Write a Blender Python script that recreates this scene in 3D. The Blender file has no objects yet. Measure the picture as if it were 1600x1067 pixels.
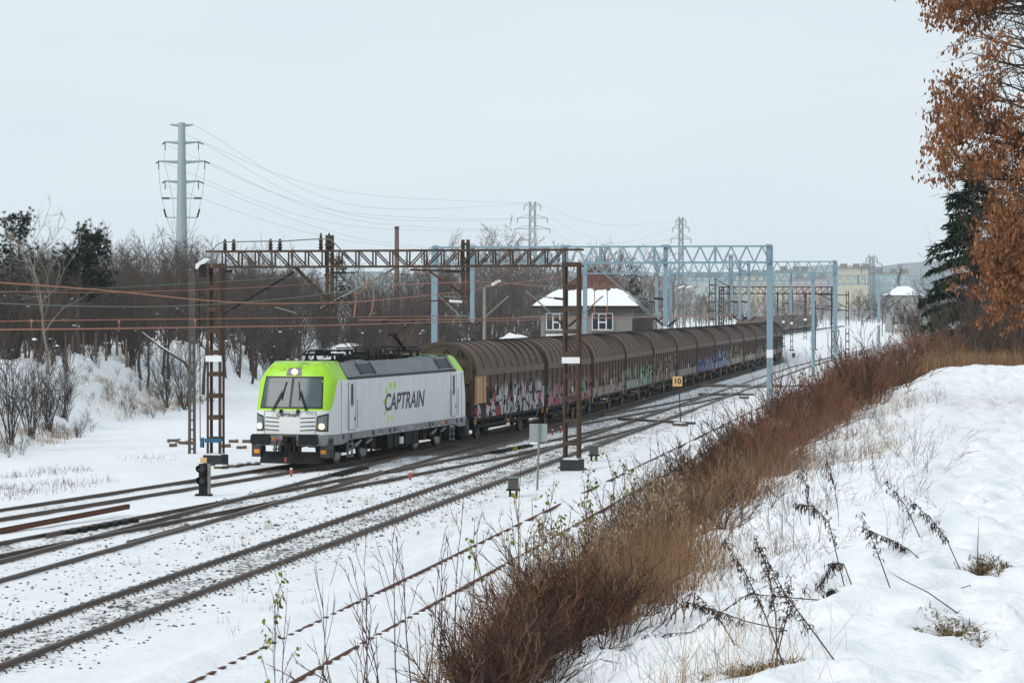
import bpy, math, random
import numpy as np
from mathutils import Vector, Matrix
SC = bpy.context.scene
COL = SC.collection
# ------------------------------------------------------------------ camera, sky, sun, exposure
CAMZ, FPX, YH = 5.65, 4100.0, 483.0
cam = bpy.data.cameras.new('camera'); cam.sensor_width = 36.0; cam.lens = FPX / 1600 * 36
cam.shift_y = -(533.5 - YH) / 1600.0
cam.clip_start = 0.5; cam.clip_end = 9000
camo = bpy.data.objects.new('camera', cam); COL.objects.link(camo)
camo.location = (0, 0, CAMZ); camo.rotation_euler = (math.radians(90), 0, 0)
SC.camera = camo
SUN_EL, SUN_AZ = math.radians(34), math.radians(228)      # azimuth clockwise from +Y
world = bpy.data.worlds.new('World'); SC.world = world; world.use_nodes = True
wn, wl = world.node_tree.nodes, world.node_tree.links
wn.clear()
wo = wn.new('ShaderNodeOutputWorld'); bg = wn.new('ShaderNodeBackground')
sky = wn.new('ShaderNodeTexSky'); sky.sky_type = 'NISHITA'; sky.sun_disc = False
sky.sun_elevation = SUN_EL; sky.sun_rotation = SUN_AZ; sky.dust_density = 4.0; sky.air_density = 1.0
sc_ = wn.new('ShaderNodeVectorMath'); sc_.operation = 'SCALE'; sc_.inputs[3].default_value = 0.9
wl.new(sky.outputs[0], sc_.inputs[0])
tc = wn.new('ShaderNodeTexCoord'); mp = wn.new('ShaderNodeMapping'); mp.inputs['Scale'].default_value = (2.2, 2.2, 11)
nz = wn.new('ShaderNodeTexNoise'); nz.inputs['Scale'].default_value = 1.6; nz.inputs['Detail'].default_value = 4; nz.inputs['Roughness'].default_value = .45
cr = wn.new('ShaderNodeValToRGB')
cr.color_ramp.elements[0].position = .3; cr.color_ramp.elements[0].color = (6.9, 7.75, 8.35, 1)
cr.color_ramp.elements[1].position = .72; cr.color_ramp.elements[1].color = (7.65, 8.4, 8.9, 1)
wl.new(tc.outputs['Generated'], mp.inputs[0]); wl.new(mp.outputs[0], nz.inputs['Vector']); wl.new(nz.outputs[0], cr.inputs[0])
mxs = wn.new('ShaderNodeMix'); mxs.data_type = 'RGBA'; mxs.inputs[0].default_value = .93      # a closed cloud deck over the clear sky
wl.new(sc_.outputs[0], mxs.inputs[6]); wl.new(cr.outputs[0], mxs.inputs[7])
wl.new(mxs.outputs[2], bg.inputs[0]); bg.inputs[1].default_value = 0.1
wl.new(bg.outputs[0], wo.inputs[0])
sl = bpy.data.lights.new('sun', 'SUN'); sl.energy = 1.35; sl.angle = math.radians(26); sl.color = (1, .965, .92)
so = bpy.data.objects.new('sun', sl); COL.objects.link(so)
sd = Vector((math.sin(SUN_AZ) * math.cos(SUN_EL), math.cos(SUN_AZ) * math.cos(SUN_EL), math.sin(SUN_EL)))
so.rotation_euler = sd.to_track_quat('Z', 'Y').to_euler(); so.location = (0, -50, 60)
SC.view_settings.view_transform = 'Standard'; SC.view_settings.look = 'None'
SC.view_settings.exposure = 0.12; SC.view_settings.gamma = 1.0; SC.view_settings.use_curve_mapping = False
SC.cycles.max_bounces = 6; SC.cycles.diffuse_bounces = 3; SC.cycles.glossy_bounces = 2
SC.cycles.transparent_max_bounces = 4; SC.cycles.volume_bounces = 2

# ------------------------------------------------------------------ helpers
M_ = 0.172                       # the tracks run at this slope to the view
TH = math.atan(M_)
def W(u, D, z=0.0): return Vector((u + M_ * D, D, z))
def px_ground(x, y, z=-0.12):    # survey helper: a point of the level ground
    D = (CAMZ - z) * FPX / (y - YH); return Vector(((x - 800) * D / FPX, D, z))
def px_at(x, y, D): return Vector(((x - 800) * D / FPX, D, CAMZ - (y - YH) * D / FPX))

class MB:
    def __init__(s): s.v = []; s.f = []; s.m = []; s.mi = 0
    def add(s, vs, fs):
        b = len(s.v); s.v.extend([tuple(p) for p in vs])
        for f in fs: s.f.append(tuple(i + b for i in f)); s.m.append(s.mi)
        return s
    def box(s, c, d, R=None):
        x, y, z = d[0] / 2, d[1] / 2, d[2] / 2
        vs = [Vector(p) for p in ((-x,-y,-z),(x,-y,-z),(x,y,-z),(-x,y,-z),(-x,-y,z),(x,-y,z),(x,y,z),(-x,y,z))]
        if R is not None: vs = [R @ p for p in vs]
        c = Vector(c)
        return s.add([p + c for p in vs], [(0,3,2,1),(4,5,6,7),(0,1,5,4),(1,2,6,5),(2,3,7,6),(3,0,4,7)])
    def b2(s, lo, hi):
        lo, hi = Vector(lo), Vector(hi); return s.box((lo + hi) / 2, hi - lo)
    def bar(s, p, q, w, h=None, up=(0, 0, 1)):
        p, q = Vector(p), Vector(q); h = h or w; d = q - p; L = d.length
        if L < 1e-6: return s
        d /= L; up = Vector(up)
        if abs(d.dot(up)) > .98: up = Vector((1, 0, 0)) if abs(d.x) < .9 else Vector((0, 1, 0))
        a = d.cross(up).normalized(); b = a.cross(d)
        return s.box((p + q) / 2, (w, L, h), Matrix((a, d, b)).transposed())
    def tube(s, pts, r, n=6, cap=True):
        pts = [Vector(p) for p in pts]; k = len(pts)
        rs = r if isinstance(r, (list, tuple)) else [r] * k
        b = len(s.v); prev = None
        for i, p in enumerate(pts):
            t = (pts[min(i + 1, k - 1)] - pts[max(i - 1, 0)]).normalized()
            if prev is None:
                prev = t.cross(Vector((0, 0, 1)))
                if prev.length < .05: prev = t.cross(Vector((1, 0, 0)))
            a = (prev - t * prev.dot(t)).normalized(); prev = a; c = t.cross(a)
            for j in range(n):
                g = 2 * math.pi * j / n
                s.v.append(tuple(p + (a * math.cos(g) + c * math.sin(g)) * rs[i]))
        for i in range(k - 1):
            for j in range(n):
                s.f.append((b + i * n + j, b + i * n + (j + 1) % n, b + (i + 1) * n + (j + 1) % n, b + (i + 1) * n + j)); s.m.append(s.mi)
        if cap:
            s.f.append(tuple(b + j for j in range(n))[::-1]); s.m.append(s.mi)
            s.f.append(tuple(b + (k - 1) * n + j for j in range(n))); s.m.append(s.mi)
        return s
    def disc(s, c, ax, r, t, n=16): 
        c, ax = Vector(c), Vector(ax).normalized(); return s.tube([c - ax * t / 2, c + ax * t / 2], r, n)
    def lathe(s, c, prof, n=10):      # prof: (r, z) up from c
        return s.tube([Vector(c) + Vector((0, 0, z)) for r, z in prof], [r for r, z in prof], n)
    def prism(s, poly, axis, a, b):   # poly of 2-tuples, extruded from a to b along axis 0/1/2
        def pt(p, t):
            q = list(p); q.insert(axis, t); return q
        n = len(poly)
        return s.add([pt(p, a) for p in poly] + [pt(p, b) for p in poly],
                     [tuple(range(n))[::-1], tuple(range(n, 2 * n))] + [(i, (i + 1) % n, n + (i + 1) % n, n + i) for i in range(n)])
    def grid(s, P):                   # P[i][j] points
        b = len(s.v); n, m = len(P), len(P[0])
        for r in P: s.v.extend([tuple(p) for p in r])
        for i in range(n - 1):
            for j in range(m - 1):
                s.f.append((b + i * m + j, b + i * m + j + 1, b + (i + 1) * m + j + 1, b + (i + 1) * m + j)); s.m.append(s.mi)
        return s
    def build(s, name, mat, parent=None, world=False, smooth=False):
        me = bpy.data.meshes.new(name)
        v = s.v
        if world and parent is not None:
            inv = (Matrix.Translation(parent.location) @ Matrix.Rotation(parent.rotation_euler[2], 4, 'Z')).inverted()
            v = [tuple(inv @ Vector(p)) for p in v]
        me.from_pydata(v, [], s.f)
        for m in (mat if isinstance(mat, (list, tuple)) else [mat]): me.materials.append(m)
        if isinstance(mat, (list, tuple)): me.polygons.foreach_set('material_index', s.m)
        if smooth: me.polygons.foreach_set('use_smooth', [True] * len(s.f))
        me.update()
        return put(name, me, parent)
def put(name, me, parent=None):
    o = bpy.data.objects.new(name, me); COL.objects.link(o)
    if parent is not None: o.parent = parent
    return o
def arr_mesh(name, V, F, mats, midx=None, smooth=False):
    V = np.asarray(V, dtype=np.float32); F = np.asarray(F, dtype=np.int32); k = F.shape[1]
    me = bpy.data.meshes.new(name); me.vertices.add(len(V)); me.vertices.foreach_set('co', V.ravel())
    me.loops.add(F.size); me.loops.foreach_set('vertex_index', F.ravel())
    me.polygons.add(len(F)); me.polygons.foreach_set('loop_start', np.arange(0, F.size, k, dtype=np.int32))
    try: me.polygons.foreach_set('loop_total', np.full(len(F), k, dtype=np.int32))
    except Exception: pass
    for m in mats: me.materials.append(m)
    if midx is not None: me.polygons.foreach_set('material_index', np.asarray(midx, dtype=np.int32))
    me.polygons.foreach_set('use_smooth', np.full(len(F), bool(smooth)))
    me.update(calc_edges=True); me.validate(); return me
def tag(o, label, cat=None, group=None, kind=None):
    if label: o['label'] = label
    if cat: o['category'] = cat
    if group: o['group'] = group
    if kind: o['kind'] = kind
    return o
def thing(name, label, cat, loc=(0, 0, 0), rz=0.0, group=None):
    o = bpy.data.objects.new(name, None); COL.objects.link(o); o.empty_display_size = .2
    o.location = loc; o.rotation_euler = (0, 0, rz)
    return tag(o, label, cat, group)
def dup(o, parent=None, kids=True):
    c = o.copy(); COL.objects.link(c); c.parent = parent
    if kids:
        for ch in o.children: dup(ch, c)
    return c
def put_copy(src, parent, loc=(0, 0, 0), rot=(0, 0, 0)):
    c = src.copy(); COL.objects.link(c); c.parent = parent; c.location = loc; c.rotation_euler = rot; return c

# ------------------------------------------------------------------ materials
def mat(name, col, rough=.7, metal=0.0, noise=None, spec=.4, emit=None, bump=0.0, bscale=30):
    """noise=(scale, amount, second colour): blotchy wear between two colours"""
    m = bpy.data.materials.new(name); m.use_nodes = True
    n, l = m.node_tree.nodes, m.node_tree.links; b = n['Principled BSDF']
    b.inputs['Base Color'].default_value = (*col, 1); b.inputs['Roughness'].default_value = rough
    b.inputs['Metallic'].default_value = metal; b.inputs['Specular IOR Level'].default_value = spec if rough < .58 else min(spec, .12)
    t = n.new('ShaderNodeTexCoord')
    if noise:
        x = n.new('ShaderNodeTexNoise'); x.inputs['Scale'].default_value = noise[0]; x.inputs['Detail'].default_value = 5; x.inputs['Roughness'].default_value = .65
        r = n.new('ShaderNodeValToRGB'); e = r.color_ramp.elements
        e[0].position = .5 - .22; e[0].color = (*col, 1); e[1].position = .5 + .22; e[1].color = (*noise[2], 1)
        mx = n.new('ShaderNodeMix'); mx.data_type = 'RGBA'; mx.inputs[0].default_value = noise[1]
        mx.inputs[6].default_value = (*col, 1)
        l.new(t.outputs['Object'], x.inputs['Vector']); l.new(x.outputs[0], r.inputs[0]); l.new(r.outputs[0], mx.inputs[7]); l.new(mx.outputs[2], b.inputs['Base Color'])
    if bump:
        x = n.new('ShaderNodeTexNoise'); x.inputs['Scale'].default_value = bscale; x.inputs['Detail'].default_value = 4
        bp = n.new('ShaderNodeBump'); bp.inputs['Strength'].default_value = bump; bp.inputs['Distance'].default_value = .02
        l.new(t.outputs['Object'], x.inputs['Vector']); l.new(x.outputs[0], bp.inputs['Height']); l.new(bp.outputs[0], b.inputs['Normal'])
    if emit: b.inputs['Emission Color'].default_value = (*emit[:3], 1); b.inputs['Emission Strength'].default_value = emit[3]
    return m
def island_mat(name, cols, rough=.85, spec=.06, nscale=.6):
    """each loose leaf, blade or twig takes its own tone"""
    m = bpy.data.materials.new(name); m.use_nodes = True
    n, l = m.node_tree.nodes, m.node_tree.links; b = n['Principled BSDF']
    b.inputs['Roughness'].default_value = rough; b.inputs['Specular IOR Level'].default_value = spec
    g = n.new('ShaderNodeNewGeometry'); x = n.new('ShaderNodeTexNoise'); x.inputs['Scale'].default_value = nscale; x.inputs['Detail'].default_value = 2
    l.new(g.outputs['Position'], x.inputs['Vector'])
    a = n.new('ShaderNodeMath'); a.operation = 'MULTIPLY_ADD'; a.inputs[1].default_value = .5
    a2 = n.new('ShaderNodeMath'); a2.operation = 'MULTIPLY_ADD'; a2.inputs[1].default_value = 1.3; a2.inputs[2].default_value = -.4
    l.new(x.outputs[0], a2.inputs[0]); l.new(g.outputs['Random Per Island'], a.inputs[0]); 
    a3 = n.new('ShaderNodeMath'); a3.operation = 'MULTIPLY'; a3.inputs[1].default_value = .6
    l.new(a2.outputs[0], a3.inputs[0]); l.new(a3.outputs[0], a.inputs[2])
    r = n.new('ShaderNodeValToRGB'); e = r.color_ramp.elements
    while len(e) < len(cols): e.new(.5)
    for i, c in enumerate(cols): e[i].position = i / (len(cols) - 1); e[i].color = (*c, 1)
    l.new(a.outputs[0], r.inputs[0]); l.new(r.outputs[0], b.inputs['Base Color'])
    return m
MT = dict(
    rail=mat('rail steel', (.075, .058, .047), .5, .3, (9, .6, (.16, .10, .065))),
    railtop=mat('rail head', (.10, .09, .085), .38, .6, (6, .5, (.05, .042, .036))),
    railrust=mat('rusty rail', (.13, .06, .035), .8, 0, (7, .7, (.07, .04, .03))),
    rust=mat('rusted gantry steel', (.052, .043, .035), .8, .0, (3.2, .85, (.105, .06, .036)), bump=.3),
    blue=mat('pale blue grey paint', (.20, .305, .365), .5, 0, (1.5, .5, (.25, .345, .395))),
    bluew=mat('blue band paint', (.035, .12, .22), .6),
    white=mat('white paint', (.78, .80, .81), .5, 0, (2, .3, (.62, .64, .65))),
    dark=mat('black steel', (.013, .013, .014), .6, 0, (5, .6, (.03, .027, .024))),
    under=mat('grimy running gear', (.022, .02, .018), .75, 0, (6, .7, (.055, .045, .038))),
    wheel=mat('wheel steel', (.09, .08, .075), .45, .5, (8, .6, (.04, .035, .03))),
    tread=mat('wheel tread', (.42, .42, .42), .3, .8),
    concrete=mat('concrete', (.30, .28, .25), .9, 0, (2.2, .8, (.21, .19, .17)), bump=.3),
    tar=mat('tarred block', (.03, .033, .04), .75, 0, (6, .6, (.06, .06, .065))),
    wood=mat('old timber', (.10, .07, .05), .9, 0, (9, .8, (.17, .13, .10)), bump=.4),
    sleeper=mat('sleeper timber', (.055, .047, .042), .9, 0, (8, .8, (.12, .11, .10))),
    snowcap=mat('lying snow', (.86, .88, .90), .6, 0, (3, .5, (.80, .83, .86)), bump=.3, bscale=8),
    lamp=mat('lamp housing', (.75, .77, .78), .4),
    orange=mat('orange marker', (.85, .30, .02), .5),
    red=mat('red paint', (.45, .05, .03), .5, 0, (8, .5, (.6, .2, .1))),
    yellow=mat('yellowed sign plate', (.72, .47, .20), .5, 0, (9, .5, (.60, .36, .14))),
    signgrey=mat('sign back', (.33, .37, .37), .45, .3, (4, .6, (.27, .30, .30))),
    black=mat('black print', (.012, .012, .013), .5),
    copper=mat('copper wire', (.42, .17, .11), .6, .2, (1, .6, (.36, .20, .15))),
    wireg=mat('weathered wire', (.16, .20, .165), .6, .2),
    wired=mat('dark wire', (.045, .042, .042), .6),
    wirefar=mat('aluminium line', (.25, .29, .31), .6, .2),
    insul=mat('brown insulator', (.035, .02, .016), .35),
    tubeg=mat('grey tube', (.22, .25, .24), .55, .2, (4, .6, (.12, .13, .12))),
    galv=mat('galvanised steel', (.33, .39, .40), .5, .2, (.8, .5, (.27, .32, .33))),
    lattice=mat('pylon steel', (.16, .19, .20), .7),
    bark=island_mat('dark bare wood', [(.042, .036, .033), (.078, .066, .059), (.13, .11, .098)], nscale=.12),
    barkbrown=island_mat('brown bare wood', [(.05, .04, .034), (.095, .075, .064), (.155, .125, .106)], nscale=.15),
    barkgrey=island_mat('grey bare wood', [(.13, .115, .10), (.21, .19, .165), (.28, .25, .22)], nscale=.4),
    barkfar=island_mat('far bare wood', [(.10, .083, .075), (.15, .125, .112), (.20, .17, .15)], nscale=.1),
    barkred=island_mat('red brown wood', [(.11, .05, .035), (.17, .075, .05), (.22, .11, .075)], nscale=.2),
    brush=island_mat('brushwood twigs', [(.05, .03, .024), (.15, .066, .046), (.21, .105, .07), (.13, .08, .058), (.30, .19, .125)], nscale=.5),
    brushdark=island_mat('dark brushwood twigs', [(.035, .024, .02), (.075, .045, .034), (.13, .08, .058)], nscale=.5),
    brushtan=island_mat('tan brushwood twigs', [(.11, .065, .042), (.22, .14, .088), (.33, .23, .15)], nscale=.5),
    stem=island_mat('sapling bark', [(.07, .05, .05), (.11, .075, .065), (.16, .11, .09)]),
    weed=island_mat('dead weed', [(.035, .024, .02), (.07, .045, .035), (.14, .09, .06)]),
    grass=island_mat('dry grass', [(.11, .06, .036), (.21, .12, .065), (.32, .21, .12), (.17, .09, .05)], nscale=.8),
    pale=island_mat('pale dry grass', [(.25, .17, .10), (.42, .31, .20), (.34, .22, .12)], nscale=.7),
    leafbrown=island_mat('withered leaf', [(.095, .038, .02), (.21, .092, .044), (.36, .175, .09), (.17, .07, .032)], nscale=.7),
    leafgreen=island_mat('late green leaf', [(.10, .13, .02), (.22, .24, .035), (.34, .30, .06)], nscale=2),
    needle=island_mat('spruce needle', [(.008, .018, .011), (.022, .040, .023), (.045, .062, .034)], nscale=.7),
    pine=island_mat('pine needle', [(.012, .022, .014), (.028, .042, .026), (.05, .062, .038)], nscale=.3),
    straw=mat('moss and straw', (.13, .09, .04), .95, 0, (14, .8, (.08, .055, .02)), bump=.8, bscale=40),
)
# ------------------------------------------------------------------ terrain
def _h(ix, iy, s):
    n = (ix.astype(np.int64) * 374761393 + iy.astype(np.int64) * 668265263 + s * 144269504) & 0x7fffffff
    n = ((n ^ (n >> 13)) * 1274126177) & 0x7fffffff
    return ((n ^ (n >> 16)) & 0xffff) / 65535.0
def vn(x, y, s=0):
    x = np.asarray(x, dtype=np.float64); y = np.asarray(y, dtype=np.float64)
    ix, iy = np.floor(x), np.floor(y); fx, fy = x - ix, y - iy
    fx = fx * fx * (3 - 2 * fx); fy = fy * fy * (3 - 2 * fy)
    a, b, c, d = _h(ix, iy, s), _h(ix + 1, iy, s), _h(ix, iy + 1, s), _h(ix + 1, iy + 1, s)
    return (a * (1 - fx) + b * fx) * (1 - fy) + (c * (1 - fx) + d * fx) * fy
def fbm(x, y, s=0, o=4):
    t = 0; a = .5
    for i in range(o): t = t + a * vn(x * 2 ** i, y * 2 ** i, s + i * 17); a *= .5
    return t
def ss(a, b, x):
    t = np.clip((np.asarray(x, dtype=np.float64) - a) / (b - a), 0, 1); return t * t * (3 - 2 * t)
PC = -21.0
TRK = dict(   # centre line offset u against depth D
    T1=([50, 64, 74, 85, 96, 108, 118, 128, 138], [-29.5, -27.8, -26.55, -25.1, -23.8, -22.55, -21.6, -21.12, -21.0]),
    P=([30, 285, 330, 380, 430, 480, 540, 620, 740, 900], [PC, PC, -24.5, -30.5, -36, -39.8, -41.5, -42.2, -41.6, -40]),
    T3=([30, 260, 330, 420, 560, 800], [-16.15, -16.15, -14.5, -10, -2, 12]),
    T4=([30, 150, 210, 300], [-10.95, -10.95, -9.8, -5]),
    Q=([45, 64, 75, 86, 96, 106.5, 114, 121, 128, 136], [-24.7, -22.7, -21.45, -20.2, -19.05, -17.9, -17.1, -16.55, -16.25, -16.15]),
    R=([104, 112, 120, 130, 140, 150, 160, 170, 180], [-21.0, -20.85, -20.45, -19.75, -18.85, -17.85, -17.0, -16.4, -16.15]))
def _smooth(xs, ys, n):
    D = np.linspace(xs[0], xs[-1], n); y = np.interp(D, xs, ys)
    k = max(1, int(n * 5 / max(xs[-1] - xs[0], 1)))
    if k > 1:
        p = np.pad(y, k, mode='reflect', reflect_type='odd'); y = np.convolve(p, np.ones(2 * k + 1) / (2 * k + 1), mode='valid')
    return D, y
TRS = {k: _smooth(v[0], v[1], 900) for k, v in TRK.items()}
def cu(t, D): return np.interp(D, *TRS[t])
def gz(X, D):
    X = np.asarray(X, dtype=np.float64); D = np.asarray(D, dtype=np.float64); u = X - M_ * D
    z = -.115 + .05 * (fbm(X * .5, D * .35, 3) - .47) + .05 * (fbm(X * 1.7, D * 1.7, 5) - .47)
    # the buried track: snow ridges over its sleepers
    d4 = np.abs(u - cu('T4', D)); near4 = 1 - ss(1.2, 2.2, d4)
    z = z * (1 - near4 * .8) + near4 * (-.012 + .04 * np.sin(2 * np.pi * D * 1.0147 / .62) * (1 - ss(.5, 1.2, np.abs(d4 - .73))) + .05 * (vn(u * .6, D * .22, 8) - .5))
    z = z + .16 * ss(-13.2, -12.2, u) * (1 - ss(-12.2, -11.8, u)) * vn(u * .5, D * .12, 9)
    # embankment on the right
    end = 1 - ss(170, 260, D)
    e = 3.7 * ss(-8.4, -2.0, u) * .55 + 3.7 * np.clip((u + 8.2) / 5.8, 0, 1) * .45
    e = e + .44 * ss(-2.5, -.5, u) + .5 * ss(1.9, 3.6, u) * vn(u * .3, D * .1, 4) - .05 * ss(-.5, 0, u) * (1 - ss(1.3, 1.9, u))
    rough = ss(-8, -4, u) * (1 - .85 * ss(-1.2, -.1, u) * (1 - ss(1.6, 2.4, u)))
    e = e + rough * (.34 * (fbm(X * .9, D * .55, 11) - .47) + .24 * (fbm(X * 2.2, D * 1.5, 12) - .47) + .07 * (fbm(X * 8, D * 6, 14, 2) - .37))
    tread = ss(-.3, .1, u) * (1 - ss(1.2, 1.7, u))
    e = e + tread * (.13 * (fbm(X * 3.6, D * 1.5, 13, 3) - .47) - .07 * ss(.62, .75, vn(X * 5.5, D * 2.2, 15))) + ss(.5, 2, -np.abs(D - 62) / 6 + 2) * .42 * ss(-1.5, .3, u) * vn(X * .4, D * .3, 6)
    z = z + e * end
    # bank on the left
    toe = -18.9 - 1.6 * (vn(D * .06, D * 0, 21) - .5) + .012 * (D - 130)
    b = 3.2 * ss(0, 6.5, toe - X) * (.82 + .36 * vn(X * .1, D * .05, 22)) * ss(70, 105, D)
    b = b + ss(.5, 3, toe - X) * (1.0 * (fbm(X * .6, D * .35, 23) - .47) + .55 * (fbm(X * 1.5, D * .8, 24) - .47)) + .10 * ss(-27.5, -29.5, u) * (fbm(X * 1.3, D * .7, 25) - .3)
    z = z + b
    for (mx, md, h, rx, rd) in ((-14.5, 240, 2.3, 5, 10), (1.2, 256, 2.3, 4.6, 9), (-3.2, 252, 2.0, 4.0, 8), (-30, 300, 3, 20, 40), (12, 520, 2, 26, 60)):
        z = z + h * np.exp(-((X - mx) / rx) ** 2 - ((D - md) / rd) ** 2) * (.7 + .6 * fbm(X * .5, D * .3, 31))
    z = z + 9 * ss(900, 1900, D)
    return z
GRID = {}
def gz1(X, D):
    us, Ds, Z = GRID['g']; u = X - M_ * D; i = min(max(int(np.searchsorted(us, u)) - 1, 0), len(us) - 2); j = min(max(int(np.searchsorted(Ds, D)) - 1, 0), len(Ds) - 2)
    a = min(max((u - us[i]) / (us[i + 1] - us[i]), 0), 1); b = min(max((D - Ds[j]) / (Ds[j + 1] - Ds[j]), 0), 1)
    return float((Z[j, i] * (1 - a) + Z[j, i + 1] * a) * (1 - b) + (Z[j + 1, i] * (1 - a) + Z[j + 1, i + 1] * a) * b)
def on_ground(X, D, dz=0): return Vector((X, D, gz1(X, D) + dz))

def make_ground():
    Ds = list(np.arange(3, 9.5, .25)) + list(np.arange(9.5, 25, .09))
    while Ds[-1] < 2500:
        d = Ds[-1]; Ds.append(d + min(max(.11, d * .0075), 60 + d * .01) if d < 40 else d + max(.28, (d - 40) * .016))
    us = np.concatenate([-np.geomspace(900, 62.6, 50), np.arange(-62, -39.5, .55), np.arange(-39.5, -9, .34), np.arange(-9, -3.2, .12), np.arange(-3.2, 2.6, .07), np.arange(2.6, 3, .2), np.arange(3, 12, .4), np.geomspace(12.5, 900, 40)])
    Ds = np.array(Ds); U, D = np.meshgrid(us, Ds); X = U + M_ * D
    Z = gz(X, D)
    rg = np.random.default_rng(3)      # a trodden path: footprints, and dents in the shoulder
    for i in range(330):
        fd = 10 + 50 * rg.random() ** 1.7; fu = rg.normal(.85, .42) if i % 3 else rg.uniform(-2.2, .2); a = rg.uniform(.12, .2); dep = rg.uniform(.035, .085)
        r0, r1 = np.searchsorted(Ds, fd - .8), np.searchsorted(Ds, fd + .8); c0, c1 = np.searchsorted(us, fu - .5), np.searchsorted(us, fu + .5)
        q = ((U[r0:r1, c0:c1] - fu) / a) ** 2 + ((D[r0:r1, c0:c1] - fd) / (a * 1.9)) ** 2
        Z[r0:r1, c0:c1] += dep * (-np.exp(-q * 1.6) + .55 * np.exp(-(np.sqrt(q) - 1.35) ** 2 * 6))
    GRID['g'] = (us, Ds, Z)
    n, m = U.shape
    V = np.stack([X, D, Z], -1).reshape(-1, 3)
    i = np.arange(n * m).reshape(n, m)
    F = np.stack([i[:-1, :-1], i[:-1, 1:], i[1:, 1:], i[1:, :-1]], -1).reshape(-1, 4)
    # where ballast shows through the snow
    dirt = np.zeros_like(U)
    def band(t, half, amt, d0, d1, soft=.5):
        c = cu(t, D); return amt * (1 - ss(half, half + soft, np.abs(U - c))) * ss(d0 - 6, d0, D) * (1 - ss(d1, d1 + 14, D))
    dirt = np.maximum(dirt, band('T3', 1.0, .15, 35, 400, .7)); dirt = np.maximum(dirt, band('T3', .30, .24, 35, 130, .45))
    dirt = np.maximum(dirt, band('Q', .95, .21, 62, 140)); dirt = np.maximum(dirt, band('P', 1.0, .21, 70, 112)); dirt = np.maximum(dirt, band('P', 1.5, .46, 106, 900))
    dirt = np.maximum(dirt, band('R', 1.1, .25, 104, 180)); dirt = np.maximum(dirt, band('T1', .9, .14, 60, 90)); dirt = np.maximum(dirt, band('T1', 1.1, .5, 95, 140))
    dirt = np.maximum(dirt, .20 * ss(-19.5, -18, U) * (1 - ss(-14.6, -13.4, U)) * ss(70, 92, D) * (1 - ss(220, 260, D)))
    dirt = np.maximum(dirt, .10 * ss(-23, -21, U) * (1 - ss(-12.8, -12, U)) * ss(40, 60, D))
    dirt = np.maximum(dirt, .75 * np.exp(-((D - 197 + .3 * (X - 14)) / 2.2) ** 2) * ss(-20.0, -19, U) * (1 - ss(-5, -3, U)))
    dirt = np.maximum(dirt, .5 * ss(-4.2, -7, U) * 0 + .34 * ss(-7.8, -6, U) * (1 - ss(-3.2, -2.2, U)) * (1 - ss(200, 240, D)))
    dirt = np.maximum(dirt, .3 * ss(900, 1200, D))
    me = arr_mesh('ground', V, F, [ground_mat()], smooth=True)
    at = me.attributes.new('bare', 'FLOAT', 'POINT'); at.data.foreach_set('value', dirt.ravel().astype(np.float32))
    o = put('ground', me); o['kind'] = 'structure'; return o
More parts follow.
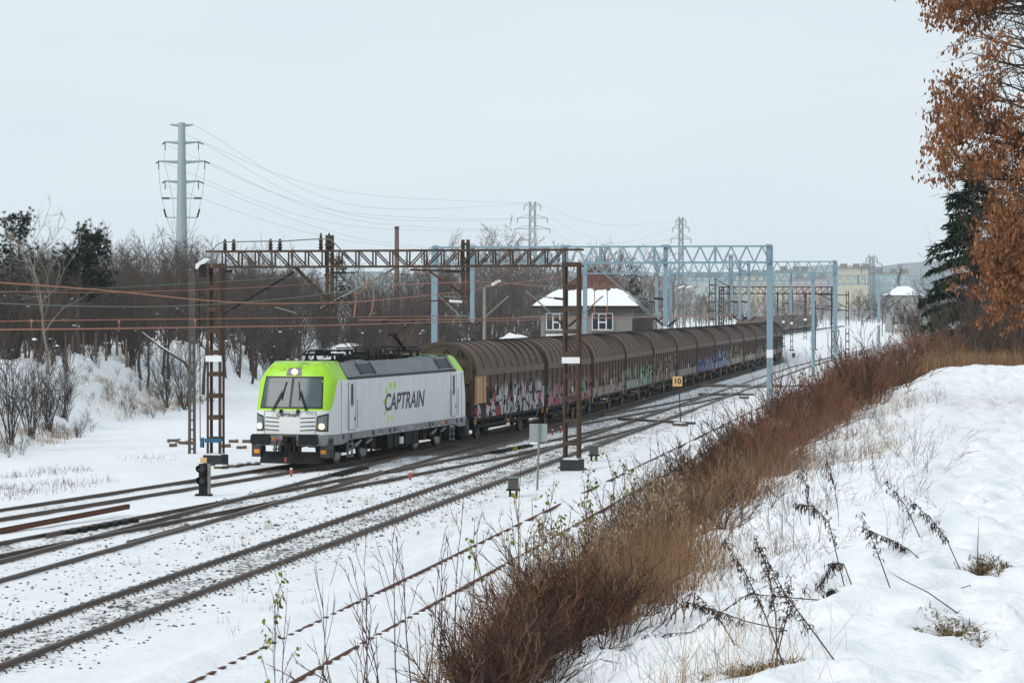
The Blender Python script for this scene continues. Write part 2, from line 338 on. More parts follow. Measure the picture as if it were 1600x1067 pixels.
def ground_mat():
    m = bpy.data.materials.new('snow and ballast'); m.use_nodes = True
    n, l = m.node_tree.nodes, m.node_tree.links; b = n['Principled BSDF']
    g = n.new('ShaderNodeNewGeometry'); at = n.new('ShaderNodeAttribute'); at.attribute_name = 'bare'
    def noise(sc, det, mapping=None, rough=.6):
        x = n.new('ShaderNodeTexNoise'); x.inputs['Scale'].default_value = sc; x.inputs['Detail'].default_value = det; x.inputs['Roughness'].default_value = rough
        if mapping:
            q = n.new('ShaderNodeMapping'); q.inputs['Scale'].default_value = mapping; q.inputs['Rotation'].default_value = (0, 0, TH)
            l.new(g.outputs['Position'], q.inputs[0]); l.new(q.outputs[0], x.inputs['Vector'])
        else: l.new(g.outputs['Position'], x.inputs['Vector'])
        return x
    snow = n.new('ShaderNodeValToRGB'); e = snow.color_ramp.elements
    e[0].position = .3; e[0].color = (.79, .81, .835, 1); e[1].position = .7; e[1].color = (.88, .89, .905, 1)
    l.new(noise(.8, 5).outputs[0], snow.inputs[0])
    bal = n.new('ShaderNodeValToRGB'); e = bal.color_ramp.elements
    e[0].position = .35; e[0].color = (.035, .03, .027, 1); e[1].position = .68; e[1].color = (.22, .20, .18, 1)
    vo = n.new('ShaderNodeTexVoronoi'); vo.inputs['Scale'].default_value = 17; l.new(g.outputs['Position'], vo.inputs['Vector'])
    sp = n.new('ShaderNodeSeparateColor'); l.new(vo.outputs['Color'], sp.inputs[0]); l.new(sp.outputs[0], bal.inputs[0])
    # threshold: attribute + coarse noise + fine noise
    n1, n2 = noise(1.0, 4, (1.3, .5, 1)), noise(7, 6, (1.2, .8, 1), .75)
    a = n.new('ShaderNodeMath'); a.operation = 'MULTIPLY_ADD'; a.inputs[1].default_value = .55; l.new(n1.outputs[0], a.inputs[0])
    c = n.new('ShaderNodeMath'); c.operation = 'MULTIPLY_ADD'; c.inputs[1].default_value = 1.25; l.new(n2.outputs[0], c.inputs[0]); l.new(a.outputs[0], c.inputs[2])
    d = n.new('ShaderNodeMath'); d.operation = 'MULTIPLY_ADD'; d.inputs[1].default_value = 1.0; l.new(at.outputs['Fac'], d.inputs[0]); l.new(c.outputs[0], d.inputs[2])
    mr = n.new('ShaderNodeMapRange'); mr.interpolation_type = 'SMOOTHSTEP'; mr.inputs['From Min'].default_value = 1.585; mr.inputs['From Max'].default_value = 1.74
    l.new(d.outputs[0], mr.inputs['Value'])
    gate = n.new('ShaderNodeMath'); gate.operation = 'MULTIPLY'; gate.use_clamp = True
    g2 = n.new('ShaderNodeMath'); g2.operation = 'MULTIPLY'; g2.inputs[1].default_value = 8; g2.use_clamp = True
    l.new(at.outputs['Fac'], g2.inputs[0]); l.new(mr.outputs[0], gate.inputs[0]); l.new(g2.outputs[0], gate.inputs[1])
    # trodden, greyish snow where some grit is mixed in
    gm = n.new('ShaderNodeMix'); gm.data_type = 'RGBA'; gm.inputs[7].default_value = (.64, .625, .605, 1)
    g3 = n.new('ShaderNodeMath'); g3.operation = 'MULTIPLY'; g3.inputs[1].default_value = .75; g3.use_clamp = True
    l.new(at.outputs['Fac'], g3.inputs[0]); l.new(g3.outputs[0], gm.inputs[0]); l.new(snow.outputs[0], gm.inputs[6])
    mx = n.new('ShaderNodeMix'); mx.data_type = 'RGBA'
    l.new(gate.outputs[0], mx.inputs[0]); l.new(gm.outputs[2], mx.inputs[6]); l.new(bal.outputs[0], mx.inputs[7]); l.new(mx.outputs[2], b.inputs['Base Color'])
    b.inputs['Roughness'].default_value = .75; b.inputs['Specular IOR Level'].default_value = .1
    bp = n.new('ShaderNodeBump'); bp.inputs['Strength'].default_value = .8; bp.inputs['Distance'].default_value = .06
    l.new(noise(5, 6).outputs[0], bp.inputs['Height']); l.new(bp.outputs[0], b.inputs['Normal'])
    return m
make_ground()

# ------------------------------------------------------------------ tracks
RAILP = [(-.035, 0), (.035, 0), (.035, -.035), (.01, -.045), (.01, -.13), (.07, -.15), (.07, -.165), (-.07, -.165), (-.07, -.15), (-.01, -.13), (-.01, -.045), (-.035, -.035)]
def rail_mesh(t, side, d0, d1, step=1.5, dz=0.0):
    Ds = np.arange(d0, d1 + .01, step); mb = MB(); n = len(RAILP); rows = []
    for D in Ds:
        u = cu(t, D); s = (cu(t, D + .5) - cu(t, D - .5)) + M_; k = 1 / math.sqrt(1 + s * s)
        nx, ny = k, -s * k
        X, Y = u + M_ * D + side * .755 * nx, D + side * .755 * ny
        rows.append([(X + p[0] * nx, Y + p[0] * ny, p[1] + dz) for p in RAILP])
    b = 0
    for r in rows: mb.v.extend(r)
    for i in range(len(rows) - 1):
        for j in range(n):
            mb.f.append((i * n + j, i * n + (j + 1) % n, (i + 1) * n + (j + 1) % n, (i + 1) * n + j)); mb.m.append(1 if j == 0 else 0)
    return mb
def track(t, label, d0, d1, mats, dz=0.0, sides=(-1, 1), step=1.5):
    o = thing('railway_track', label, 'railway track', W(float(cu(t, d0)), d0, -.15))
    for s in sides: rail_mesh(t, s, d0, d1, step, dz).build('rail', mats, o, world=True)
    return o
RM = [MT['rail'], MT['railtop']]
t1 = track('T1', 'curved track the locomotive runs out on, farthest left of the tracks', 52, 138, RM)
tp = track('P', 'long track carrying the brown covered wagons', 48, 880, RM, -.004)
t3 = track('T3', 'straight track with spring clips in front of the train', 32, 780, RM, 0)
t4 = track('T4', 'track buried in snow at the foot of the brush slope', 34, 290, [MT['railrust'], MT['railrust']], .0)
tq = track('Q', 'connecting track crossing the wagon track beside the dwarf signal', 47, 136, RM, -.008)
tr = track('R', 'crossover track leading from the wagons to the straight track', 104, 180, RM, -.012)
# sleepers, chairs and spring clips
sl_me = MB().box((0, 0, 0), (2.5, .25, .12)).build('sleeper', MT['sleeper']); sl_mesh = sl_me.data; bpy.data.objects.remove(sl_me)
def sleepers(tk, t, d0, d1, z, pitch=.62, jit=.02):
    rnd = random.Random(5); D = d0; i = 0
    while D < d1 and i < 290:
        s = put('sleeper', sl_mesh, tk); s.parent = None
        c = W(float(cu(t, D)), D, z + rnd.uniform(-jit, jit)) - tk.location
        s.parent = tk; s.location = c; s.rotation_euler = (rnd.uniform(-.01, .01), rnd.uniform(-.008, .008), -TH + rnd.uniform(-.01, .01))
        D += pitch / 1.0147; i += 1
sleepers(t3, 'T3', 38, 212, -.205)
sleepers(tp, 'P', 78, 130, -.215)
sleepers(tq, 'Q', 62, 120, -.22)
def clips(tk, t, d0, d1, pitch=.62):
    mb = MB(); D = d0
    c, s = math.cos(-TH), math.sin(-TH)
    while D < d1:
        X0 = float(cu(t, D)) + M_ * D
        for side in (-1, 1):
            for q in (-1, 1):
                ox = side * .755 + q * .13
                P = []
                for k in range(7):
                    a = math.pi * (1.25 * k / 6 - .15)
                    lx, ly, lz = ox + q * (.055 - .075 * math.cos(a)), .0, -.125 + .075 * math.sin(a)
                    P.append((X0 + lx * c - ly * s, D + lx * s + ly * c, lz))
                mb.tube(P, .016, 4)
                mb.box((X0 + ox * c, D + ox * s, -.145), (.16, .15, .03), Matrix.Rotation(-TH, 3, 'Z'))
        D += pitch / 1.0147
    o = mb.build('spring_clips', MT['rail'], tk, world=True); o['kind'] = 'stuff'
clips(t3, 'T3', 38, 150)
# check rails, frog pieces and slide chairs at the turnouts
def check_rail(tk, pts, name='check_rail', w=.07, h=.15, z=-.075):
    mb = MB()
    for a, b in zip(pts[:-1], pts[1:]): mb.bar(a, b, w, h)
    return mb.build(name, MT['rail'], tk, world=True)
def trk_pt(t, D, off, z=-.07): return W(float(cu(t, D)) + off * 1.0147, D, z)
for t, tk, D0, L, off in (('P', tp, 64, 5, .66), ('P', tp, 86, 6, .62), ('Q', tq, 66, 5, -.62), ('Q', tq, 92, 6, -.64), ('Q', tq, 104, 5, .62), ('R', tr, 141, 9, -.63), ('T3', t3, 108, 7, .62), ('P', tp, 92, 5, .9), ('R', tr, 122, 6, .62)):
    check_rail(tk, [trk_pt(t, D0, off - .05 * (1 if off > 0 else -1)), trk_pt(t, D0 + .7, off), trk_pt(t, D0 + L - .7, off), trk_pt(t, D0 + L, off - .05 * (1 if off > 0 else -1))])
chair = MB().box((0, 0, 0), (.16, .42, .10)).build('slide_chair', MT['dark']); chm = chair.data; bpy.data.objects.remove(chair)
def slide_chairs(tk, t, D0, n, off, step=.62):
    for i in range(n):
        o = put('slide_chair', chm, tk); o.location = trk_pt(t, D0 + i * step, off, -.05) - tk.location; o.rotation_euler = (0, 0, -TH + 1.35)
slide_chairs(tq, 'Q', 67.2, 7, -.58); slide_chairs(tq, 'Q', 104.5, 9, -.58); slide_chairs(tp, 'P', 90.5, 7, -.56)

# ballast stones (uncountable)
def stones():
    rng = np.random.default_rng(7); N = 5200
    ico = np.array([(1,0,0),(-1,0,0),(0,1,0),(0,-1,0),(0,0,1),(0,0,-1)], dtype=float)
    fc = np.array([(0,2,4),(2,1,4),(1,3,4),(3,0,4),(2,0,5),(1,2,5),(3,1,5),(0,3,5)])
    D = 42 + 150 * rng.random(N) ** 1.2; u = np.where(rng.random(N) < .92, rng.uniform(-22.5, -14.0, N), rng.uniform(-16.6, -15.6, N))
    keep = ~((u < -19.4) & (D > 93)); D, u = D[keep], u[keep]; N = len(D)
    X = u + M_ * D; Z = gz(X, D)
    sz = rng.uniform(.018, .06, N) * np.where(rng.random(N) < .02, 1.7, .8)
    V = ico[None] * (sz[:, None, None] * rng.uniform(.55, 1.35, (N, 6, 1))) * np.array([1.15, 1.15, .6])
    a = rng.uniform(0, 6.28, N); c, s = np.cos(a)[:, None], np.sin(a)[:, None]
    V = np.stack([V[..., 0] * c - V[..., 1] * s, V[..., 0] * s + V[..., 1] * c, V[..., 2]], -1) + np.stack([X, D, Z + .005], -1)[:, None, :]
    F = (fc[None] + 6 * np.arange(N)[:, None, None]).reshape(-1, 3)
    o = put('ballast_stones', arr_mesh('ballast_stones', V.reshape(-1, 3), F, [island_mat('ballast stone', [(.05, .045, .04), (.12, .11, .10), (.26, .24, .22)])]))
    tag(o, 'loose dark ballast stones strewn over the snow between the tracks', None, None, 'stuff')
stones()
# ------------------------------------------------------------------ lettering
def text_mesh(txt, size, shear=0.0, bold=0.0, xs=1.0):
    cv = bpy.data.curves.new('lettering', 'FONT'); cv.body = txt; cv.size = size; cv.shear = shear; cv.offset = bold
    cv.extrude = .002; cv.align_x = 'CENTER'; cv.align_y = 'CENTER'
    o = bpy.data.objects.new('lettering', cv); COL.objects.link(o)
    bpy.context.view_layer.update()
    me = bpy.data.meshes.new_from_object(o.evaluated_get(bpy.context.evaluated_depsgraph_get()))
    bpy.data.objects.remove(o); bpy.data.curves.remove(cv)
    for v in me.vertices: v.co.x *= xs
    return me
def lettering(txt, size, m, parent, loc, rot, name='lettering', **k):
    me = text_mesh(txt, size, **k); me.materials.clear(); me.materials.append(m)
    o = put(name, me, parent); o.location = loc; o.rotation_euler = rot; return o

# ------------------------------------------------------------------ locomotive
def cab_mat():
    m = bpy.data.materials.new('white and lime cab paint'); m.use_nodes = True
    n, l = m.node_tree.nodes, m.node_tree.links; b = n['Principled BSDF']
    t = n.new('ShaderNodeTexCoord'); s = n.new('ShaderNodeSeparateXYZ'); l.new(t.outputs['Object'], s.inputs[0])
    mr = n.new('ShaderNodeMapRange'); mr.interpolation_type = 'SMOOTHSTEP'
    for k, v in (('From Min', .42), ('From Max', 1.15), ('To Min', 2.03), ('To Max', 3.09)): mr.inputs[k].default_value = v
    l.new(s.outputs['Y'], mr.inputs['Value'])
    gt = n.new('ShaderNodeMath'); gt.operation = 'GREATER_THAN'; l.new(s.outputs['Z'], gt.inputs[0]); l.new(mr.outputs[0], gt.inputs[1])
    nz = n.new('ShaderNodeTexNoise'); nz.inputs['Scale'].default_value = 2.5; nz.inputs['Detail'].default_value = 6; l.new(t.outputs['Object'], nz.inputs['Vector'])
    r = n.new('ShaderNodeMapRange'); r.inputs['From Min'].default_value = .52; r.inputs['From Max'].default_value = .75; l.new(nz.outputs[0], r.inputs['Value'])
    hz = n.new('ShaderNodeMapRange'); hz.inputs['From Min'].default_value = 3.25; hz.inputs['From Max'].default_value = 3.7; l.new(s.outputs['Z'], hz.inputs['Value'])
    ad = n.new('ShaderNodeMath'); ad.operation = 'MULTIPLY'; l.new(r.outputs[0], ad.inputs[0]); l.new(hz.outputs[0], ad.inputs[1])
    mx = n.new('ShaderNodeMix'); mx.data_type = 'RGBA'; mx.inputs[6].default_value = (.70, .72, .72, 1); mx.inputs[7].default_value = (.36, .69, .022, 1)
    l.new(gt.outputs[0], mx.inputs[0])
    m2 = n.new('ShaderNodeMix'); m2.data_type = 'RGBA'; m2.inputs[7].default_value = (.09, .11, .05, 1)
    l.new(ad.outputs[0], m2.inputs[0]); l.new(mx.outputs[2], m2.inputs[6]); l.new(m2.outputs[2], b.inputs['Base Color'])
    b.inputs['Roughness'].default_value = .38
    return m
LW = mat('white locomotive paint', (.70, .72, .725), .4, 0, (.9, .5, (.60, .62, .63)))
def add_streaks(m, col, amt, sc=(2.2, 2.2, .18)):
    n, l = m.node_tree.nodes, m.node_tree.links; b = n['Principled BSDF']; src = b.inputs['Base Color'].links[0].from_socket
    t = n.new('ShaderNodeTexCoord'); q = n.new('ShaderNodeMapping'); q.inputs['Scale'].default_value = sc; x = n.new('ShaderNodeTexNoise'); x.inputs['Scale'].default_value = 2.0; x.inputs['Detail'].default_value = 6; x.inputs['Roughness'].default_value = .7
    r = n.new('ShaderNodeMapRange'); r.inputs['From Min'].default_value = .5; r.inputs['From Max'].default_value = .78; r.inputs['To Max'].default_value = amt
    mx = n.new('ShaderNodeMix'); mx.data_type = 'RGBA'; mx.inputs[7].default_value = (*col, 1)
    l.new(t.outputs['Object'], q.inputs[0]); l.new(q.outputs[0], x.inputs['Vector']); l.new(x.outputs[0], r.inputs['Value']); l.new(r.outputs[0], mx.inputs[0]); l.new(src, mx.inputs[6]); l.new(mx.outputs[2], b.inputs['Base Color'])
add_streaks(LW, (.33, .31, .28), .5)
LG = mat('grey locomotive paint', (.19, .205, .22), .5, 0, (2, .5, (.14, .15, .16)))
LGS = mat('grey skirt paint', (.25, .265, .275), .5, 0, (1.6, .6, (.17, .17, .17)))
LD = mat('dark grey roof', (.085, .088, .095), .6, 0, (2, .6, (.05, .05, .05)))
add_streaks(LGS, (.06, .05, .042), .8); add_streaks(LG, (.07, .065, .06), .6)
LGR = mat('lime green', (.36, .69, .022), .4)
GLASS = mat('windscreen glass', (.06, .085, .095), .14, 0, (1.2, .5, (.11, .145, .155)), spec=.3)
DGLASS = mat('dark window glass', (.02, .025, .03), .08, spec=.7)
LAMPON = mat('lit headlamp', (1, .85, .55), .3, emit=(1, .62, .25, 2.2))
LAMPC = mat('headlamp core', (1, .95, .8), .3, emit=(1, .86, .6, 4.5))
LL = 17.9
PLAN = [(1, 1), (.62, 1), (.42, .99), (.28, .965), (.17, .915), (.09, .83), (.04, .68), (.015, .42), (0, 0)]
def hw(z): return 1.5 if z < 3.06 else 1.5 - .38 * min(1, (z - 3.06) / .64)
def rake(z):
    if z < 2.05: return .02 + .05 * (z - 1.15)
    if z < 3.3: return .065 + .36 * (z - 2.05)
    t = min(1, (z - 3.3) / .46); return .515 + .95 * (1 - math.sqrt(max(0, 1 - t * t))) 
def cab_pt(i, sgn, z):
    py, pw = PLAN[i]; r = rake(z); return Vector((sgn * hw(z) * pw, r + (2.1 - r) * py, z))
def front_y(x, z):
    """depth of the cab front at lateral x, height z"""
    q = abs(x) / hw(z); ps = [p[1] for p in PLAN][::-1]; ys = [p[0] for p in PLAN][::-1]
    r = rake(z); return r + (2.1 - r) * float(np.interp(q, ps, ys))
def patch(mb, quad, off, nx=8, nz=4):
    """a sheet lying on the cab front; quad: (x,z) corners bl, br, tr, tl"""
    P = []
    for j in range(nz + 1):
        row = []
        for i in range(nx + 1):
            a, b = i / nx, j / nz
            x = (quad[0][0] * (1 - a) + quad[1][0] * a) * (1 - b) + (quad[3][0] * (1 - a) + quad[2][0] * a) * b
            z = (quad[0][1] * (1 - a) + quad[1][1] * a) * (1 - b) + (quad[3][1] * (1 - a) + quad[2][1] * a) * b
            row.append((x, front_y(x, z) - off, z))
        P.append(row)
    mb.grid(P)
def build_loco():
    D0 = 93.7; u0 = float(cu('T1', D0)); D1 = D0 + LL / 1.04; u1 = float(cu('T1', D1))
    p0, p1 = W(u0, D0), W(u1, D1); d = p1 - p0
    L = thing('electric_locomotive', 'white electric locomotive with lime green cab and grey skirt heading the train', 'locomotive', p0, -math.atan2(d.x, d.y))
    CM = cab_mat()
    # cab shells, front and rear
    zs = [1.16, 1.3, 1.5, 1.75, 1.95, 2.05, 2.2, 2.45, 2.7, 2.95, 3.06, 3.2, 3.3, 3.42, 3.52, 3.6, 3.66, 3.71, 3.74, 3.755, 3.76]
    mb = MB(); rows = []
    for z in zs: rows.append([cab_pt(i, 1, z) for i in range(9)] + [cab_pt(i, -1, z) for i in range(7, -1, -1)])
    mb.grid(rows)
    top = rows[-1]; mb.add(top, [tuple(range(len(top)))])
    cab = mb.build('cab', CM, L, smooth=True)
    rc = put_copy(cab, L, (0, LL, 0), (0, 0, math.pi)); rc['label'] = 'rear cab'
    # windscreen and its black surround
    mb = MB(); patch(mb, [(-1.19, 2.10), (1.19, 2.10), (1.10, 3.24), (-1.10, 3.24)], .012, 14, 4); ws = mb.build('windscreen_frame', MT['black'], cab, smooth=True)
    for s in (-1, 1):
        mb = MB(); a, b = sorted((s * .045, s * 1.14)); c, e = sorted((s * .045, s * 1.06)); patch(mb, [(a, 2.16), (b, 2.16), (e, 3.18), (c, 3.18)], .022, 8, 4)
        mb.build('windscreen', GLASS, cab, smooth=True)
        # wiper
        mb = MB(); x0 = s * .50; pts = [(x0 + s * .12, 2.02), (x0 - s * .1, 2.5), (x0 - s * .2, 2.72)]
        mb.tube([(x, front_y(x, z) - .06, z) for x, z in pts], .022, 5); mb.tube([(x + s * .06, front_y(x, z) - .06, z) for x, z in pts], .016, 5)
        mb.tube([(x, front_y(x, z) - .05, z) for x, z in [(x0 - s * .17, 2.4), (x0 - s * .2, 2.72), (x0 - s * .27, 3.05)]], .02, 5)
        mb.build('wiper', MT['black'], cab)
        mb = MB(); mb.box((s * .32, front_y(.32, 2.0) - .04, 2.0), (.1, .08, .14)); mb.build('washer_nozzle', MT['dark'], cab)
        # headlight cluster
        mb = MB(); q = [(.99, 1.30), (1.36, 1.28), (1.37, 1.93), (1.02, 1.84)]
        if s < 0: q = [(-p[0], p[1]) for p in (q[1], q[0], q[3], q[2])]
        patch(mb, q, .014, 6, 4); hl = mb.build('headlight', MT['black'], cab, smooth=True)
        mb = MB(); q = [(1.03, 1.35), (1.33, 1.33), (1.335, 1.87), (1.06, 1.79)]
        if s < 0: q = [(-p[0], p[1]) for p in (q[1], q[0], q[3], q[2])]
        patch(mb, q, .026, 6, 4); mb.build('lens', LG, hl, smooth=True)
        x = s * 1.17; y = front_y(x, 1.47); nrm = Vector((s * .35, -1, 0))
        mb = MB(); mb.disc((x, y - .02, 1.47), nrm, .105, .08, 16); mb.build('lamp', LAMPON, hl)
        mb = MB(); mb.disc((x + s * .004, y - .045, 1.47), nrm, .06, .06, 12); mb.build('lamp', LAMPC, hl)
        mb = MB(); mb.disc((s * 1.2, front_y(1.2, 1.69) - .02, 1.69), nrm, .06, .06, 12); mb.build('lamp', MT['tubeg'], hl)
        # grille slots and panel edges
        for k in range(4):
            z = 1.30 + k * .145
            mb = MB(); a, b = .40 + .03 * (3 - k) * 0, .945
            q = [(a, z), (b, z + .03), (b, z + .065), (a, z + .033)]
            if s < 0: q = [(-p[0], p[1]) for p in (q[1], q[0], q[3], q[2])]
            patch(mb, q, .012, 4, 1); mb.build('grille_slot', MT['black'], cab)
    mb = MB()
    for q in ([(-.97, 1.20), (-.955, 1.20), (-.985, 2.0), (-1.0, 2.0)], [(.955, 1.20), (.97, 1.20), (1.0, 2.0), (.985, 2.0)], [(-1.0, 1.985), (1.0, 1.985), (1.0, 2.0), (-1.0, 2.0)], [(-1.3, 1.165), (1.3, 1.165), (1.3, 1.19), (-1.3, 1.19)]): patch(mb, q, .008, 10, 1)
    mb.build('panel_joint', MT['dark'], cab)
    # top lamp
    mb = MB(); patch(mb, [(-.30, 3.27), (.30, 3.27), (.24, 3.55), (-.24, 3.55)], .014, 4, 3); tl = mb.build('top_lamp', LG, cab)
    mb = MB(); mb.disc((.04, front_y(0, 3.4) - .05, 3.4), (0, -1, .25), .10, .14, 16); mb.build('lamp', LAMPON, tl)
    mb = MB(); mb.disc((.04, front_y(0, 3.4) - .09, 3.4), (0, -1, .25), .058, .09, 12); mb.build('lamp', LAMPC, tl)
    # front lettering
    y = front_y(0, 1.86) - .016
    lettering('CAPTRAIN', .17, MT['black'], cab, (-.08, y, 1.865), (math.pi / 2, 0, 0), shear=.22, bold=.004, xs=1.05)
    lettering('193 783-7', .095, LG, cab, (.78, front_y(.78, 1.91) - .02, 1.915), (math.pi / 2, 0, .05))
    mb = MB()
    for k in range(8):
        a = math.radians(75 + k * 32); mb.disc((-.50 + .15 * math.cos(a), y, 1.86 + .13 * math.sin(a)), (0, 1, 0), .022 - .0015 * k, .006, 8)
    mb.build('logo_dots', LGR, cab)
    # main body
    mb = MB(); mb.prism([(-1.5, 1.16), (1.5, 1.16), (1.5, 3.08), (1.48, 3.1), (-1.48, 3.1), (-1.5, 3.08)], 1, 2.1, LL - 2.1); body = mb.build('body', LW, L)
    mb = MB(); mb.prism([(-1.42, 3.0), (1.42, 3.0), (1.08, 3.62), (-1.08, 3.62)], 1, 2.12, LL - 2.12); mb.build('roof_core', LD, L)
    ys = [2.12, 7.0, 11.9, LL - 2.12]
    for s in (-1, 1):
        for k in range(3):
            mb = MB(); a, b = ys[k] + .02, ys[k + 1] - .02
            mb.prism([(s * 1.46, 3.14), (s * 1.48, 3.17), (s * 1.13, 3.71), (s * 1.09, 3.71), (s * 1.1, 3.6), (s * 1.42, 3.13)][::s], 1, a, b); rp = mb.build('roof_panel', LG, L)
            if k != 1:
                c = 4.6 if k == 0 else 14.4
                R = Matrix.Rotation(-s * math.atan2(.54, .35) * -1, 3, 'Y') if False else Matrix.Rotation(s * math.atan2(.35, .54), 3, 'Y').transposed()
                m2 = MB(); m2.box((s * 1.325, c, 3.45), (.03, 1.5, .40), R); m2.build('vent', MT['black'], rp)
                m2 = MB(); [m2.box((s * 1.335, c + q * .8, 3.45), (.05, .1, .5), R) for q in (-1, 1)]; m2.build('vent_frame', LD, rp)
        mb = MB(); mb.b2((min(s * 1.40, s * 1.512), 2.14, 3.085), (max(s * 1.40, s * 1.512), LL - 2.14, 3.155)); g = mb.build('gutter', MT['black'], L)
        mb = MB()
        for k in range(34): mb.box((s * 1.5, 2.5 + k * .39, 3.17), (.05, .2, .025))
        mb.build('gutter_clips', LD, g)
        # skirt with door steps
        mb = MB(); prof = [(1.0, 1.155), (1.0, .78), (1.62, .78), (2.3, .90), (3.2, .90), (3.4, .90), (LL - 3.4, .90), (LL - 2.3, .90), (LL - 1.62, .78), (LL - 1.0, .78), (LL - 1.0, 1.155)]
        mb.prism(prof, 0, min(s * 1.30, s * 1.492), max(s * 1.30, s * 1.492)); sk = mb.build('skirt', LGS, L)
        mb = MB()
        for k, yy in enumerate((1.62, 7.0, 7.6, 12.1, 12.5, 15.9)): mb.disc((s * 1.493, yy, 1.04), (1, 0, 0), .085 if k % 2 == 0 else .1, .03, 12)
        for yy in (2.45, 5.0, 14.4, 16.6): mb.box((s * 1.494, yy, 1.03), (.03, .22, .17))
        mb.build('skirt_hatch', MT['black'], sk)
        if s > 0:
            for txt, yy, sz in (('193 783-7', 9.6, .13),):
                lettering(txt, sz, MT['white'], sk, (1.498, yy, 1.03), (math.pi / 2, 0, math.pi / 2))
            mb = MB()
            for k in range(0): mb.box((1.496, 3.9 + k * .95, .94), (.012, .06 + .05 * (k % 3), .04))
            for k in range(12): mb = MB(); mb.box((1.496, 3.9 + k * .95, .94), (.012, .06 + .05 * (k % 3), .04)); mb.build('white_mark', MT['white'], sk)
            for yy, w_, h_ in ((5.75, .05, .13), (5.95, .28, .11), (6.25, .22, .11), (8.0, .5, .07), (11.6, .4, .06), (13.0, .35, .05), (13.45, .3, .04)): mb = MB(); mb.box((1.496, yy, 1.04), (.012, w_, h_)); mb.build('white_mark', MT['tubeg'], sk)
            mb = MB(); mb.box((1.496, 14.0, 1.06), (.012, .75, .05)); mb.build('orange_mark', MT['orange'], sk)
        # cab doors with window, rails and steps
        for e, yy in ((0, 2.52), (1, LL - 2.52)):
            mb = MB(); mb.box((s * 1.505, yy, 2.12), (.016, .74, 1.72)); dr = mb.build('door', LW, L)
            mb = MB(); mb.tube([(s * 1.516, yy - .17, 2.6), (s * 1.516, yy - .17, 2.5)], .01, 4)
            P = [(.14 * math.cos(a) , (.28 if 0 < a < math.pi else -.28) + .14 * math.sin(a)) for a in [math.pi * (k / 6) + (.0) for k in range(13)]]
            mb = MB(); mb.prism([(yy + p[0], 2.52 + p[1]) for p in P], 0, min(s * 1.509, s * 1.522), max(s * 1.509, s * 1.522)); mb.build('door_window', DGLASS, dr)
            mb = MB()
            for q in (-.48, .48): mb.tube([(s * 1.56, yy + q, 1.3), (s * 1.56, yy + q, 2.35)], .018, 6)
            mb.build('handrail', MT['galv'], dr)
            mb = MB()
            for (a, b, c, h) in ((-.38, -.37, 2.12, 1.74), (.37, .38, 2.12, 1.74)): mb.box((s * 1.507, yy + a, c), (.02, .014, h))
            mb.box((s * 1.507, yy, 1.25), (.02, .76, .014)); mb.build('door_seal', MT['dark'], dr)
            mb = MB(); mb.box((s * 1.52, yy + .28, 1.65), (.03, .05, .12)); mb.build('door_handle', MT['dark'], dr)
            mb = MB()
            for q in (-.24, .24): mb.box((s * 1.42, yy + q, .62), (.06, .05, .75))
            for z in (.3, .52, .74): mb.box((s * 1.42, yy, z), (.16, .46, .035))
            mb.build('step', LG, L)
    for s in (-1, 1):   # cab/body joint line
        mb = MB(); [mb.box((s * 1.502, yy, 2.1), (.01, .016, 1.9)) for yy in (1.35, LL - 1.35)]; mb.build('panel_joint', MT['dark'], L)
    # side lettering and the ring of dots
    lettering('CAPTRAIN', .90, mat('anthracite lettering', (.03, .036, .045), .5), body, (1.506, 8.78, 2.08), (math.pi / 2, 0, math.pi / 2), shear=.22, bold=.018, xs=1.17)
    mb = MB()
    for (dy, dz, r) in ((.30, .98, .21), (-.38, 1.0, .20), (-.95, .73, .19), (-1.25, .14, .17), (-1.12, -.47, .155), (-.68, -.82, .135), (-.12, -.80, .115), (.28, -.52, .075)):
        a = [2 * math.pi * k / 16 for k in range(16)]
        mb.prism([(7.35 + dy * .85 + .72 * r * math.cos(t) * .95, 2.06 + dz * .68 + .75 * r * math.sin(t)) for t in a], 0, 1.500, 1.505)
    mb.build('logo_dots', LGR, body)
    # nose, buffers, plough
    for e in (0, 1):
        N = thing('x', None, None); bpy.data.objects.remove(N)
        def B(name, m, mb, lab=None):
            o = mb.build(name, m, L)
            if e: o.location = (0, LL, 0); o.rotation_euler = (0, 0, math.pi)
            return o
        mb = MB(); mb.prism([(-1.38, .2), (-1.2, .03), (1.2, .03), (1.38, .2), (1.48, .75), (1.48, 1.05), (-1.48, 1.05), (-1.48, .75)], 2, .78, 1.15); B('buffer_beam', LGS, mb)
        mb = MB()
        for s in (-1, 1): mb.b2((min(s * 1.12, s * 1.47), .12, .36), (max(s * 1.12, s * 1.47), .62, .80))
        B('corner_step', LD, mb)
        mb = MB()
        for s in (-1, 1):
            for z in (.93, .52): mb.box((s * 1.475, .40, z), (.03, .26, .2)); mb.box((s * 1.3, .118, z), (.01, .01, .01))
        B('step_opening', MT['black'], mb)
        for s in (-1, 1):
            mb = MB(); mb.tube([(s * .9, .05, 1.02), (s * .9, -.42, 1.02)], [.13, .12], 12); mb.tube([(s * .9, .05, 1.02), (s * .9, -.18, 1.02)], .17, 12)
            a = [(-.36, -.12), (-.30, -.19), (.30, -.19), (.36, -.12), (.36, .12), (.30, .19), (-.30, .19), (-.36, .12)]
            mb.prism([(s * .9 + p[0], 1.02 + p[1]) for p in a], 1, -.55, -.42); B('buffer', MT['dark'], mb)
            mb = MB(); mb.box((s * 1.26, .1, .56), (.2, .03, .14)); B('orange_reflector', MT['orange'], mb)
        mb = MB()
        P = [(-1.2, .42), (-1.15, .16), (-.6, .08), (0, .0), (.6, .08), (1.15, .16), (1.2, .42)]
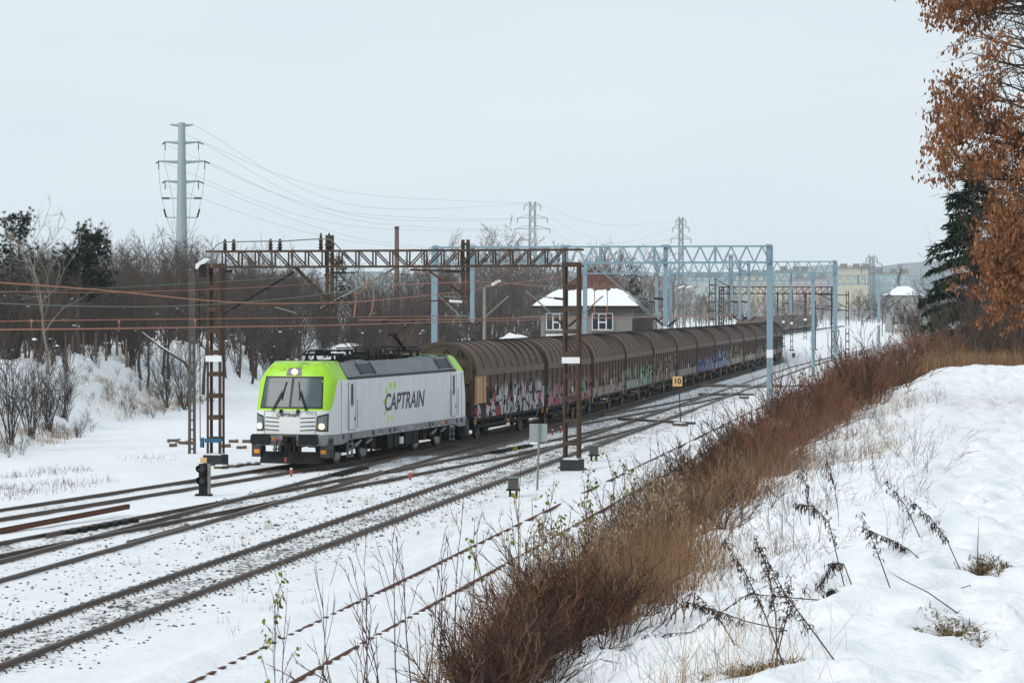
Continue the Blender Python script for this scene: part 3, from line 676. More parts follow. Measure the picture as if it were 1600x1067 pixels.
        mb.add([(p[0], p[1] - .08, .14) for p in P] + [(p[0], p[1] + .1, .56) for p in P], [(i, i + 1, 8 + i, 7 + i) for i in range(6)])
        mb.add([(p[0] , p[1] - .06, .14) for p in P] + [(p[0], p[1] + .12, .56) for p in P], [(i, 7 + i, 8 + i, i + 1) for i in range(6)])
        B('snow_plough', MT['dark'], mb)
        mb = MB(); mb.box((0, -.12, 1.0), (.12, .4, .18)); mb.box((0, -.3, .92), (.1, .12, .3)); mb.tube([(0, -.34, .95), (.02, -.36, .7), (.0, -.3, .45)], .05, 6); mb.box((0, .04, .95), (.5, .1, .36)); B('coupling_hook', MT['dark'], mb)
        mb = MB()
        for x in (-.42, -.25, .25, .42): mb.tube([(x, .05, .98), (x, -.14, .93), (x * 1.03, -.16, .6), (x * .9, -.05, .45)], .028, 6)
        B('brake_hose', MT['black'], mb)
        mb = MB(); mb.box((-.42, -.1, 1.0), (.07, .07, .09)); mb.box((.0, -.36, .3), (.05, .05, .16)); B('brake_cock', MT['red'], mb)
        mb = MB(); mb.box((-.56, -.1, 1.02), (.06, .07, .1)); B('brake_cock', MT['orange'], mb)
    # bogies
    for c in (4.2, LL - 4.2):
        for dy in (-1.5, 1.5):
            for s in (-1, 1):
                mb = MB(); mb.disc((s * .79, c + dy, .61), (1, 0, 0), .61, .13, 28); wh = mb.build('wheel', MT['wheel'], L)
                mb = MB(); mb.disc((s * .86, c + dy, .61), (1, 0, 0), .2, .1, 14); mb.build('hub', MT['under'], wh)
                mb = MB(); mb.disc((s * .863, c + dy, .61), (1, 0, 0), .50, .012, 24); mb.build('brake_disc', MT['tread'], wh)
                mb = MB(); mb.box((s * 1.12, c + dy, .62), (.3, .46, .40)); mb.tube([(s * 1.12, c + dy - .3, .6), (s * 1.12, c + dy - .3, .98)], .1, 8); mb.tube([(s * 1.12, c + dy + .3, .6), (s * 1.12, c + dy + .3, .98)], .1, 8); mb.build('axle_box', MT['under'], L)
        for s in (-1, 1):
            mb = MB(); mb.prism([(c - 2.2, .82), (c - 2.2, .96), (c + 2.2, .96), (c + 2.2, .82), (c + .9, .74), (c + .6, .5), (c - .6, .5), (c - .9, .74)], 0, min(s * .98, s * 1.2), max(s * .98, s * 1.2)); mb.build('bogie_frame', MT['under'], L)
            mb = MB()
            for q in (-.36, .36): mb.lathe((s * 1.22, c + q, .5), [(.15, 0), (.16, .05), (.13, .1), (.16, .15), (.13, .2), (.16, .25), (.13, .3), (.15, .4)], 10)
            mb.build('spring', MT['dark'], L)
            mb = MB(); mb.tube([(s * 1.34, c - .95, .62), (s * 1.34, c - .2, .80)], [.075, .05], 8); mb.build('damper', LGS, L); mb = MB(); mb.tube([(s * 1.34, c + .95, .80), (s * 1.34, c + .35, .66)], [.07, .045], 8); mb.build('damper', LGS, L)
            mb = MB()
            for q in (-2.15, 2.15): mb.tube([(s * 1.05, c + q, .9), (s * .95, c + q * 1.0, .25)], .05, 6)
            mb.build('sand_pipe', MT['under'], L)
    mb = MB(); mb.b2((-1.2, 6.9, .32), (1.2, 11.0, .92)); mb.build('transformer_tank', MT['under'], L)
    for s in (-1, 1):
        mb = MB(); [mb.b2((min(s * 1.18, s * 1.4), a, .36), (max(s * 1.18, s * 1.4), b, .88)) for a, b in ((7.0, 7.7), (7.85, 8.3), (9.2, 10.1), (10.2, 10.9))]; mb.build('equipment_box', MT['dark'], L)
        mb = MB(); [mb.tube([(s * 1.43, q, .45), (s * 1.43, q, .72)], .06, 8) for q in (8.5, 8.72)]; mb.build('air_bottle', MT['white'], L)
    mb = MB(); mb.b2((-1.3, .9, .9), (1.3, LL - .9, 1.16)); mb.build('underframe', MT['dark'], L)
    # roof gear
    mb = MB()
    for (y0, y1, x, h) in ((2.6, 3.6, .4, .12), (6.4, 7.3, .5, .22), (8.2, 9.0, .45, .34), (9.6, 10.3, .3, .28), (10.9, 11.5, .55, .2)): mb = MB(); mb.b2((-x, y0, 3.6), (x, y1, 3.66 + h)); mb.build('roof_equipment', MT['dark'], L)
    for (x, y, h) in ((.5, 7.8, .5), (-.5, 7.8, .5), (.55, 9.3, .55), (-.3, 9.3, .55), (.45, 8.6, .6), (-.5, 8.8, .55), (.1, 10.6, .5)): mb = MB(); mb.lathe((x, y, 3.62), [(.10, 0), (.12, .06), (.08, .1), (.12, .16), (.08, .2), (.12, .26), (.07, .3), (.06, h)], 8); mb.build('roof_insulator', MT['insul'], L)
    mb = MB(); mb.tube([(.35, 3.0, 4.12), (.35, 8.6, 4.12), (.2, 9.4, 4.2), (.3, 14.2, 4.1)], .035, 6); mb.tube([(-.45, 6.4, 4.16), (-.45, 10.6, 4.18)], .03, 6)
    for y in (5.9, 7.8, 9.3, 11.6): mb.tube([(.35, y, 3.66), (.35, y, 4.12)], .05, 6)
    mb.build('busbar', MT['dark'], L)
    def panto(y0, up, s):
        o = MB()
        for x in (-.5, .5):
            for q in (-.45, .45): o.lathe((x, y0 + q, 3.64), [(.07, 0), (.09, .05), (.06, .09), (.09, .14), (.06, .18), (.05, .3)], 8)
            o.bar((x, y0 - .75, 3.97), (x, y0 + .75, 3.97), .07)
        for q in (-.7, 0, .7): o.bar((-.55, y0 + q, 3.97), (.55, y0 + q, 3.97), .07)
        if not up:
            zt = 4.12
            o.bar((0, y0 + .6 * s, 4.03), (0, y0 - .85 * s, 4.07), .1); o.tube([(.3, y0 - .85 * s, 4.08), (.45, y0 + .55 * s, 4.12)], .025, 6); o.tube([(-.3, y0 - .85 * s, 4.08), (-.45, y0 + .55 * s, 4.12)], .025, 6)
            yh = y0 + .5 * s
        else:
            k = (0, y0 - 1.25 * s, 4.62); zt = 5.24; yh = y0 + .25 * s
            o.tube([(0, y0 + .35 * s, 4.0), k], [.07, .055], 8); o.tube([(.12, y0 - .05 * s, 4.0), (.12, y0 - 1.05 * s, 4.56)], .022, 6)
            o.tube([k, (.42, yh, zt - .08)], .026, 6); o.tube([k, (-.42, yh, zt - .08)], .026, 6); o.tube([(0, k[1] + .1, k[2] - .1), (0, yh - .1 * s, zt - .1)], .015, 6); o.box(k, (.4, .14, .1))
        for q in (-.2, .2):
            o.tube([(-.98, yh + q, zt - .22), (-.8, yh + q, zt - .05), (-.55, yh + q, zt), (.55, yh + q, zt), (.8, yh + q, zt - .05), (.98, yh + q, zt - .22)], .028, 6)
        for x in (-.42, .42): o.bar((x, yh - .2, zt - .04), (x, yh + .2, zt - .04), .05)
        return o.build('pantograph', MT['dark'], L)
    panto(3.7, False, 1); panto(13.2, True, 1)['label'] = 'raised rear pantograph'
    for y in (12.4, 12.9, 14.1, 14.6, 4.6, 5.2): mb = MB(); mb.tube([(.5, y, 3.68), (.75, y + .25, 3.74), (.95, y + .35, 3.70)], .022, 5); mb.build('roof_lead', MT['galv'], L)
    return L
LOCO = build_loco()

# ------------------------------------------------------------------ covered wagons
BROWN = (.085, .057, .045)
WROOF = mat('brown wagon roof', (.115, .08, .063), .75, 0, (.8, .8, (.175, .128, .102)), bump=.2)
WEND = mat('brown wagon end', (.06, .047, .042), .75, 0, (1.5, .9, (.10, .075, .06)))
WEAVE = mat('wagon eave', (.135, .105, .086), .75, 0, (1.2, .7, (.175, .145, .122)))
def graffiti(name, seed, cols, amount, ztop=2.1, beige=None, low=(.21, .18, .155), zlow=1.5, edge=.06, scale=(1.4, 2.2)):
    m = bpy.data.materials.new(name); m.use_nodes = True
    n, l = m.node_tree.nodes, m.node_tree.links; b = n['Principled BSDF']; b.inputs['Roughness'].default_value = .75; b.inputs['Specular IOR Level'].default_value = .1
    t = n.new('ShaderNodeTexCoord'); s = n.new('ShaderNodeSeparateXYZ'); l.new(t.outputs['Object'], s.inputs[0])
    def mth(op, a, c, d=None):
        x = n.new('ShaderNodeMath'); x.operation = op
        for i, v in enumerate((a, c, d)):
            if v is None: continue
            if isinstance(v, (int, float)): x.inputs[i].default_value = v
            else: l.new(v, x.inputs[i])
        return x.outputs[0]
    def mix(f, a, c):
        x = n.new('ShaderNodeMix'); x.data_type = 'RGBA'
        for i, v in ((0, f), (6, a), (7, c)):
            if isinstance(v, tuple): x.inputs[i].default_value = (*v, 1)
            elif isinstance(v, (int, float)): x.inputs[i].default_value = v
            else: l.new(v, x.inputs[i])
        return x.outputs[2]
    def noise(sc, det, scale3, off=0):
        q = n.new('ShaderNodeMapping'); q.inputs['Scale'].default_value = scale3; q.inputs['Location'].default_value = (seed * 3.7 + off, seed * 9.1 + off, seed * 1.3)
        x = n.new('ShaderNodeTexNoise'); x.inputs['Scale'].default_value = sc; x.inputs['Detail'].default_value = det; x.inputs['Roughness'].default_value = .65
        l.new(t.outputs['Object'], q.inputs[0]); l.new(q.outputs[0], x.inputs['Vector']); return x.outputs[0]
    base = mix(noise(1.5, 5, (1, 1, .4)), BROWN, (.13, .095, .075))
    # wavy letter-like cells
    q = n.new('ShaderNodeMapping'); q.inputs['Scale'].default_value = (0.01, scale[0], scale[1] * .55); q.inputs['Location'].default_value = (0, seed * 5.3, seed * .7)
    wv = n.new('ShaderNodeTexNoise'); wv.inputs['Scale'].default_value = 1.7; wv.inputs['Detail'].default_value = 1; l.new(t.outputs['Object'], wv.inputs['Vector'])
    va = n.new('ShaderNodeVectorMath'); va.operation = 'MULTIPLY_ADD'; va.inputs[1].default_value = (.0, .8, .8); l.new(wv.outputs['Color'], va.inputs[0]); l.new(t.outputs['Object'], va.inputs[2])
    l.new(va.outputs[0], q.inputs[0])
    vo = n.new('ShaderNodeTexVoronoi'); vo.inputs['Scale'].default_value = 1.0; l.new(q.outputs[0], vo.inputs['Vector'])
    ve = n.new('ShaderNodeTexVoronoi'); ve.feature = 'DISTANCE_TO_EDGE'; ve.inputs['Scale'].default_value = 1.0; l.new(q.outputs[0], ve.inputs['Vector'])
    sc = n.new('ShaderNodeSeparateColor'); l.new(vo.outputs['Color'], sc.inputs[0])
    r = n.new('ShaderNodeValToRGB'); r.color_ramp.interpolation = 'CONSTANT'; e = r.color_ramp.elements
    while len(e) < len(cols): e.new(.5)
    for i, c in enumerate(cols): e[i].position = i / len(cols); e[i].color = (*c, 1)
    l.new(sc.outputs[0], r.inputs[0])
    cell = mix(mth('LESS_THAN', ve.outputs['Distance'], edge), r.outputs[0], (.02, .018, .018))
    cell = mix(mth('MULTIPLY', noise(5, 5, (1, 1, .25)), .55), cell, BROWN)
    # how far up the paint reaches
    top = mth('MULTIPLY_ADD', noise(1.2, 3, (1, 1, .2), 4), 1.6, ztop - .8)
    m1 = n.new('ShaderNodeMapRange'); m1.inputs['From Min'].default_value = .28; m1.inputs['From Max'].default_value = -.05; l.new(mth('SUBTRACT', s.outputs['Z'], top), m1.inputs['Value'])
    m2 = n.new('ShaderNodeMapRange'); m2.inputs['From Min'].default_value = .62 - amount; m2.inputs['From Max'].default_value = .70 - amount; l.new(noise(.5, 2, (1, 1, .6), 7), m2.inputs['Value'])
    msk = mth('MULTIPLY', m1.outputs[0], m2.outputs[0])
    lowm = n.new('ShaderNodeMapRange'); lowm.inputs['From Min'].default_value = zlow + .02; lowm.inputs['From Max'].default_value = zlow - .02; l.new(s.outputs['Z'], lowm.inputs['Value'])
    base = mix(lowm.outputs[0], base, mix(noise(3, 5, (1, 1, 1)), tuple(min(.6, v * 1.35) for v in low), tuple(v * .7 for v in low)))
    col = mix(msk, base, cell)
    if beige:
        bm = mth('MULTIPLY', mth('LESS_THAN', s.outputs['Y'], beige[0]), mth('GREATER_THAN', s.outputs['Z'], 1.62))
        col = mix(bm, col, mix(noise(3, 5, (1, 1, .5)), (.52, .34, .19), (.40, .26, .15)))
    st = n.new('ShaderNodeMapRange'); st.inputs['From Min'].default_value = .55; st.inputs['From Max'].default_value = .8; l.new(noise(6, 4, (1, 1.5, .12), 2), st.inputs['Value'])
    col = mix(mth('MULTIPLY', st.outputs[0], .55), col, (.05, .04, .034))
    l.new(col, b.inputs['Base Color'])
    return m
add_streaks(WROOF, (.05, .038, .032), .75, (1.2, 5, 1.2)); add_streaks(WEND, (.13, .07, .04), .6)
def arc(x): return 3.08 + 1.16 * max(0, 1 - (abs(x) / 1.45) ** 2.3) ** .62
WL = 13.25; PITCH = 13.82
RX = [1.45 * math.cos(math.pi * k / 18) for k in range(19)]
def roof_curve(dz=0, k=1.0): return [(x * k, arc(x) + dz) for x in [1.45 * (1 - 2 * i / 22) for i in range(23)]]
def wagon_proto(detail):
    o = thing('covered_wagon', None, None)
    halves = ((.10, WL / 2 + .06, 0), (WL / 2 - .02, WL - .10, 1))
    for (a, b, k) in halves:
        g = .0 if k == 0 else .035
        mb = MB(); mb.mi = 0
        c = [(1.45 - g, 3.0)] + roof_curve(-g, 1 - g / 1.45) + [(-1.45 + g, 3.0)]
        rows = [[(p[0], y, p[1]) for p in c] for y in (a, b)]; mb.grid([r for r in rows])
        for y in (a, b): mb.add([(p[0], y, p[1]) for p in c] + [(p[0] * .96, y, p[1] - .07) for p in c], [(i, i + 1, len(c) + i + 1, len(c) + i) for i in range(len(c) - 1)])
        for s in (-1, 1):
            mb.mi = 2; x = s * (1.462 - g); mb.b2((min(x, s * 1.36), a, 2.80), (max(x, s * 1.36), b, 3.07))
            mb.mi = 1; x = s * (1.40 - g * .5); mb.b2((min(x, s * 1.33), a + .03, 1.42), (max(x, s * 1.33), b - .03, 2.80)); x = s * (1.425 - g * .5); mb.b2((min(x, s * 1.33), a + .01, 1.0), (max(x, s * 1.33), b - .01, 1.44))
        sw = mb.build('sliding_wall', [WROOF, WROOF, WEAVE], o, smooth=False)
        sw['graf'] = 1
        n = 6
        if detail:
            for i in range(n):
                y = a + .12 + (b - a - .24) * i / (n - 1)
                for s in (1, -1):
                    m2 = MB(); m2.b2((min(s * 1.39, s * (1.455 - g * .5)), y - .055, 1.44), (max(s * 1.39, s * (1.455 - g * .5)), y + .055, 2.80)); rb = m2.build('rib', WROOF, sw); rb['graf'] = 1
                y2 = a + .05 + (b - a - .1) * i / (n - 1)
                m2 = MB(); cc = roof_curve(.0, 1.0); m2.grid([[(p[0] * 1.006, y2 + q, p[1] + d) for p in cc] for q, d in ((-.045, -.03), (-.03, .035), (.03, .035), (.045, -.03))]); m2.build('roof_ridge', MT['dark'] if 0 < i < n - 1 else WEND, sw)
    for y, s in ((0, 1), (WL, -1)):
        mb = MB(); c = roof_curve(-.12, .95); P = [(1.36, .95)] + [(p[0], p[1]) for p in c] + [(-1.36, .95)]
        mb.prism(P, 1, min(y + s * .02, y + s * .12), max(y + s * .02, y + s * .12)); ew = mb.build('end_wall', WEND, o)
        if detail:
            m2 = MB(); c = roof_curve(-.02, .985); m2.grid([[(p[0] * k, y + s * yy, p[1] + d) for p in c] for k, yy, d in ((1, .12, 0), (1.0, -.02, 0), (.93, -.02, -.12), (.93, .1, -.12))]); m2.build('end_frame', WEND, ew)
            m2 = MB()
            for x in (-1.28, -.5, .5, 1.28): m2.box((x, y - s * .04, 2.2), (.1, .12, 2.3))
            for z in (1.75, 2.55): m2.box((0, y - s * .05, z), (2.6, .1, .14))
            m2.build('end_post', WEND, ew)
            m2 = MB()
            for x in (.2, .8): m2.tube([(x - .12, y - s * .1, 3.62), (x - .1, y - s * .13, 3.8), (x, y - s * .13, 3.9), (x + .1, y - s * .13, 3.8), (x + .14, y - s * .1, 3.55)], .035, 6)
            m2.build('roof_bracket', MT['dark'], ew)
            m2 = MB(); m2.box((.75, y - s * .06, 3.12), (.36, .04, .26)); m2.build('lamp_plate', MT['railrust'], ew)
    mb = MB()
    for s in (-1, 1):
        mb.b2((min(s * 1.1, s * 1.34), .05, .86), (max(s * 1.1, s * 1.34), WL - .05, 1.0)); mb.b2((min(s * 1.22, s * 1.3), .9, .58), (max(s * 1.22, s * 1.3), WL - .9, .68))
        for y in (2.0, 4.8, WL - 4.8, WL - 2.0): mb.bar((s * 1.26, y, .9), (s * 1.26, y, .6), .07)
    mb.b2((-1.05, .1, .78), (1.05, WL - .1, 1.0)); mb.b2((-1.3, -.02, .84), (1.3, .25, 1.12)); mb.b2((-1.3, WL - .25, .84), (1.3, WL + .02, 1.12)); mb.b2((-.6, 4.3, .35), (.6, 9, .8))
    mb.build('underframe', MT['under'], o)
    for y in (2.6, WL - 2.6):
        mb = MB()
        for s in (-1, 1): mb.disc((s * .79, y, .46), (1, 0, 0), .46, .13, 22 if detail else 10)
        mb.tube([(-.8, y, .46), (.8, y, .46)], .09, 6)
        ws = mb.build('wheelset', MT['wheel'], o)
        mb = MB()
        for s in (-1, 1):
            mb.box((s * 1.1, y, .48), (.24, .3, .32)); mb.prism([(y - .8, .78), (y + .8, .78), (y + .35, .66), (y - .35, .66)], 0, min(s * 1.04, s * 1.16), max(s * 1.04, s * 1.16))
            mb.box((s * 1.12, y - .26, .62), (.14, .06, .5)); mb.box((s * 1.12, y + .26, .62), (.14, .06, .5))
        mb.build('axle_guard', MT['under'], o)
    for y, s in ((0, -1), (WL, 1)):
        for x in (-.87, .87):
            mb = MB(); mb.tube([(x, y, 1.04), (x, y + s * .26, 1.04)], .09, 8); mb.disc((x, y + s * .27, 1.04), (0, 1, 0), .21, .03, 14); mb.build('buffer', MT['dark'], o)
        if detail:
            mb = MB(); mb.box((1.36, y - s * .22, .86), (.03, .2, .2)); mk = mb.build('orange_marker', MT['orange'], o)
            mb = MB(); mb.box((1.376, y - s * .22, .86), (.012, .1, .1)); mb.build('marker_eye', MT['black'], mk)
            mb = MB(); mb.box((1.30, y - s * .5, .46), (.05, .36, .04)); mb.box((1.30, y - s * .34, .66), (.04, .04, .4)); mb.box((1.30, y - s * .66, .66), (.04, .04, .4)); mb.build('step', MT['dark'], o)
    if detail:
        mb = MB(); mb.box((1.32, 6.3, .62), (.04, .1, .24)); mb.build('orange_marker', MT['orange'], o)
        mb = MB(); [mb.bar((1.41, y, 1.3), (1.33, y - .55, .66), .05, .03) for y in (.75, 6.2, 6.9, 12.4)]; mb.build('stay_bar', MT['tubeg'], o)
        mb = MB(); mb.box((1.445, 7.1, 1.62), (.012, .24, .3)); mb.build('label_plate', MT['white'], o)
    return o
P_NEAR = wagon_proto(True); P_FAR = wagon_proto(False)
grey, wht, redc, pink, teal, green_, bluec, lil, yel, brn = (.30, .28, .26), (.58, .58, .60), (.42, .07, .08), (.42, .22, .24), (.14, .36, .30), (.22, .36, .24), (.08, .17, .40), (.27, .24, .36), (.50, .38, .12), (.16, .11, .08)
GR = [graffiti('graffiti wagon 1', 1, [wht, (.52, .52, .55), redc, wht, (.03, .03, .03), wht], .45, 2.15, (2.0,), (.42, .42, .43), 1.46, .075, (1.9, 2.6)),
      graffiti('graffiti wagon 2', 2, [pink, redc, pink, (.34, .30, .30), teal, pink], .24, 2.0, None, (.30, .19, .18)),
      graffiti('graffiti wagon 3', 3, [pink, (.38, .17, .25), (.30, .30, .27), pink, (.36, .35, .25), green_], .20, 2.0, None, (.28, .22, .2)),
      graffiti('graffiti wagon 4', 4, [green_, (.30, .40, .30), teal, (.36, .34, .28)], .22, 2.1, None, (.25, .28, .25)),
      graffiti('graffiti wagon 5', 5, [(.36, .26, .2), brn, (.32, .28, .24), brn], .2, 2.5, None, (.27, .23, .2)),
      graffiti('graffiti wagon 6', 6, [brn, lil, (.2, .17, .15), brn], .12, 2.2, None, (.25, .22, .19)),
      graffiti('graffiti wagon 7', 7, [bluec, (.14, .26, .48), lil, (.33, .30, .36)], .30, 1.8, None, (.34, .29, .37)),
      graffiti('graffiti wagon 8', 8, [bluec, (.5, .5, .52), (.12, .2, .4), lil], .24, 2.1, None, (.28, .27, .30)),
      graffiti('graffiti wagon 9', 9, [yel, (.5, .42, .2), teal, (.36, .34, .2)], .2, 2.3, None, (.30, .28, .21)),
      graffiti('plain wagon wall', 12, [brn, grey, brn, (.2, .17, .15)], .12, 2.0, None, (.30, .265, .235)),
      graffiti('faded wagon wall', 15, [grey, (.3, .22, .22), (.25, .3, .28), brn], .28, 2.0, None, (.30, .265, .235))]
ORD = ['first', 'second', 'third', 'fourth', 'fifth', 'sixth', 'seventh', 'eighth', 'ninth', 'tenth', 'eleventh', 'twelfth', 'thirteenth', 'fourteenth', 'fifteenth', 'sixteenth', 'seventeenth', 'eighteenth', 'nineteenth', 'twentieth']
DESC = ['with white and red graffiti and beige end panels', 'with pink and turquoise graffiti', 'with pale pink graffiti', 'with pale green graffiti', 'with brown and beige paint marks', 'mostly bare brown', 'with blue graffiti low down', 'with a blue and white panel', 'with a yellow panel']
def put_wagon(i, p0, p1):
    d = p1 - p0; near = i < 14
    pr = P_NEAR if near else P_FAR
    o = dup(pr); o.location = p0; o.rotation_euler = (0, 0, -math.atan2(d.x, d.y))
    g = GR[i] if i < 9 else GR[9 if i % 2 else 10]
    for c in list(o.children) + [x for y in o.children for x in y.children]:
        if c.get('graf'):
            k = 1 if c.name.startswith('sliding') else 0
            c.material_slots[k].link = 'OBJECT'; c.material_slots[k].material = g
            del c['graf']
    if i < 14: lab = 'brown covered wagon, %s behind the locomotive%s' % (ORD[i], (', ' + DESC[i]) if i < 9 else '')
    else: lab = 'brown covered wagon in the far curved part of the train'
    tag(o, lab, 'freight wagon', 'covered wagons of the train'); return o
def train():
    # walk along the line from the locomotive's rear
    Ds = np.arange(80, 760, .05); uT = np.where(Ds < 133, cu('T1', Ds), cu('P', Ds)); X = uT + M_ * Ds
    s = np.concatenate([[0], np.cumsum(np.hypot(np.diff(X), np.diff(Ds)))])
    back = LOCO.matrix_world @ Vector((0, 0, 0)); D0 = LOCO.location.y
    s0 = np.interp(D0, Ds, s) + LL + .62 + .30
    i = 0
    while True:
        a = s0 + i * PITCH; b = a + WL
        Da, Db = np.interp(a, s, Ds), np.interp(b, s, Ds)
        if Db > 728: break
        # a two-axle wagon sits on its axles
        pa = Vector((np.interp(Da, Ds, X), Da, 0)); pb = Vector((np.interp(Db, Ds, X), Db, 0))
        o = put_wagon(i, pa, pb); last = (o, pa, pb); i += 1
    o, pa, pb = last; d = (pb - pa).normalized()
    mb = MB(); mb.box((0, WL + .04, 2.1), (2.4, .05, 1.6)); mb.build('red_end_panel', MT['red'], o)
train()
for pr in (P_NEAR, P_FAR):
    for c in list(pr.children):
        for d in list(c.children): bpy.data.objects.remove(d)
        bpy.data.objects.remove(c)
    bpy.data.objects.remove(pr)
# ------------------------------------------------------------------ overhead line gantries
def insulator(mb, p, q, r=.055, n=6):
    p, q = Vector(p), Vector(q); pts = []; rs = []
    for k in range(2 * n + 1): pts.append(p.lerp(q, k / (2 * n))); rs.append(r if k % 2 else r * .55)
    mb.tube(pts, rs, 8)
def brown_gantry():
    pl, pr = px_ground(337, 734, -.30), px_ground(894, 742, -.30)
    d = pr - pl; S = d.length; rz = math.atan2(d.y, d.x)
    o = thing('catenary_gantry', 'rusty brown lattice gantry spanning the tracks above the locomotive', 'gantry', pl, rz)
    ZT, ZB = 8.08, 7.50      # over the base
    def add(name, mb, m=MT['rust'], par=o): return mb.build(name, m, par)
    for x, w in ((0, .46), (S, .50)):
        mb = MB()
        for a in (-1, 1):
            for b in (-1, 1):
                mb.box((x + a * w / 2, b * .22, 3.95), (.09, .018, 7.2)); mb.box((x + a * (w / 2 + .036), b * (.22 - .04), 3.95), (.018, .09, 7.2))
        add('column', mb); z = 1.15; k = 0
        while z < 7.6:
            for b in (-1, 1):
                mb = MB(); mb.box((x, b * .235, z), (w + .06, .012, .16)); add('batten_plate', mb)
            z += .80; k += 1
        mb = MB(); mb.box((x, -.25, 4.12), (w + .16, .012, .22)); add('white_band', mb, MT['white'])
        mb = MB(); mb.prism([(x - .37, -.36), (x + .37, -.36), (x + .37, .36), (x - .37, .36)], 2, -.25, .56); add('foundation_block', mb, MT['tar'])
        mb = MB(); mb.box((x, 0, .58), (.56, .52, .07)); add('snow_cap', mb, MT['snowcap'])
    mb = MB(); mb.box((0, -.26, 1.10), (.66, .03, .15)); mb.box((-.42, -.3, 1.02), (.12, .14, .36)); add('blue_drive_box', mb, MT['bluew'])
    mb = MB(); mb.tube([(-.5, -.3, 1.1), (-.52, -.3, 6.7)], .018, 5); add('drive_rod', mb, MT['dark'])
    x0, x1 = -.30, S + .38
    for z in (ZT, ZB):
        for b in (-.2, .2):
            mb = MB(); mb.bar((x0, b, z), (x1, b, z), .075, .075); add('chord', mb)
    n = 20; xs = [.32 + (S - .62) * i / n for i in range(n + 1)]
    for i in range(n + 1):
        for b in (-.2, .2):
            mb = MB(); mb.bar((xs[i], b, ZB), (xs[i], b, ZT), .05, .05); add('post', mb)
            if i < n:
                mb = MB(); a, c = (ZT, ZB) if i < n * .53 else (ZB, ZT); mb.bar((xs[i] + .04, b, a), (xs[i + 1] - .04, b, c), .045, .045); add('diagonal', mb)
        mb = MB()
        for z in (ZT, ZB): mb.bar((xs[i], -.2, z), (xs[i], .2, z), .04, .04)
        add('cross_bar', mb)
    sc = S / 557.0
    def gx(px): return (px - 337) * sc
    def gzz(py): return (734 - py) * sc + .0
    # hanging posts with braces
    for px, y1, y0 in ((519, 492, 376), (731, 474, 384)):
        for b in (-.08, .08):
            mb = MB(); mb.bar((gx(px) + b * 1.2, 0, gzz(y1)), (gx(px) + b * 1.2, 0, gzz(y0)), .055, .12); add('hanging_post', mb)
        mb = MB(); [mb.box((gx(px), 0, gzz(y)), (.30, .2, .10)) for y in (y1 - 12, 414, 391)]; add('clamp', mb)
    for b in (-.1, .1):
        mb = MB(); mb.bar((gx(464), b, ZB), (gx(519), b, gzz(478)), .06, .09); add('brace', mb)
    # insulators standing on the beam, carrying the feeder
    for px in (352, 366, 425, 440, 505, 518):
        mb = MB(); h = .42 if px < 500 else .62; mb.lathe((gx(px), 0, ZT + .04), [(.10, 0), (.05, .05), (.11, .08), (.05, .15), (.1, .19), (.05, .25), (.08, .3), (.03, h)], 8); add('post_insulator', mb, MT['insul'])
    # cantilevers
    def tube(a, b, r=.03, m=MT['dark'], nm='cantilever_tube', ya=0, yb=0):
        mb = MB(); mb.tube([(gx(a[0]), ya, gzz(a[1])), (gx(b[0]), yb, gzz(b[1]))], r, 6); return add(nm, mb, m)
    def ins(a, b, m=MT['insul'], r=.07):
        mb = MB(); insulator(mb, (gx(a[0]), 0, gzz(a[1])), (gx(b[0]), 0, gzz(b[1])), r); return add('insulator', mb, m)
    tube((347, 497), (462, 432), .045); ins((347, 497), (365, 487)); tube((384, 482), (452, 482), .022, MT['railrust'], 'steady_arm'); tube((432, 485), (466, 494), .022, MT['tubeg'], 'steady_arm'); ins((350, 431), (364, 430))
    tube((505, 487), (622, 426), .045, MT['tubeg']); ins((507, 487), (540, 470)); ins((520, 433), (545, 433), r=.06); tube((519, 433), (560, 433), .02)
    tube((645, 429), (731, 432), .04, MT['railrust']); ins((700, 431), (727, 432)); tube((676, 432), (722, 462), .04, MT['railrust']); ins((708, 453), (726, 465)); tube((664, 475), (731, 477), .03, MT['railrust'], 'steady_arm'); ins((706, 476), (726, 477), MT['white'], .06)
    # balance weight and pulley at the left column
    mb = MB(); mb.box((gx(320), 0, gzz(437)), (.45, .1, .08)); mb.disc((gx(318), 0, gzz(427)), (0, 1, 0), .2, .1, 14); mb.disc((gx(323), 0, gzz(430)), (0, 1, 0), .14, .14, 12); add('tension_wheel', mb, MT['dark'])
    return o
brown_gantry()

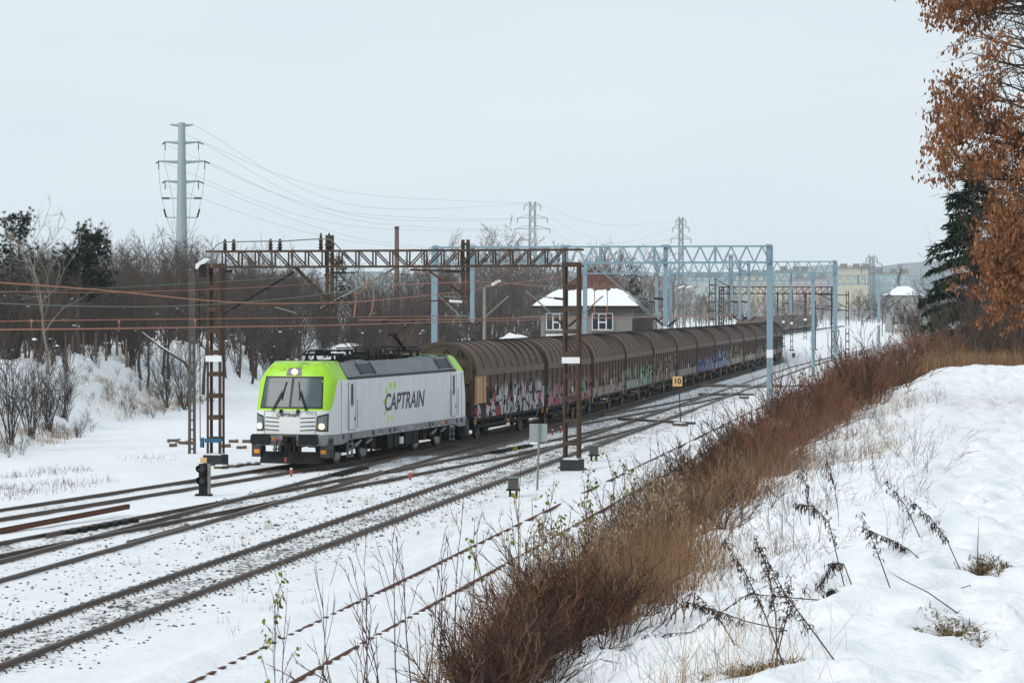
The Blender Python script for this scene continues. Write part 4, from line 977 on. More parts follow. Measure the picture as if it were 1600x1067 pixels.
def blue_gantry(label, DR, uL, uR, ztop, posts, bays, detail, depth=.78, numbers=False, colw=.27):
    S = (uR - uL) / 1.0147; DL = DR + S * math.sin(TH)
    o = thing('catenary_gantry', label, 'gantry', W(uL, DL, -.3), -TH, 'pale blue gantries over the wagon track')
    H = ztop + .3; m = MT['blue']
    for x in (0, S):
        mb = MB(); mb.box((x, -.10, H / 2), (colw, .03, H)); mb.box((x, .10, H / 2), (colw, .03, H)); mb.box((x - colw / 2 + .02, 0, H / 2), (.03, .18, H - .1)); mb.box((x + colw / 2 - .02, 0, H / 2), (.03, .18, H - .1))
        mb.build('column', m, o)
        mb = MB(); [mb.box((x, 0, z), (colw + .05, .27, .06)) for z in np.arange(1.5, H - 1, 2.1)]; mb.build('collar', m, o)
        mb = MB()
        if numbers: mb.box((x, -.125, 3.95), (colw + .012, .02, .36)); mb.box((x, 0, 3.95), (colw + .012, .2, .36)); mb.build('white_band', MT['white'], o)
        mb = MB(); mb.box((x, 0, .1), (.8, .8, .5)); mb.build('foundation_block', MT['concrete'], o)
    mb = MB(); mb.box((S - .05, 0, H - depth / 2), (.22, .32, depth + .1)); mb.box((.05, 0, H - depth / 2), (.22, .32, depth + .1)); mb.build('end_plate', m, o)
    zt, zb = H - .04, H - depth
    for z in (zt, zb):
        for b in (-.22, .22):
            mb = MB(); mb.bar((0, b, z), (S, b, z), .07, .07); mb.build('chord', m, o)
    up = MB(); dx = S / (2 * bays); up.bar((0, 0, zb), (dx, 0, zt), .035, .035); up = up.build('diagonal', m, o)
    dn = MB(); dn.bar((0, 0, zt), (dx, 0, zb), .035, .035); dn = dn.build('diagonal', m, o)
    for b in (-.22, .22):
        for i in range(bays):
            put_copy(up, o, (2 * i * dx, b, 0)); put_copy(dn, o, ((2 * i + 1) * dx, b, 0))
    bpy.data.objects.remove(up); bpy.data.objects.remove(dn)
    for t in (.18, .33, .5, .66, .84):
        mb = MB(); [mb.bar((S * t, b, zb), (S * t, b, zt), .06, .06) for b in (-.22, .22)]; mb.build('post', m, o)
    for (u, zlow) in posts:
        x = (u - uL) / 1.0147
        mb = MB(); mb.box((x, 0, (zlow + .3 + H) / 2), (.18, .18, H - zlow - .3)); mb.build('hanging_post', m, o)
        mb = MB(); mb.box((x, 0, zt + .04), (.34, .5, .08)); mb.box((x, 0, zb), (.3, .5, .07)); mb.box((x, 0, zlow + .5), (.24, .24, .1)); mb.build('clamp', m, o)
        if detail:
            mb = MB(); zc = 5.55
            mb.tube([(x - .1, 0, zc + .85), (x - 1.4, 0, zc + 1.0)], .03, 6); mb.tube([(x - .1, 0, zc - .35), (x - 1.5, 0, zc + .95), (x - 1.9, 0, zc + 1.25)], .035, 6); mb.tube([(x + .1, 0, zc - .4), (x + 1.7, 0, zc + 1.0)], .035, 6); mb.tube([(x - 2.1, 0, zc + .05), (x - .1, 0, zc + .1)], .022, 6)
            mb.build('cantilever', MT['tubeg'], o)
            for ia, ib in (((x - .12, 0, zc + .85), (x - .55, 0, zc + .9)), ((x - .12, 0, zc - .33), (x - .5, 0, zc + .02)), ((x + .12, 0, zc - .38), (x + .5, 0, zc - .06))): mb = MB(); insulator(mb, ia, ib, .07); mb.build('insulator', MT['insul'], o)
    if numbers:
        for k, ch in enumerate('6935'): lettering(ch, .28, MT['white'], o, (S, -.128, 2.05 - k * .26), (math.pi / 2, 0, 0))
    return o
def u_at(x, D): return (x - 800) * D / FPX - M_ * D
blue_gantry('nearest and largest pale blue lattice gantry, over the front wagons', 118, -24.3, -8.7, 8.52, [(u_at(738, 120.3), 5.05), (u_at(884, 119.5), 4.95), (u_at(1040, 118.8), 4.85)], 22, True, numbers=True)
blue_gantry('second pale blue gantry, its right leg rising from behind the brush', 172, -25.2, -8.4, 8.8, [(u_at(1026, 174), 5.1), (u_at(1156, 173), 5.0), (u_at(1170, 173), 5.0)], 24, True)
blue_gantry('third pale blue gantry, its right leg standing clear in the snow', 222, -25, -12.7, 8.8, [(u_at(1143, 223), 5.2), (u_at(1236, 222.5), 5.2)], 18, True, depth=.75)
blue_gantry('farthest and widest pale blue gantry, reaching behind the dark spruce', 282, -27, -2.2, 9.25, [(u_at(1340, 282), 8.3)], 30, False, depth=.95)

def far_brown_gantry():
    D = 290; pl, pr = px_at(1127, 459, D), px_at(1303, 459, D)
    S = pr.x - pl.x; o = thing('catenary_gantry', 'small far rusty brown gantry seen beneath the pale blue ones', 'gantry', (pl.x, D, -.3), 0); H = 8.4
    for x in (0, S):
        mb = MB(); [mb.box((x + a, b, H / 2), (.1, .1, H)) for a in (-.24, .24) for b in (-.2, .2)]; [mb.box((x, -.26, z), (.55, .02, .16)) for z in np.arange(.8, H, .9)]; mb.build('column', MT['rust'], o)
    for z in (H, H - .75):
        mb = MB(); [mb.bar((-.3, b, z), (S + .3, b, z), .12, .12) for b in (-.2, .2)]; mb.build('chord', MT['rust'], o)
    for i in range(18):
        a, b = S * i / 18, S * (i + 1) / 18; mb = MB(); mb.bar((a, -.2, H), (b, -.2, H - .75), .07) if i < 9 else mb.bar((a, -.2, H - .75), (b, -.2, H), .07); mb.bar((a, -.2, H), (a, -.2, H - .75), .07); mb.build('diagonal', MT['rust'], o)
    for x in (S * .25, S * .5, S * .75): mb = MB(); mb.box((x, 0, H - 1.9), (.16, .16, 2.6)); mb.build('hanging_post', MT['rust'], o)
far_brown_gantry()
def mast(label, x, ybase, ytop, m, w=.32, lattice=True, arms=(), D=None, group='catenary masts in the yard', band=True):
    b = px_ground(x, ybase, -.2) if D is None else Vector(((x - 800) * D / FPX, D, -.2))
    H = CAMZ - (ytop - YH) * b.y / FPX + .2
    o = thing('catenary_mast', label, 'mast', b, -TH * .5, group)
    mb = MB()
    if lattice:
        for a in (-1, 1):
            for c in (-1, 1): mb.bar((a * w / 2, c * w / 2, 0), (a * w * .3, c * w / 2, H), .08)
        mb.build('leg', m, o)
        for z in np.arange(.6, H, .85): k = MB(); k.box((0, -w / 2 - .03, z), (w * (1 - .4 * z / H) + .06, .02, .14)); k.build('batten_plate', m, o)
    else: mb.box((0, 0, H / 2), (w, w * .8, H)); mb.build('post', m, o)
    if band: k = MB(); k.box((0, 0, 3.9), (w + .06, w + .1, .35)); k.build('white_band', MT['white'], o)
    for (dx0, y0, dx1, y1) in arms:
        k = MB(); s = b.y / FPX; k.tube([(dx0 * s, 0, CAMZ + .2 - (y0 - YH) * s), (dx1 * s, 0, CAMZ + .2 - (y1 - YH) * s)], .05, 6); k.build('bracket', MT['dark'], o)
    k = MB(); k.box((0, 0, .0), (w + .4, w + .4, .5)); k.build('foundation_block', MT['tar'], o)
    return o
mast('pale blue mast with a bracket arm in front of the dark spruce', 1373, 553, 437, MT['blue'], .34, False, ((2, 462, 62, 462), (14, 482, 40, 463), (0, 462, 2, 462)))
mast('rusty lattice mast with two arms reaching left, right of the blue gantries', 1324, 566, 455, MT['rust'], .4, True, ((-60, 460, 2, 461), (-44, 460, 0, 481), (-60, 482, 0, 485)))
mast('rusty slim mast left of the twin far masts', 1224, 543, 452, MT['rust'], .3, True)
mast('rusty slim mast standing beside the curve of the far wagons', 1237, 549, 450, MT['rust'], .3, True)
mast('double dark mast with a balance weight, behind the third blue gantry', 1258, 532, 460, MT['dark'], .5, True, ((-22, 470, 0, 471), (-20, 472, 0, 485)))
mast('rusty A-shaped lattice mast left of the small brown gantry', 1113, 535, 435, MT['rust'], .9, True, ((2, 436, 28, 448), ), D=262)
mast('thin rusty mast close right of the A-shaped mast', 1126, 535, 452, MT['rust'], .3, True, D=270)
mast('thin rusty mast behind the last wagons of the straight row', 1141, 535, 448, MT['rust'], .36, True, D=266)
mast('thin dark mast at the curve beside the switch box', 1274, 548, 470, MT['railrust'], .16, False, band=False)

# ------------------------------------------------------------------ wires
def wire(name, label, pts, r, m, group=None, cat='wire', sub=8):
    pts = [Vector(p) for p in pts]; out = []
    for i in range(len(pts) - 1):      # Catmull-Rom through the points
        p0, p1, p2, p3 = pts[max(i - 1, 0)], pts[i], pts[i + 1], pts[min(i + 2, len(pts) - 1)]
        for k in range(sub):
            t = k / sub; out.append(.5 * ((2 * p1) + (p2 - p0) * t + (2 * p0 - 5 * p1 + 4 * p2 - p3) * t * t + (3 * p1 - p0 - 3 * p2 + p3) * t ** 3))
    out.append(pts[-1]); org = out[0].copy()
    mb = MB(); mb.tube([p - org for p in out], r, 5); o = mb.build(name, m); o.location = org
    return tag(o, label, cat, group)
def over(t, x, y, off=0.0):          # a point over track t seen at pixel column x, height from row y
    D = 40.0
    for _ in range(40): D = (float(cu(t, D)) + off) / ((x - 800) / FPX - M_) 
    return px_at(x, y, D)
def wpts(t, L, off=0.0): return [over(t, x, y, off) for x, y in L]
CW = [('contact_wire', 'copper contact wire lowest of all, running above the wagon track', 'P', [(-60, 517), (0, 515), (160, 513.5), (330, 511), (520, 508), (700, 503), (900, 498.5), (1060, 494), (1160, 491)], .017, 'copper'),
      ('contact_wire', 'contact wire above the locomotive, just over the lowest copper wire', 'T1', [(-60, 503), (0, 502), (180, 499.5), (330, 498), (520, 496), (640, 494.5), (716, 494)], .014, 'copper'),
      ('messenger_wire', 'copper messenger wire slanting down from the left edge', 'P', [(-60, 436), (0, 441.5), (160, 453.5), (330, 470), (430, 474), (560, 471), (700, 458), (790, 444), (880, 433)], .017, 'copper'),
      ('messenger_wire', 'thin brownish wire passing level behind the lamp on the lattice pole', 'T1', [(-60, 457), (0, 455.5), (160, 457), (330, 452), (450, 446), (560, 438), (700, 424)], .010, 'copper'),
      ('messenger_wire', 'greenish wire sagging behind the first legs of the brown gantry', 'P', [(-60, 472), (0, 474), (140, 478.5), (280, 478), (430, 468), (560, 452), (680, 432), (760, 417)], .011, 'wireg'),
      ('messenger_wire', 'thin dark wire just above the locomotive contact wire', 'T1', [(-60, 494), (0, 494), (180, 495), (330, 494), (520, 494.5), (640, 493)], .008, 'wired'),
      ('contact_wire', 'distant contact wire over the straight track in front of the signal box', 'T3', [(560, 500), (700, 499), (860, 496), (1000, 496), (1160, 492), (1260, 489)], .014, 'copper'),
      ('messenger_wire', 'rusty messenger wire passing in front of the signal box roof', 'T3', [(600, 446), (760, 441), (900, 449), (1000, 443), (1060, 436)], .012, 'copper'),
      ('messenger_wire', 'grey wire from the lamp post towards the second blue gantry', 'P', [(740, 432), (840, 448), (960, 449), (1020, 436)], .012, 'wireg'),
      ('messenger_wire', 'thin grey wire level behind the brown gantry beam', 'T1', [(0, 414), (160, 451), (330, 440), (460, 432), (545, 433)], .008, 'wireg')]
for nm, lab, t, L, r, m in CW:
    if lab.startswith('thin grey wire level'): L = [(-60, 459), (100, 453), (240, 446), (330, 441), (460, 433), (560, 425)]
    wire(nm, lab, wpts(t, L), r, MT[m], 'overhead wires of the tracks')
# droppers of the copper wires
dm = MB()
def dropper(x, ya, yb, t, lab):
    a, b = over(t, x, ya), over(t, x, yb); mb = MB(); mb.tube([(0, 0, 0), b - a], .009, 4); mb.box(b - a, (.05, .05, .05)); mb.box((0, 0, -.02), (.05, .05, .07)); o = mb.build('dropper', MT['copper']); o.location = a
    tag(o, lab, 'dropper', 'droppers between the overhead wires')
for x, ya, yb in ((49, 500, 514.5), (186, 501, 513), (305, 500, 511)): dropper(x, ya, yb, 'P', 'short copper dropper above the lowest copper wire, %s' % {49: 'leftmost', 186: 'second from left', 305: 'left of the gantry leg'}[x])
wire('jumper_cable', 'orange jumper loop hanging in front of the raised pantograph', wpts('P', [(553, 495), (556, 470), (554, 457), (560, 458), (570, 450), (574, 438), (579, 440), (584, 462), (581, 486), (577, 494)]), .022, MT['copper'], cat='cable')
wire('feeder_cable', 'green feeder cable looping over the insulators of the brown gantry', [px_at(x, y, 95.5) for x, y in ((331, 418), (333, 392), (345, 380), (368, 378), (424, 377), (441, 377), (505, 373.5), (520, 378), (545, 405), (568, 440), (590, 452))], .022, MT['wireg'], cat='cable')
wire('jumper_cable', 'orange jumper hanging left of the window of the signal box', wpts('T3', [(928, 496), (929, 470), (929, 446), (934, 445)]), .02, MT['copper'], cat='cable')
wire('jumper_cable', 'orange jumper hanging across the right window of the signal box', wpts('T3', [(947, 497), (949, 470), (947, 444), (940, 447)]), .02, MT['copper'], cat='cable')

# ------------------------------------------------------------------ signal box
def signal_box():
    D = 214.0; org = Vector(((845 - 800) * D / FPX, D, 0)); s = D / FPX
    o = thing('signal_box', 'grey signal box with snowy hipped roof behind the wagons', 'building', (org.x, D, -.2), -TH * .35)
    Wd, Dp, He = 7.45, 9.5, 5.85 + .2
    WALL = mat('grey render', (.26, .245, .22), .9, 0, (.9, .7, (.19, .18, .165)), bump=.3)
    WALL2 = mat('dark render', (.17, .155, .14), .9, 0, (.9, .7, (.12, .11, .10)))
    ROOF = mat('red brown sheet roof', (.14, .075, .06), .7, 0, (1.2, .7, (.10, .06, .052)))
    mb = MB(); mb.b2((0, 0, 0), (Wd, Dp, He)); mb.build('wall', WALL, o)
    mb = MB(); [mb.b2((x, -.06, 0), (x + .32, 0, He - .75)) for x in (0, 5.75)]; mb.build('pilaster', WALL, o)
    mb = MB(); mb.b2((-.0, -.05, He - .75), (Wd, 0, He)); mb.build('frieze', WALL2, o)
    zw = lambda y: CAMZ - (y - YH) * s + .2
    def window(x0, x1, cols):
        z0, z1 = zw(515), zw(490)
        mb = MB(); mb.b2((x0 - .04, -.09, z0 - .04), (x1 + .04, -.02, z1 + .04)); f = mb.build('window', MT['white'], o)
        n = len(cols) - 1
        for i in range(n):
            a, b = x0 + (x1 - x0) * cols[i], x0 + (x1 - x0) * cols[i + 1]
            if i == 1:
                for (p, q) in ((z0 + .05, z0 + .55), (z0 + .66, z1 - .08)): m2 = MB(); m2.b2((a + .07, -.105, p), (b - .07, -.08, q)); m2.build('pane', DGLASS, f)
            else: m2 = MB(); m2.b2((a + .03, -.105, z0 + .03), (b - .03, -.08, z1 - .03)); m2.build('pane', DGLASS, f)
        m2 = MB(); m2.b2((x0 - .12, -.16, z0 - .16), (x1 + .12, -.02, z0 - .08)); m2.build('window_sill', WALL, f)
    k = s
    window((854 - 845) * k, (886 - 845) * k, (0, .30, .66, 1)); window((925.5 - 845) * k, (957 - 845) * k, (0, .30, .70, 1))
    mb = MB(); mb.b2(((853 - 845) * k, -.07, zw(532)), ((953 - 845) * k, -.02, zw(522))); sg = mb.build('name_board', MT['white'], o)
    lettering('LODZ', .62, MT['black'], sg, ((853 - 845) * k + 1.25, -.078, zw(529.5)), (math.pi / 2, 0, 0), bold=.02, xs=1.25)
    # side facing the tracks: recessed door and dark panels
    for y, w, m in ((.9, .7, MT['dark']), (2.6, 1.0, WALL2), (4.6, 1.6, MT['dark']), (7, 1.4, WALL2)):
        mb = MB(); mb.b2((Wd, y, 2.9), (Wd + .05, y + w, 5.0)); mb.build('side_panel', m, o)
    # hipped roof with eaves
    ex = .75; A = [(-ex, -ex), (Wd + ex, -ex), (Wd + ex, Dp + ex), (-ex, Dp + ex)]; R0, R1 = (Wd / 2 + .6, 3.2), (Wd / 2 + .6, Dp - 3.2)
    zr, ze = zw(415), He + .02
    mb = MB(); mb.add([(*p, ze) for p in A] + [(*R0, zr), (*R1, zr)], [(0, 1, 4), (1, 2, 5, 4), (2, 3, 5), (3, 0, 4, 5)]); mb.add([(*p, ze - .12) for p in A] + [(*p, ze) for p in A], [(0, 3, 2, 1), (0, 1, 5, 4), (1, 2, 6, 5), (2, 3, 7, 6), (3, 0, 4, 7)])
    rf = mb.build('roof', ROOF, o)
    # standing seams
    for i in range(1, 26):
        t = i / 26; x = -ex + (Wd + 2 * ex) * t
        tx = (x - A[0][0]) / (R0[0] - A[0][0]) if x < R0[0] else (A[1][0] - x) / (A[1][0] - R0[0]); tx = min(1, tx)
        p = Vector((x, -ex, ze + .02)); q = Vector((x, -ex + (R0[1] + ex) * tx, ze + (zr - ze) * tx + .02)); m2 = MB(); m2.bar(p, q, .03, .05); m2.build('seam', ROOF, rf)
    for a, b in ((A[0], R0), (A[1], R0)): m2 = MB(); m2.bar((*a, ze + .03), (*b, zr + .04), .16, .05); m2.build('hip_flashing', MT['tubeg'], rf)
    # snow lying on the lower half of the slopes
    def lerp(a, b, t): return a + (b - a) * t
    rnd = random.Random(3)
    def sheet(a, b, ra, rb, tmax, name='roof_snow'):
        P = []; n = 26
        for j in range(5):
            row = []
            for i in range(n + 1):
                t = i / n; e = Vector((lerp(a[0], b[0], t), lerp(a[1], b[1], t), ze)); g = Vector((lerp(ra[0], rb[0], t), lerp(ra[1], rb[1], t), zr))
                w = tmax * (.95 + .09 * math.sin(t * 9.1) * math.sin(t * 23) + .05 * math.sin(t * 61 + 1)) * j / 4
                p = e.lerp(g, w); row.append(p + Vector((0, 0, .05 + (.14 if 0 < j < 4 else .0) * (1 if 0 < i < n else .2))))
            P.append(row)
        m2 = MB(); m2.grid(P); m2.build(name, MT['snowcap'], rf, smooth=True)
    sheet(A[0], A[1], R0, R0, .42); sheet(A[1], A[2], R0, R1, .40)
    mb = MB(); mb.b2((R0[0] - .4, 5.6, zr - .6), (R0[0] + .1, 6.1, zr + .25)); mb.build('chimney', MT['concrete'], rf)
    mb = MB(); [mb.tube([(R0[0] + dx, 4.4, zr - .2), (R0[0] + dx, 4.4, zr + 2.1)], .02, 5) for dx in (-.35, .1)]; mb.build('antenna', MT['galv'], rf)
    mb = MB(); mb.tube([(-ex, -ex - .06, ze - .06), (Wd + ex, -ex - .06, ze - .06)], .07, 6); mb.build('rain_gutter', MT['dark'], rf)
    return o
signal_box()

# ------------------------------------------------------------------ lamps, signals and small yard things
def lamp_post(label, base, H, heads, lattice, m, rz=0):
    o = thing('lamp_post', label, 'lamp post', base, rz)
    if lattice:
        for a in (-1, 1):
            mb = MB(); mb.bar((a * .10, 0, 0), (a * .06, 0, H), .045, .12); mb.build('pole_leg', m, o)
        for z in np.arange(.25, H, .38): mb = MB(); mb.box((0, 0, z), (.17, .1, .06)); mb.build('rung', m, o)
    else: mb = MB(); mb.tube([(0, 0, 0), (0, 0, H)], [.13, .08], 8); mb.build('pole', m, o)
    for (dx, dz, L, t) in heads:
        mb = MB(); mb.tube([(0, 0, H - .05), (.0, 0, H + dz * .55), (dx * .35, 0, H + dz * .9), (dx, 0, H + dz)], .035, 6); mb.build('arm', m, o)
        R = Matrix.Rotation(-t, 3, 'Y'); c = Vector((dx + L * .42 * math.cos(t) * (1 if dx >= 0 else -1), 0, H + dz + L * .42 * math.sin(t)))
        mb = MB(); a = .13
        mb.prism([(-L / 2, 0), (-L / 2 + .08, a), (L / 2 - .12, a), (L / 2, .04), (L / 2, -.03), (-L / 2, -.04)], 1, -.16, .16); mb.v = [tuple(R @ Vector(p) + c) for p in mb.v]; mb.build('lamp_head', MT['lamp'], o)
    return o
b = px_ground(300, 711, -.15); lamp_post('lattice concrete lamp post with a white lamp, left of the brown gantry', b, CAMZ - (428 - YH) * b.y / FPX + .15, ((.2, .25, .62, .62),), True, mat('dark concrete', (.12, .105, .09), .9, 0, (3, .6, (.08, .07, .062))))
b = Vector(((757 - 800) * 150 / FPX, 150, -.1)); lamp_post('grey lamp post with a white lamp between the gantry and the signal box', b, 7.0, ((.45, .12, .6, .45),), False, MT['concrete'])
for x, y, D, lab in ((1058, 470, 262, 'far lamp post with white lamp head, left one of the pair near the blue legs'), (1070, 470, 262, 'far lamp post with white lamp head, right one of the pair near the blue legs')):
    b = Vector(((x - 800) * D / FPX, D, -.1)); lamp_post(lab, b, CAMZ - (449 - YH) * D / FPX - .1, ((.15, .1, .7, .35),), False, MT['concrete'])
def dwarf_signal():
    b = px_ground(318, 775, -.12); s = b.y / FPX
    o = thing('dwarf_signal', 'black two-lens dwarf signal with number plate on top beside the crossing', 'signal', b, -.1)
    mb = MB(); mb.b2((-.14, -.06, .05), (.13, .12, 1.0)); mb.build('housing', MT['dark'], o)
    mb = MB(); mb.b2((.135, -.05, .05), (.2, .13, 1.0)); mb.build('side_plate', MT['concrete'], o)
    for z in (.83, .47):
        mb = MB(); n = 12; A = [2 * math.pi * k / n for k in range(n + 1)]
        mb.grid([[(-.02 + .125 * math.cos(a), -.07, z + .125 * math.sin(a)) for a in A], [(-.06 + .125 * math.cos(a), -.30 - .10 * math.sin(a), z + .02 + .125 * math.sin(a)) for a in A]]); mb.build('hood', MT['black'], o)
        mb = MB(); mb.disc((-.02, -.065, z), (0, 1, 0), .1, .02, 12); mb.build('lens', DGLASS, o)
    mb = MB(); mb.b2((-.10, -.02, 1.03), (.10, 0, 1.19)); pl = mb.build('number_plate', MT['yellow'], o)
    mb = MB(); mb.box((0, .05, .02), (.5, .3, .1)); mb.build('base', MT['dark'], o)
dwarf_signal()
def sign_back():
    b = px_ground(839, 767, -.15); s = b.y / FPX
    o = thing('track_sign', 'grey sign plate on a post seen from behind, beside the straight track', 'sign', b, 0)
    H = (767 - 662) * s; mb = MB(); mb.tube([(0, .0, -.2), (.08, 0, H)], .035, 8); mb.build('post', MT['tubeg'], o)
    mb = MB(); mb.b2((-.24, .04, H - .58), (.33, .06, H + .0)); pl = mb.build('sign_plate', MT['signgrey'], o)
    mb = MB(); mb.b2((-.22, .03, H - .66), (.05, .06, H - .59)); mb.build('white_strip', MT['white'], pl)
sign_back()
def sign10():
    b = px_ground(1064, 664, -.15); s = b.y / FPX
    o = thing('speed_sign', 'yellow plate with the number 10 on a thin post', 'sign', b, 0)
    H = (664 - 588) * s; mb = MB(); mb.tube([(0, 0, -.2), (-.12, 0, H - .1)], .032, 6); mb.build('post', MT['rust'], o)
    w = 15 * s; mb = MB(); mb.b2((-.18 - w / 2, -.06, H - 15.5 * s), (-.18 + w / 2, -.04, H)); pl = mb.build('sign_plate', MT['yellow'], o)
    lettering('10', 12.5 * s, MT['black'], pl, (-.18, -.066, H - 7.8 * s), (math.pi / 2, 0, 0), bold=.008, xs=.95)
sign10()
def cable_box(x, y, label):
    b = px_ground(x, y, -.15); o = thing('cable_box', label, 'equipment box', b, .15)
    mb = MB(); mb.box((0, 0, .42), (.30, .26, .36)); mb.build('housing', MT['concrete'] if False else mat('grey box paint', (.085, .085, .075), .7, 0, (4, .6, (.12, .115, .10))), o)
    mb = MB(); mb.box((0, 0, .62), (.36, .32, .04)); mb.build('lid', MT['tubeg'], o)
    for q in (-.1, .1): mb = MB(); mb.box((q, 0, .12), (.05, .16, .28)); mb.build('leg', MT['dark'], o)
    mb = MB(); mb.box((0, 0, .24), (.4, .3, .05)); mb.build('flange', MT['dark'], o)
cable_box(802, 777, 'small grey cable box on legs left of the sign post'); cable_box(928, 721, 'small grey cable box on legs right of the brown gantry leg')
cable_box(1178, 581, 'small dark cable box near the plank crossing'); cable_box(1240, 560, 'small dark cable box near the far masts')
def peg(x, y, lab):
    b = px_ground(x, y, -.13); o = thing('marker_peg', lab, 'peg', b, 0, 'red marker pegs between the tracks')
    mb = MB(); mb.tube([(0, 0, 0), (0, 0, .10)], .03, 6); mb.build('stem', MT['dark'], o)
    mb = MB(); mb.tube([(0, 0, .09), (0, 0, .27), (0, 0, .29)], [.055, .055, .03], 10); mb.build('cap', MT['red'], o); mb = MB(); mb.tube([(0, 0, .27), (0, 0, .31)], [.058, .02], 10); mb.build('snow_cap', MT['snowcap'], o)
peg(455, 745, 'red marker peg in front of the locomotive'); peg(641, 750, 'red marker peg below the middle of the locomotive'); peg(863, 681, 'red marker peg, left one of the two beside the brown gantry leg'); peg(876, 676, 'red marker peg, right one of the two beside the brown gantry leg'); peg(1006, 630, 'red marker peg near the yellow number plate')
def lying_rails():
    a, b = px_ground(-14, 832, -.05), px_ground(201, 791, .12); d = (b - a).normalized(); n = Vector((d.y, -d.x, 0))
    mb = MB(); mb.bar(a - a, b - a, .08, .14); mb.bar(n * .06, n * .06 + (b - a) * .93, .07, .10); o = mb.build('spare_rail', MT['railrust']); o.location = a
    tag(o, 'rusty spare rail lying loose in the snow near the left edge', 'rail')
lying_rails()
def timber(x0, y0, x1, y1, w, h, lab, m=MT['wood'], snow=True, grp=None):
    a, b = px_ground(x0, y0, -.08), px_ground(x1, y1, -.08); c = (a + b) / 2; o = thing('timber_beam', lab, 'timber', (c.x, c.y, gz1(c.x, c.y)), 0, grp)
    mb = MB(); mb.bar(a, b, w, h); mb.build('beam', m, o, world=True)
    if snow: mb = MB(); up = Vector((0, 0, h / 2 + .02)); mb.bar(a.lerp(b, .12) + up, a.lerp(b, .8) + up, w * .9, .06); mb.build('snow_cap', MT['snowcap'], o, world=True)
timber(968, 655, 1084, 662, .26, .16, 'long dark switch timber under the track at the yellow sign', MT['sleeper'], False)
timber(1054, 664, 1072, 665, .3, .2, 'short timber block at the foot of the yellow sign')
timber(1091, 617, 1179, 617, .26, .18, 'long switch timber left of the near blue leg', MT['sleeper'], False)
timber(1155, 622, 1170, 622, .3, .2, 'short timber block beside the near blue leg')
for i, (x0, y0, x1, y1) in enumerate(((262, 690, 282, 690), (265, 697, 276, 697), (284, 693, 296, 694), (347, 698, 360, 698), (358, 691, 372, 691), (370, 701, 385, 701), (379, 691, 394, 691), (340, 731, 352, 730), (362, 729, 374, 727), (377, 727, 388, 725), (391, 726, 401, 725))):
    L = ['leftmost', 'lower leftmost', 'third from left', 'first right of the gantry leg', 'second right of the gantry leg', 'lower one right of the gantry leg', 'one nearest the locomotive front'][i] if i < 7 else ['first', 'second', 'third', 'fourth'][i - 7] + ' of the row along the locomotive track'
    timber(x0, y0, x1, y1, .34, .24 if i < 7 else .12, 'snow-topped timber block left of the locomotive, ' + L, MT['wood'], True, 'timber blocks left of the locomotive')
def crossing():
    o = thing('plank_crossing', 'plank crossing laid over the straight track by the far wagons', 'crossing', W(-16.15, 197, -.1), -.1)
    for i in range(3):
        for k in range(4): mb = MB(); mb.box((-2.6 + i * 2.1 - (.0), -.9 + k * .6, .04 + .004 * (i + k)), (1.3 if i == 1 else 1.9, .56, .1)); mb.build('plank', MT['concrete'], o)
crossing()
def far_signal(x, ytop, D, lab, head=1):
    b = Vector(((x - 800) * D / FPX, D, -.1)); H = CAMZ - (ytop - YH) * D / FPX + .1
    o = thing('signal_mast', lab, 'signal', b, 0, 'light signals of the far yard')
    for k in range(6): mb = MB(); mb.tube([(0, 0, H * k / 6), (0, 0, H * (k + 1) / 6)], .07, 8); mb.build('mast_band', MT['red'] if k % 2 else MT['white'], o)
    mb = MB(); w_ = .17 if head else .28; mb.prism([(-w_, H - .9), (-w_, H + .3), (-w_ * .5, H + .42), (w_ * .5, H + .42), (w_, H + .3), (w_, H - .9), (w_ * .5, H - 1.0), (-w_ * .5, H - 1.0)], 1, -.12, -.06); mb.build('signal_head', MT['concrete'] if head else MT['black'], o)
    if not head: mb = MB(); mb.prism([(-.2, H - .8), (-.2, H + .25), (.2, H + .25), (.2, H - .8)], 1, -.135, -.122); mb.build('pale_panel', MT['concrete'], o)
far_signal(1082, 480, 255, 'red and white signal with a white head, left one behind the wagons'); far_signal(1101, 485, 262, 'red and white signal with a white head, right one behind the wagons', 1)
far_signal(1400, 494, 345, 'signal with a pale panel in black frame beside the right bushes', 0)
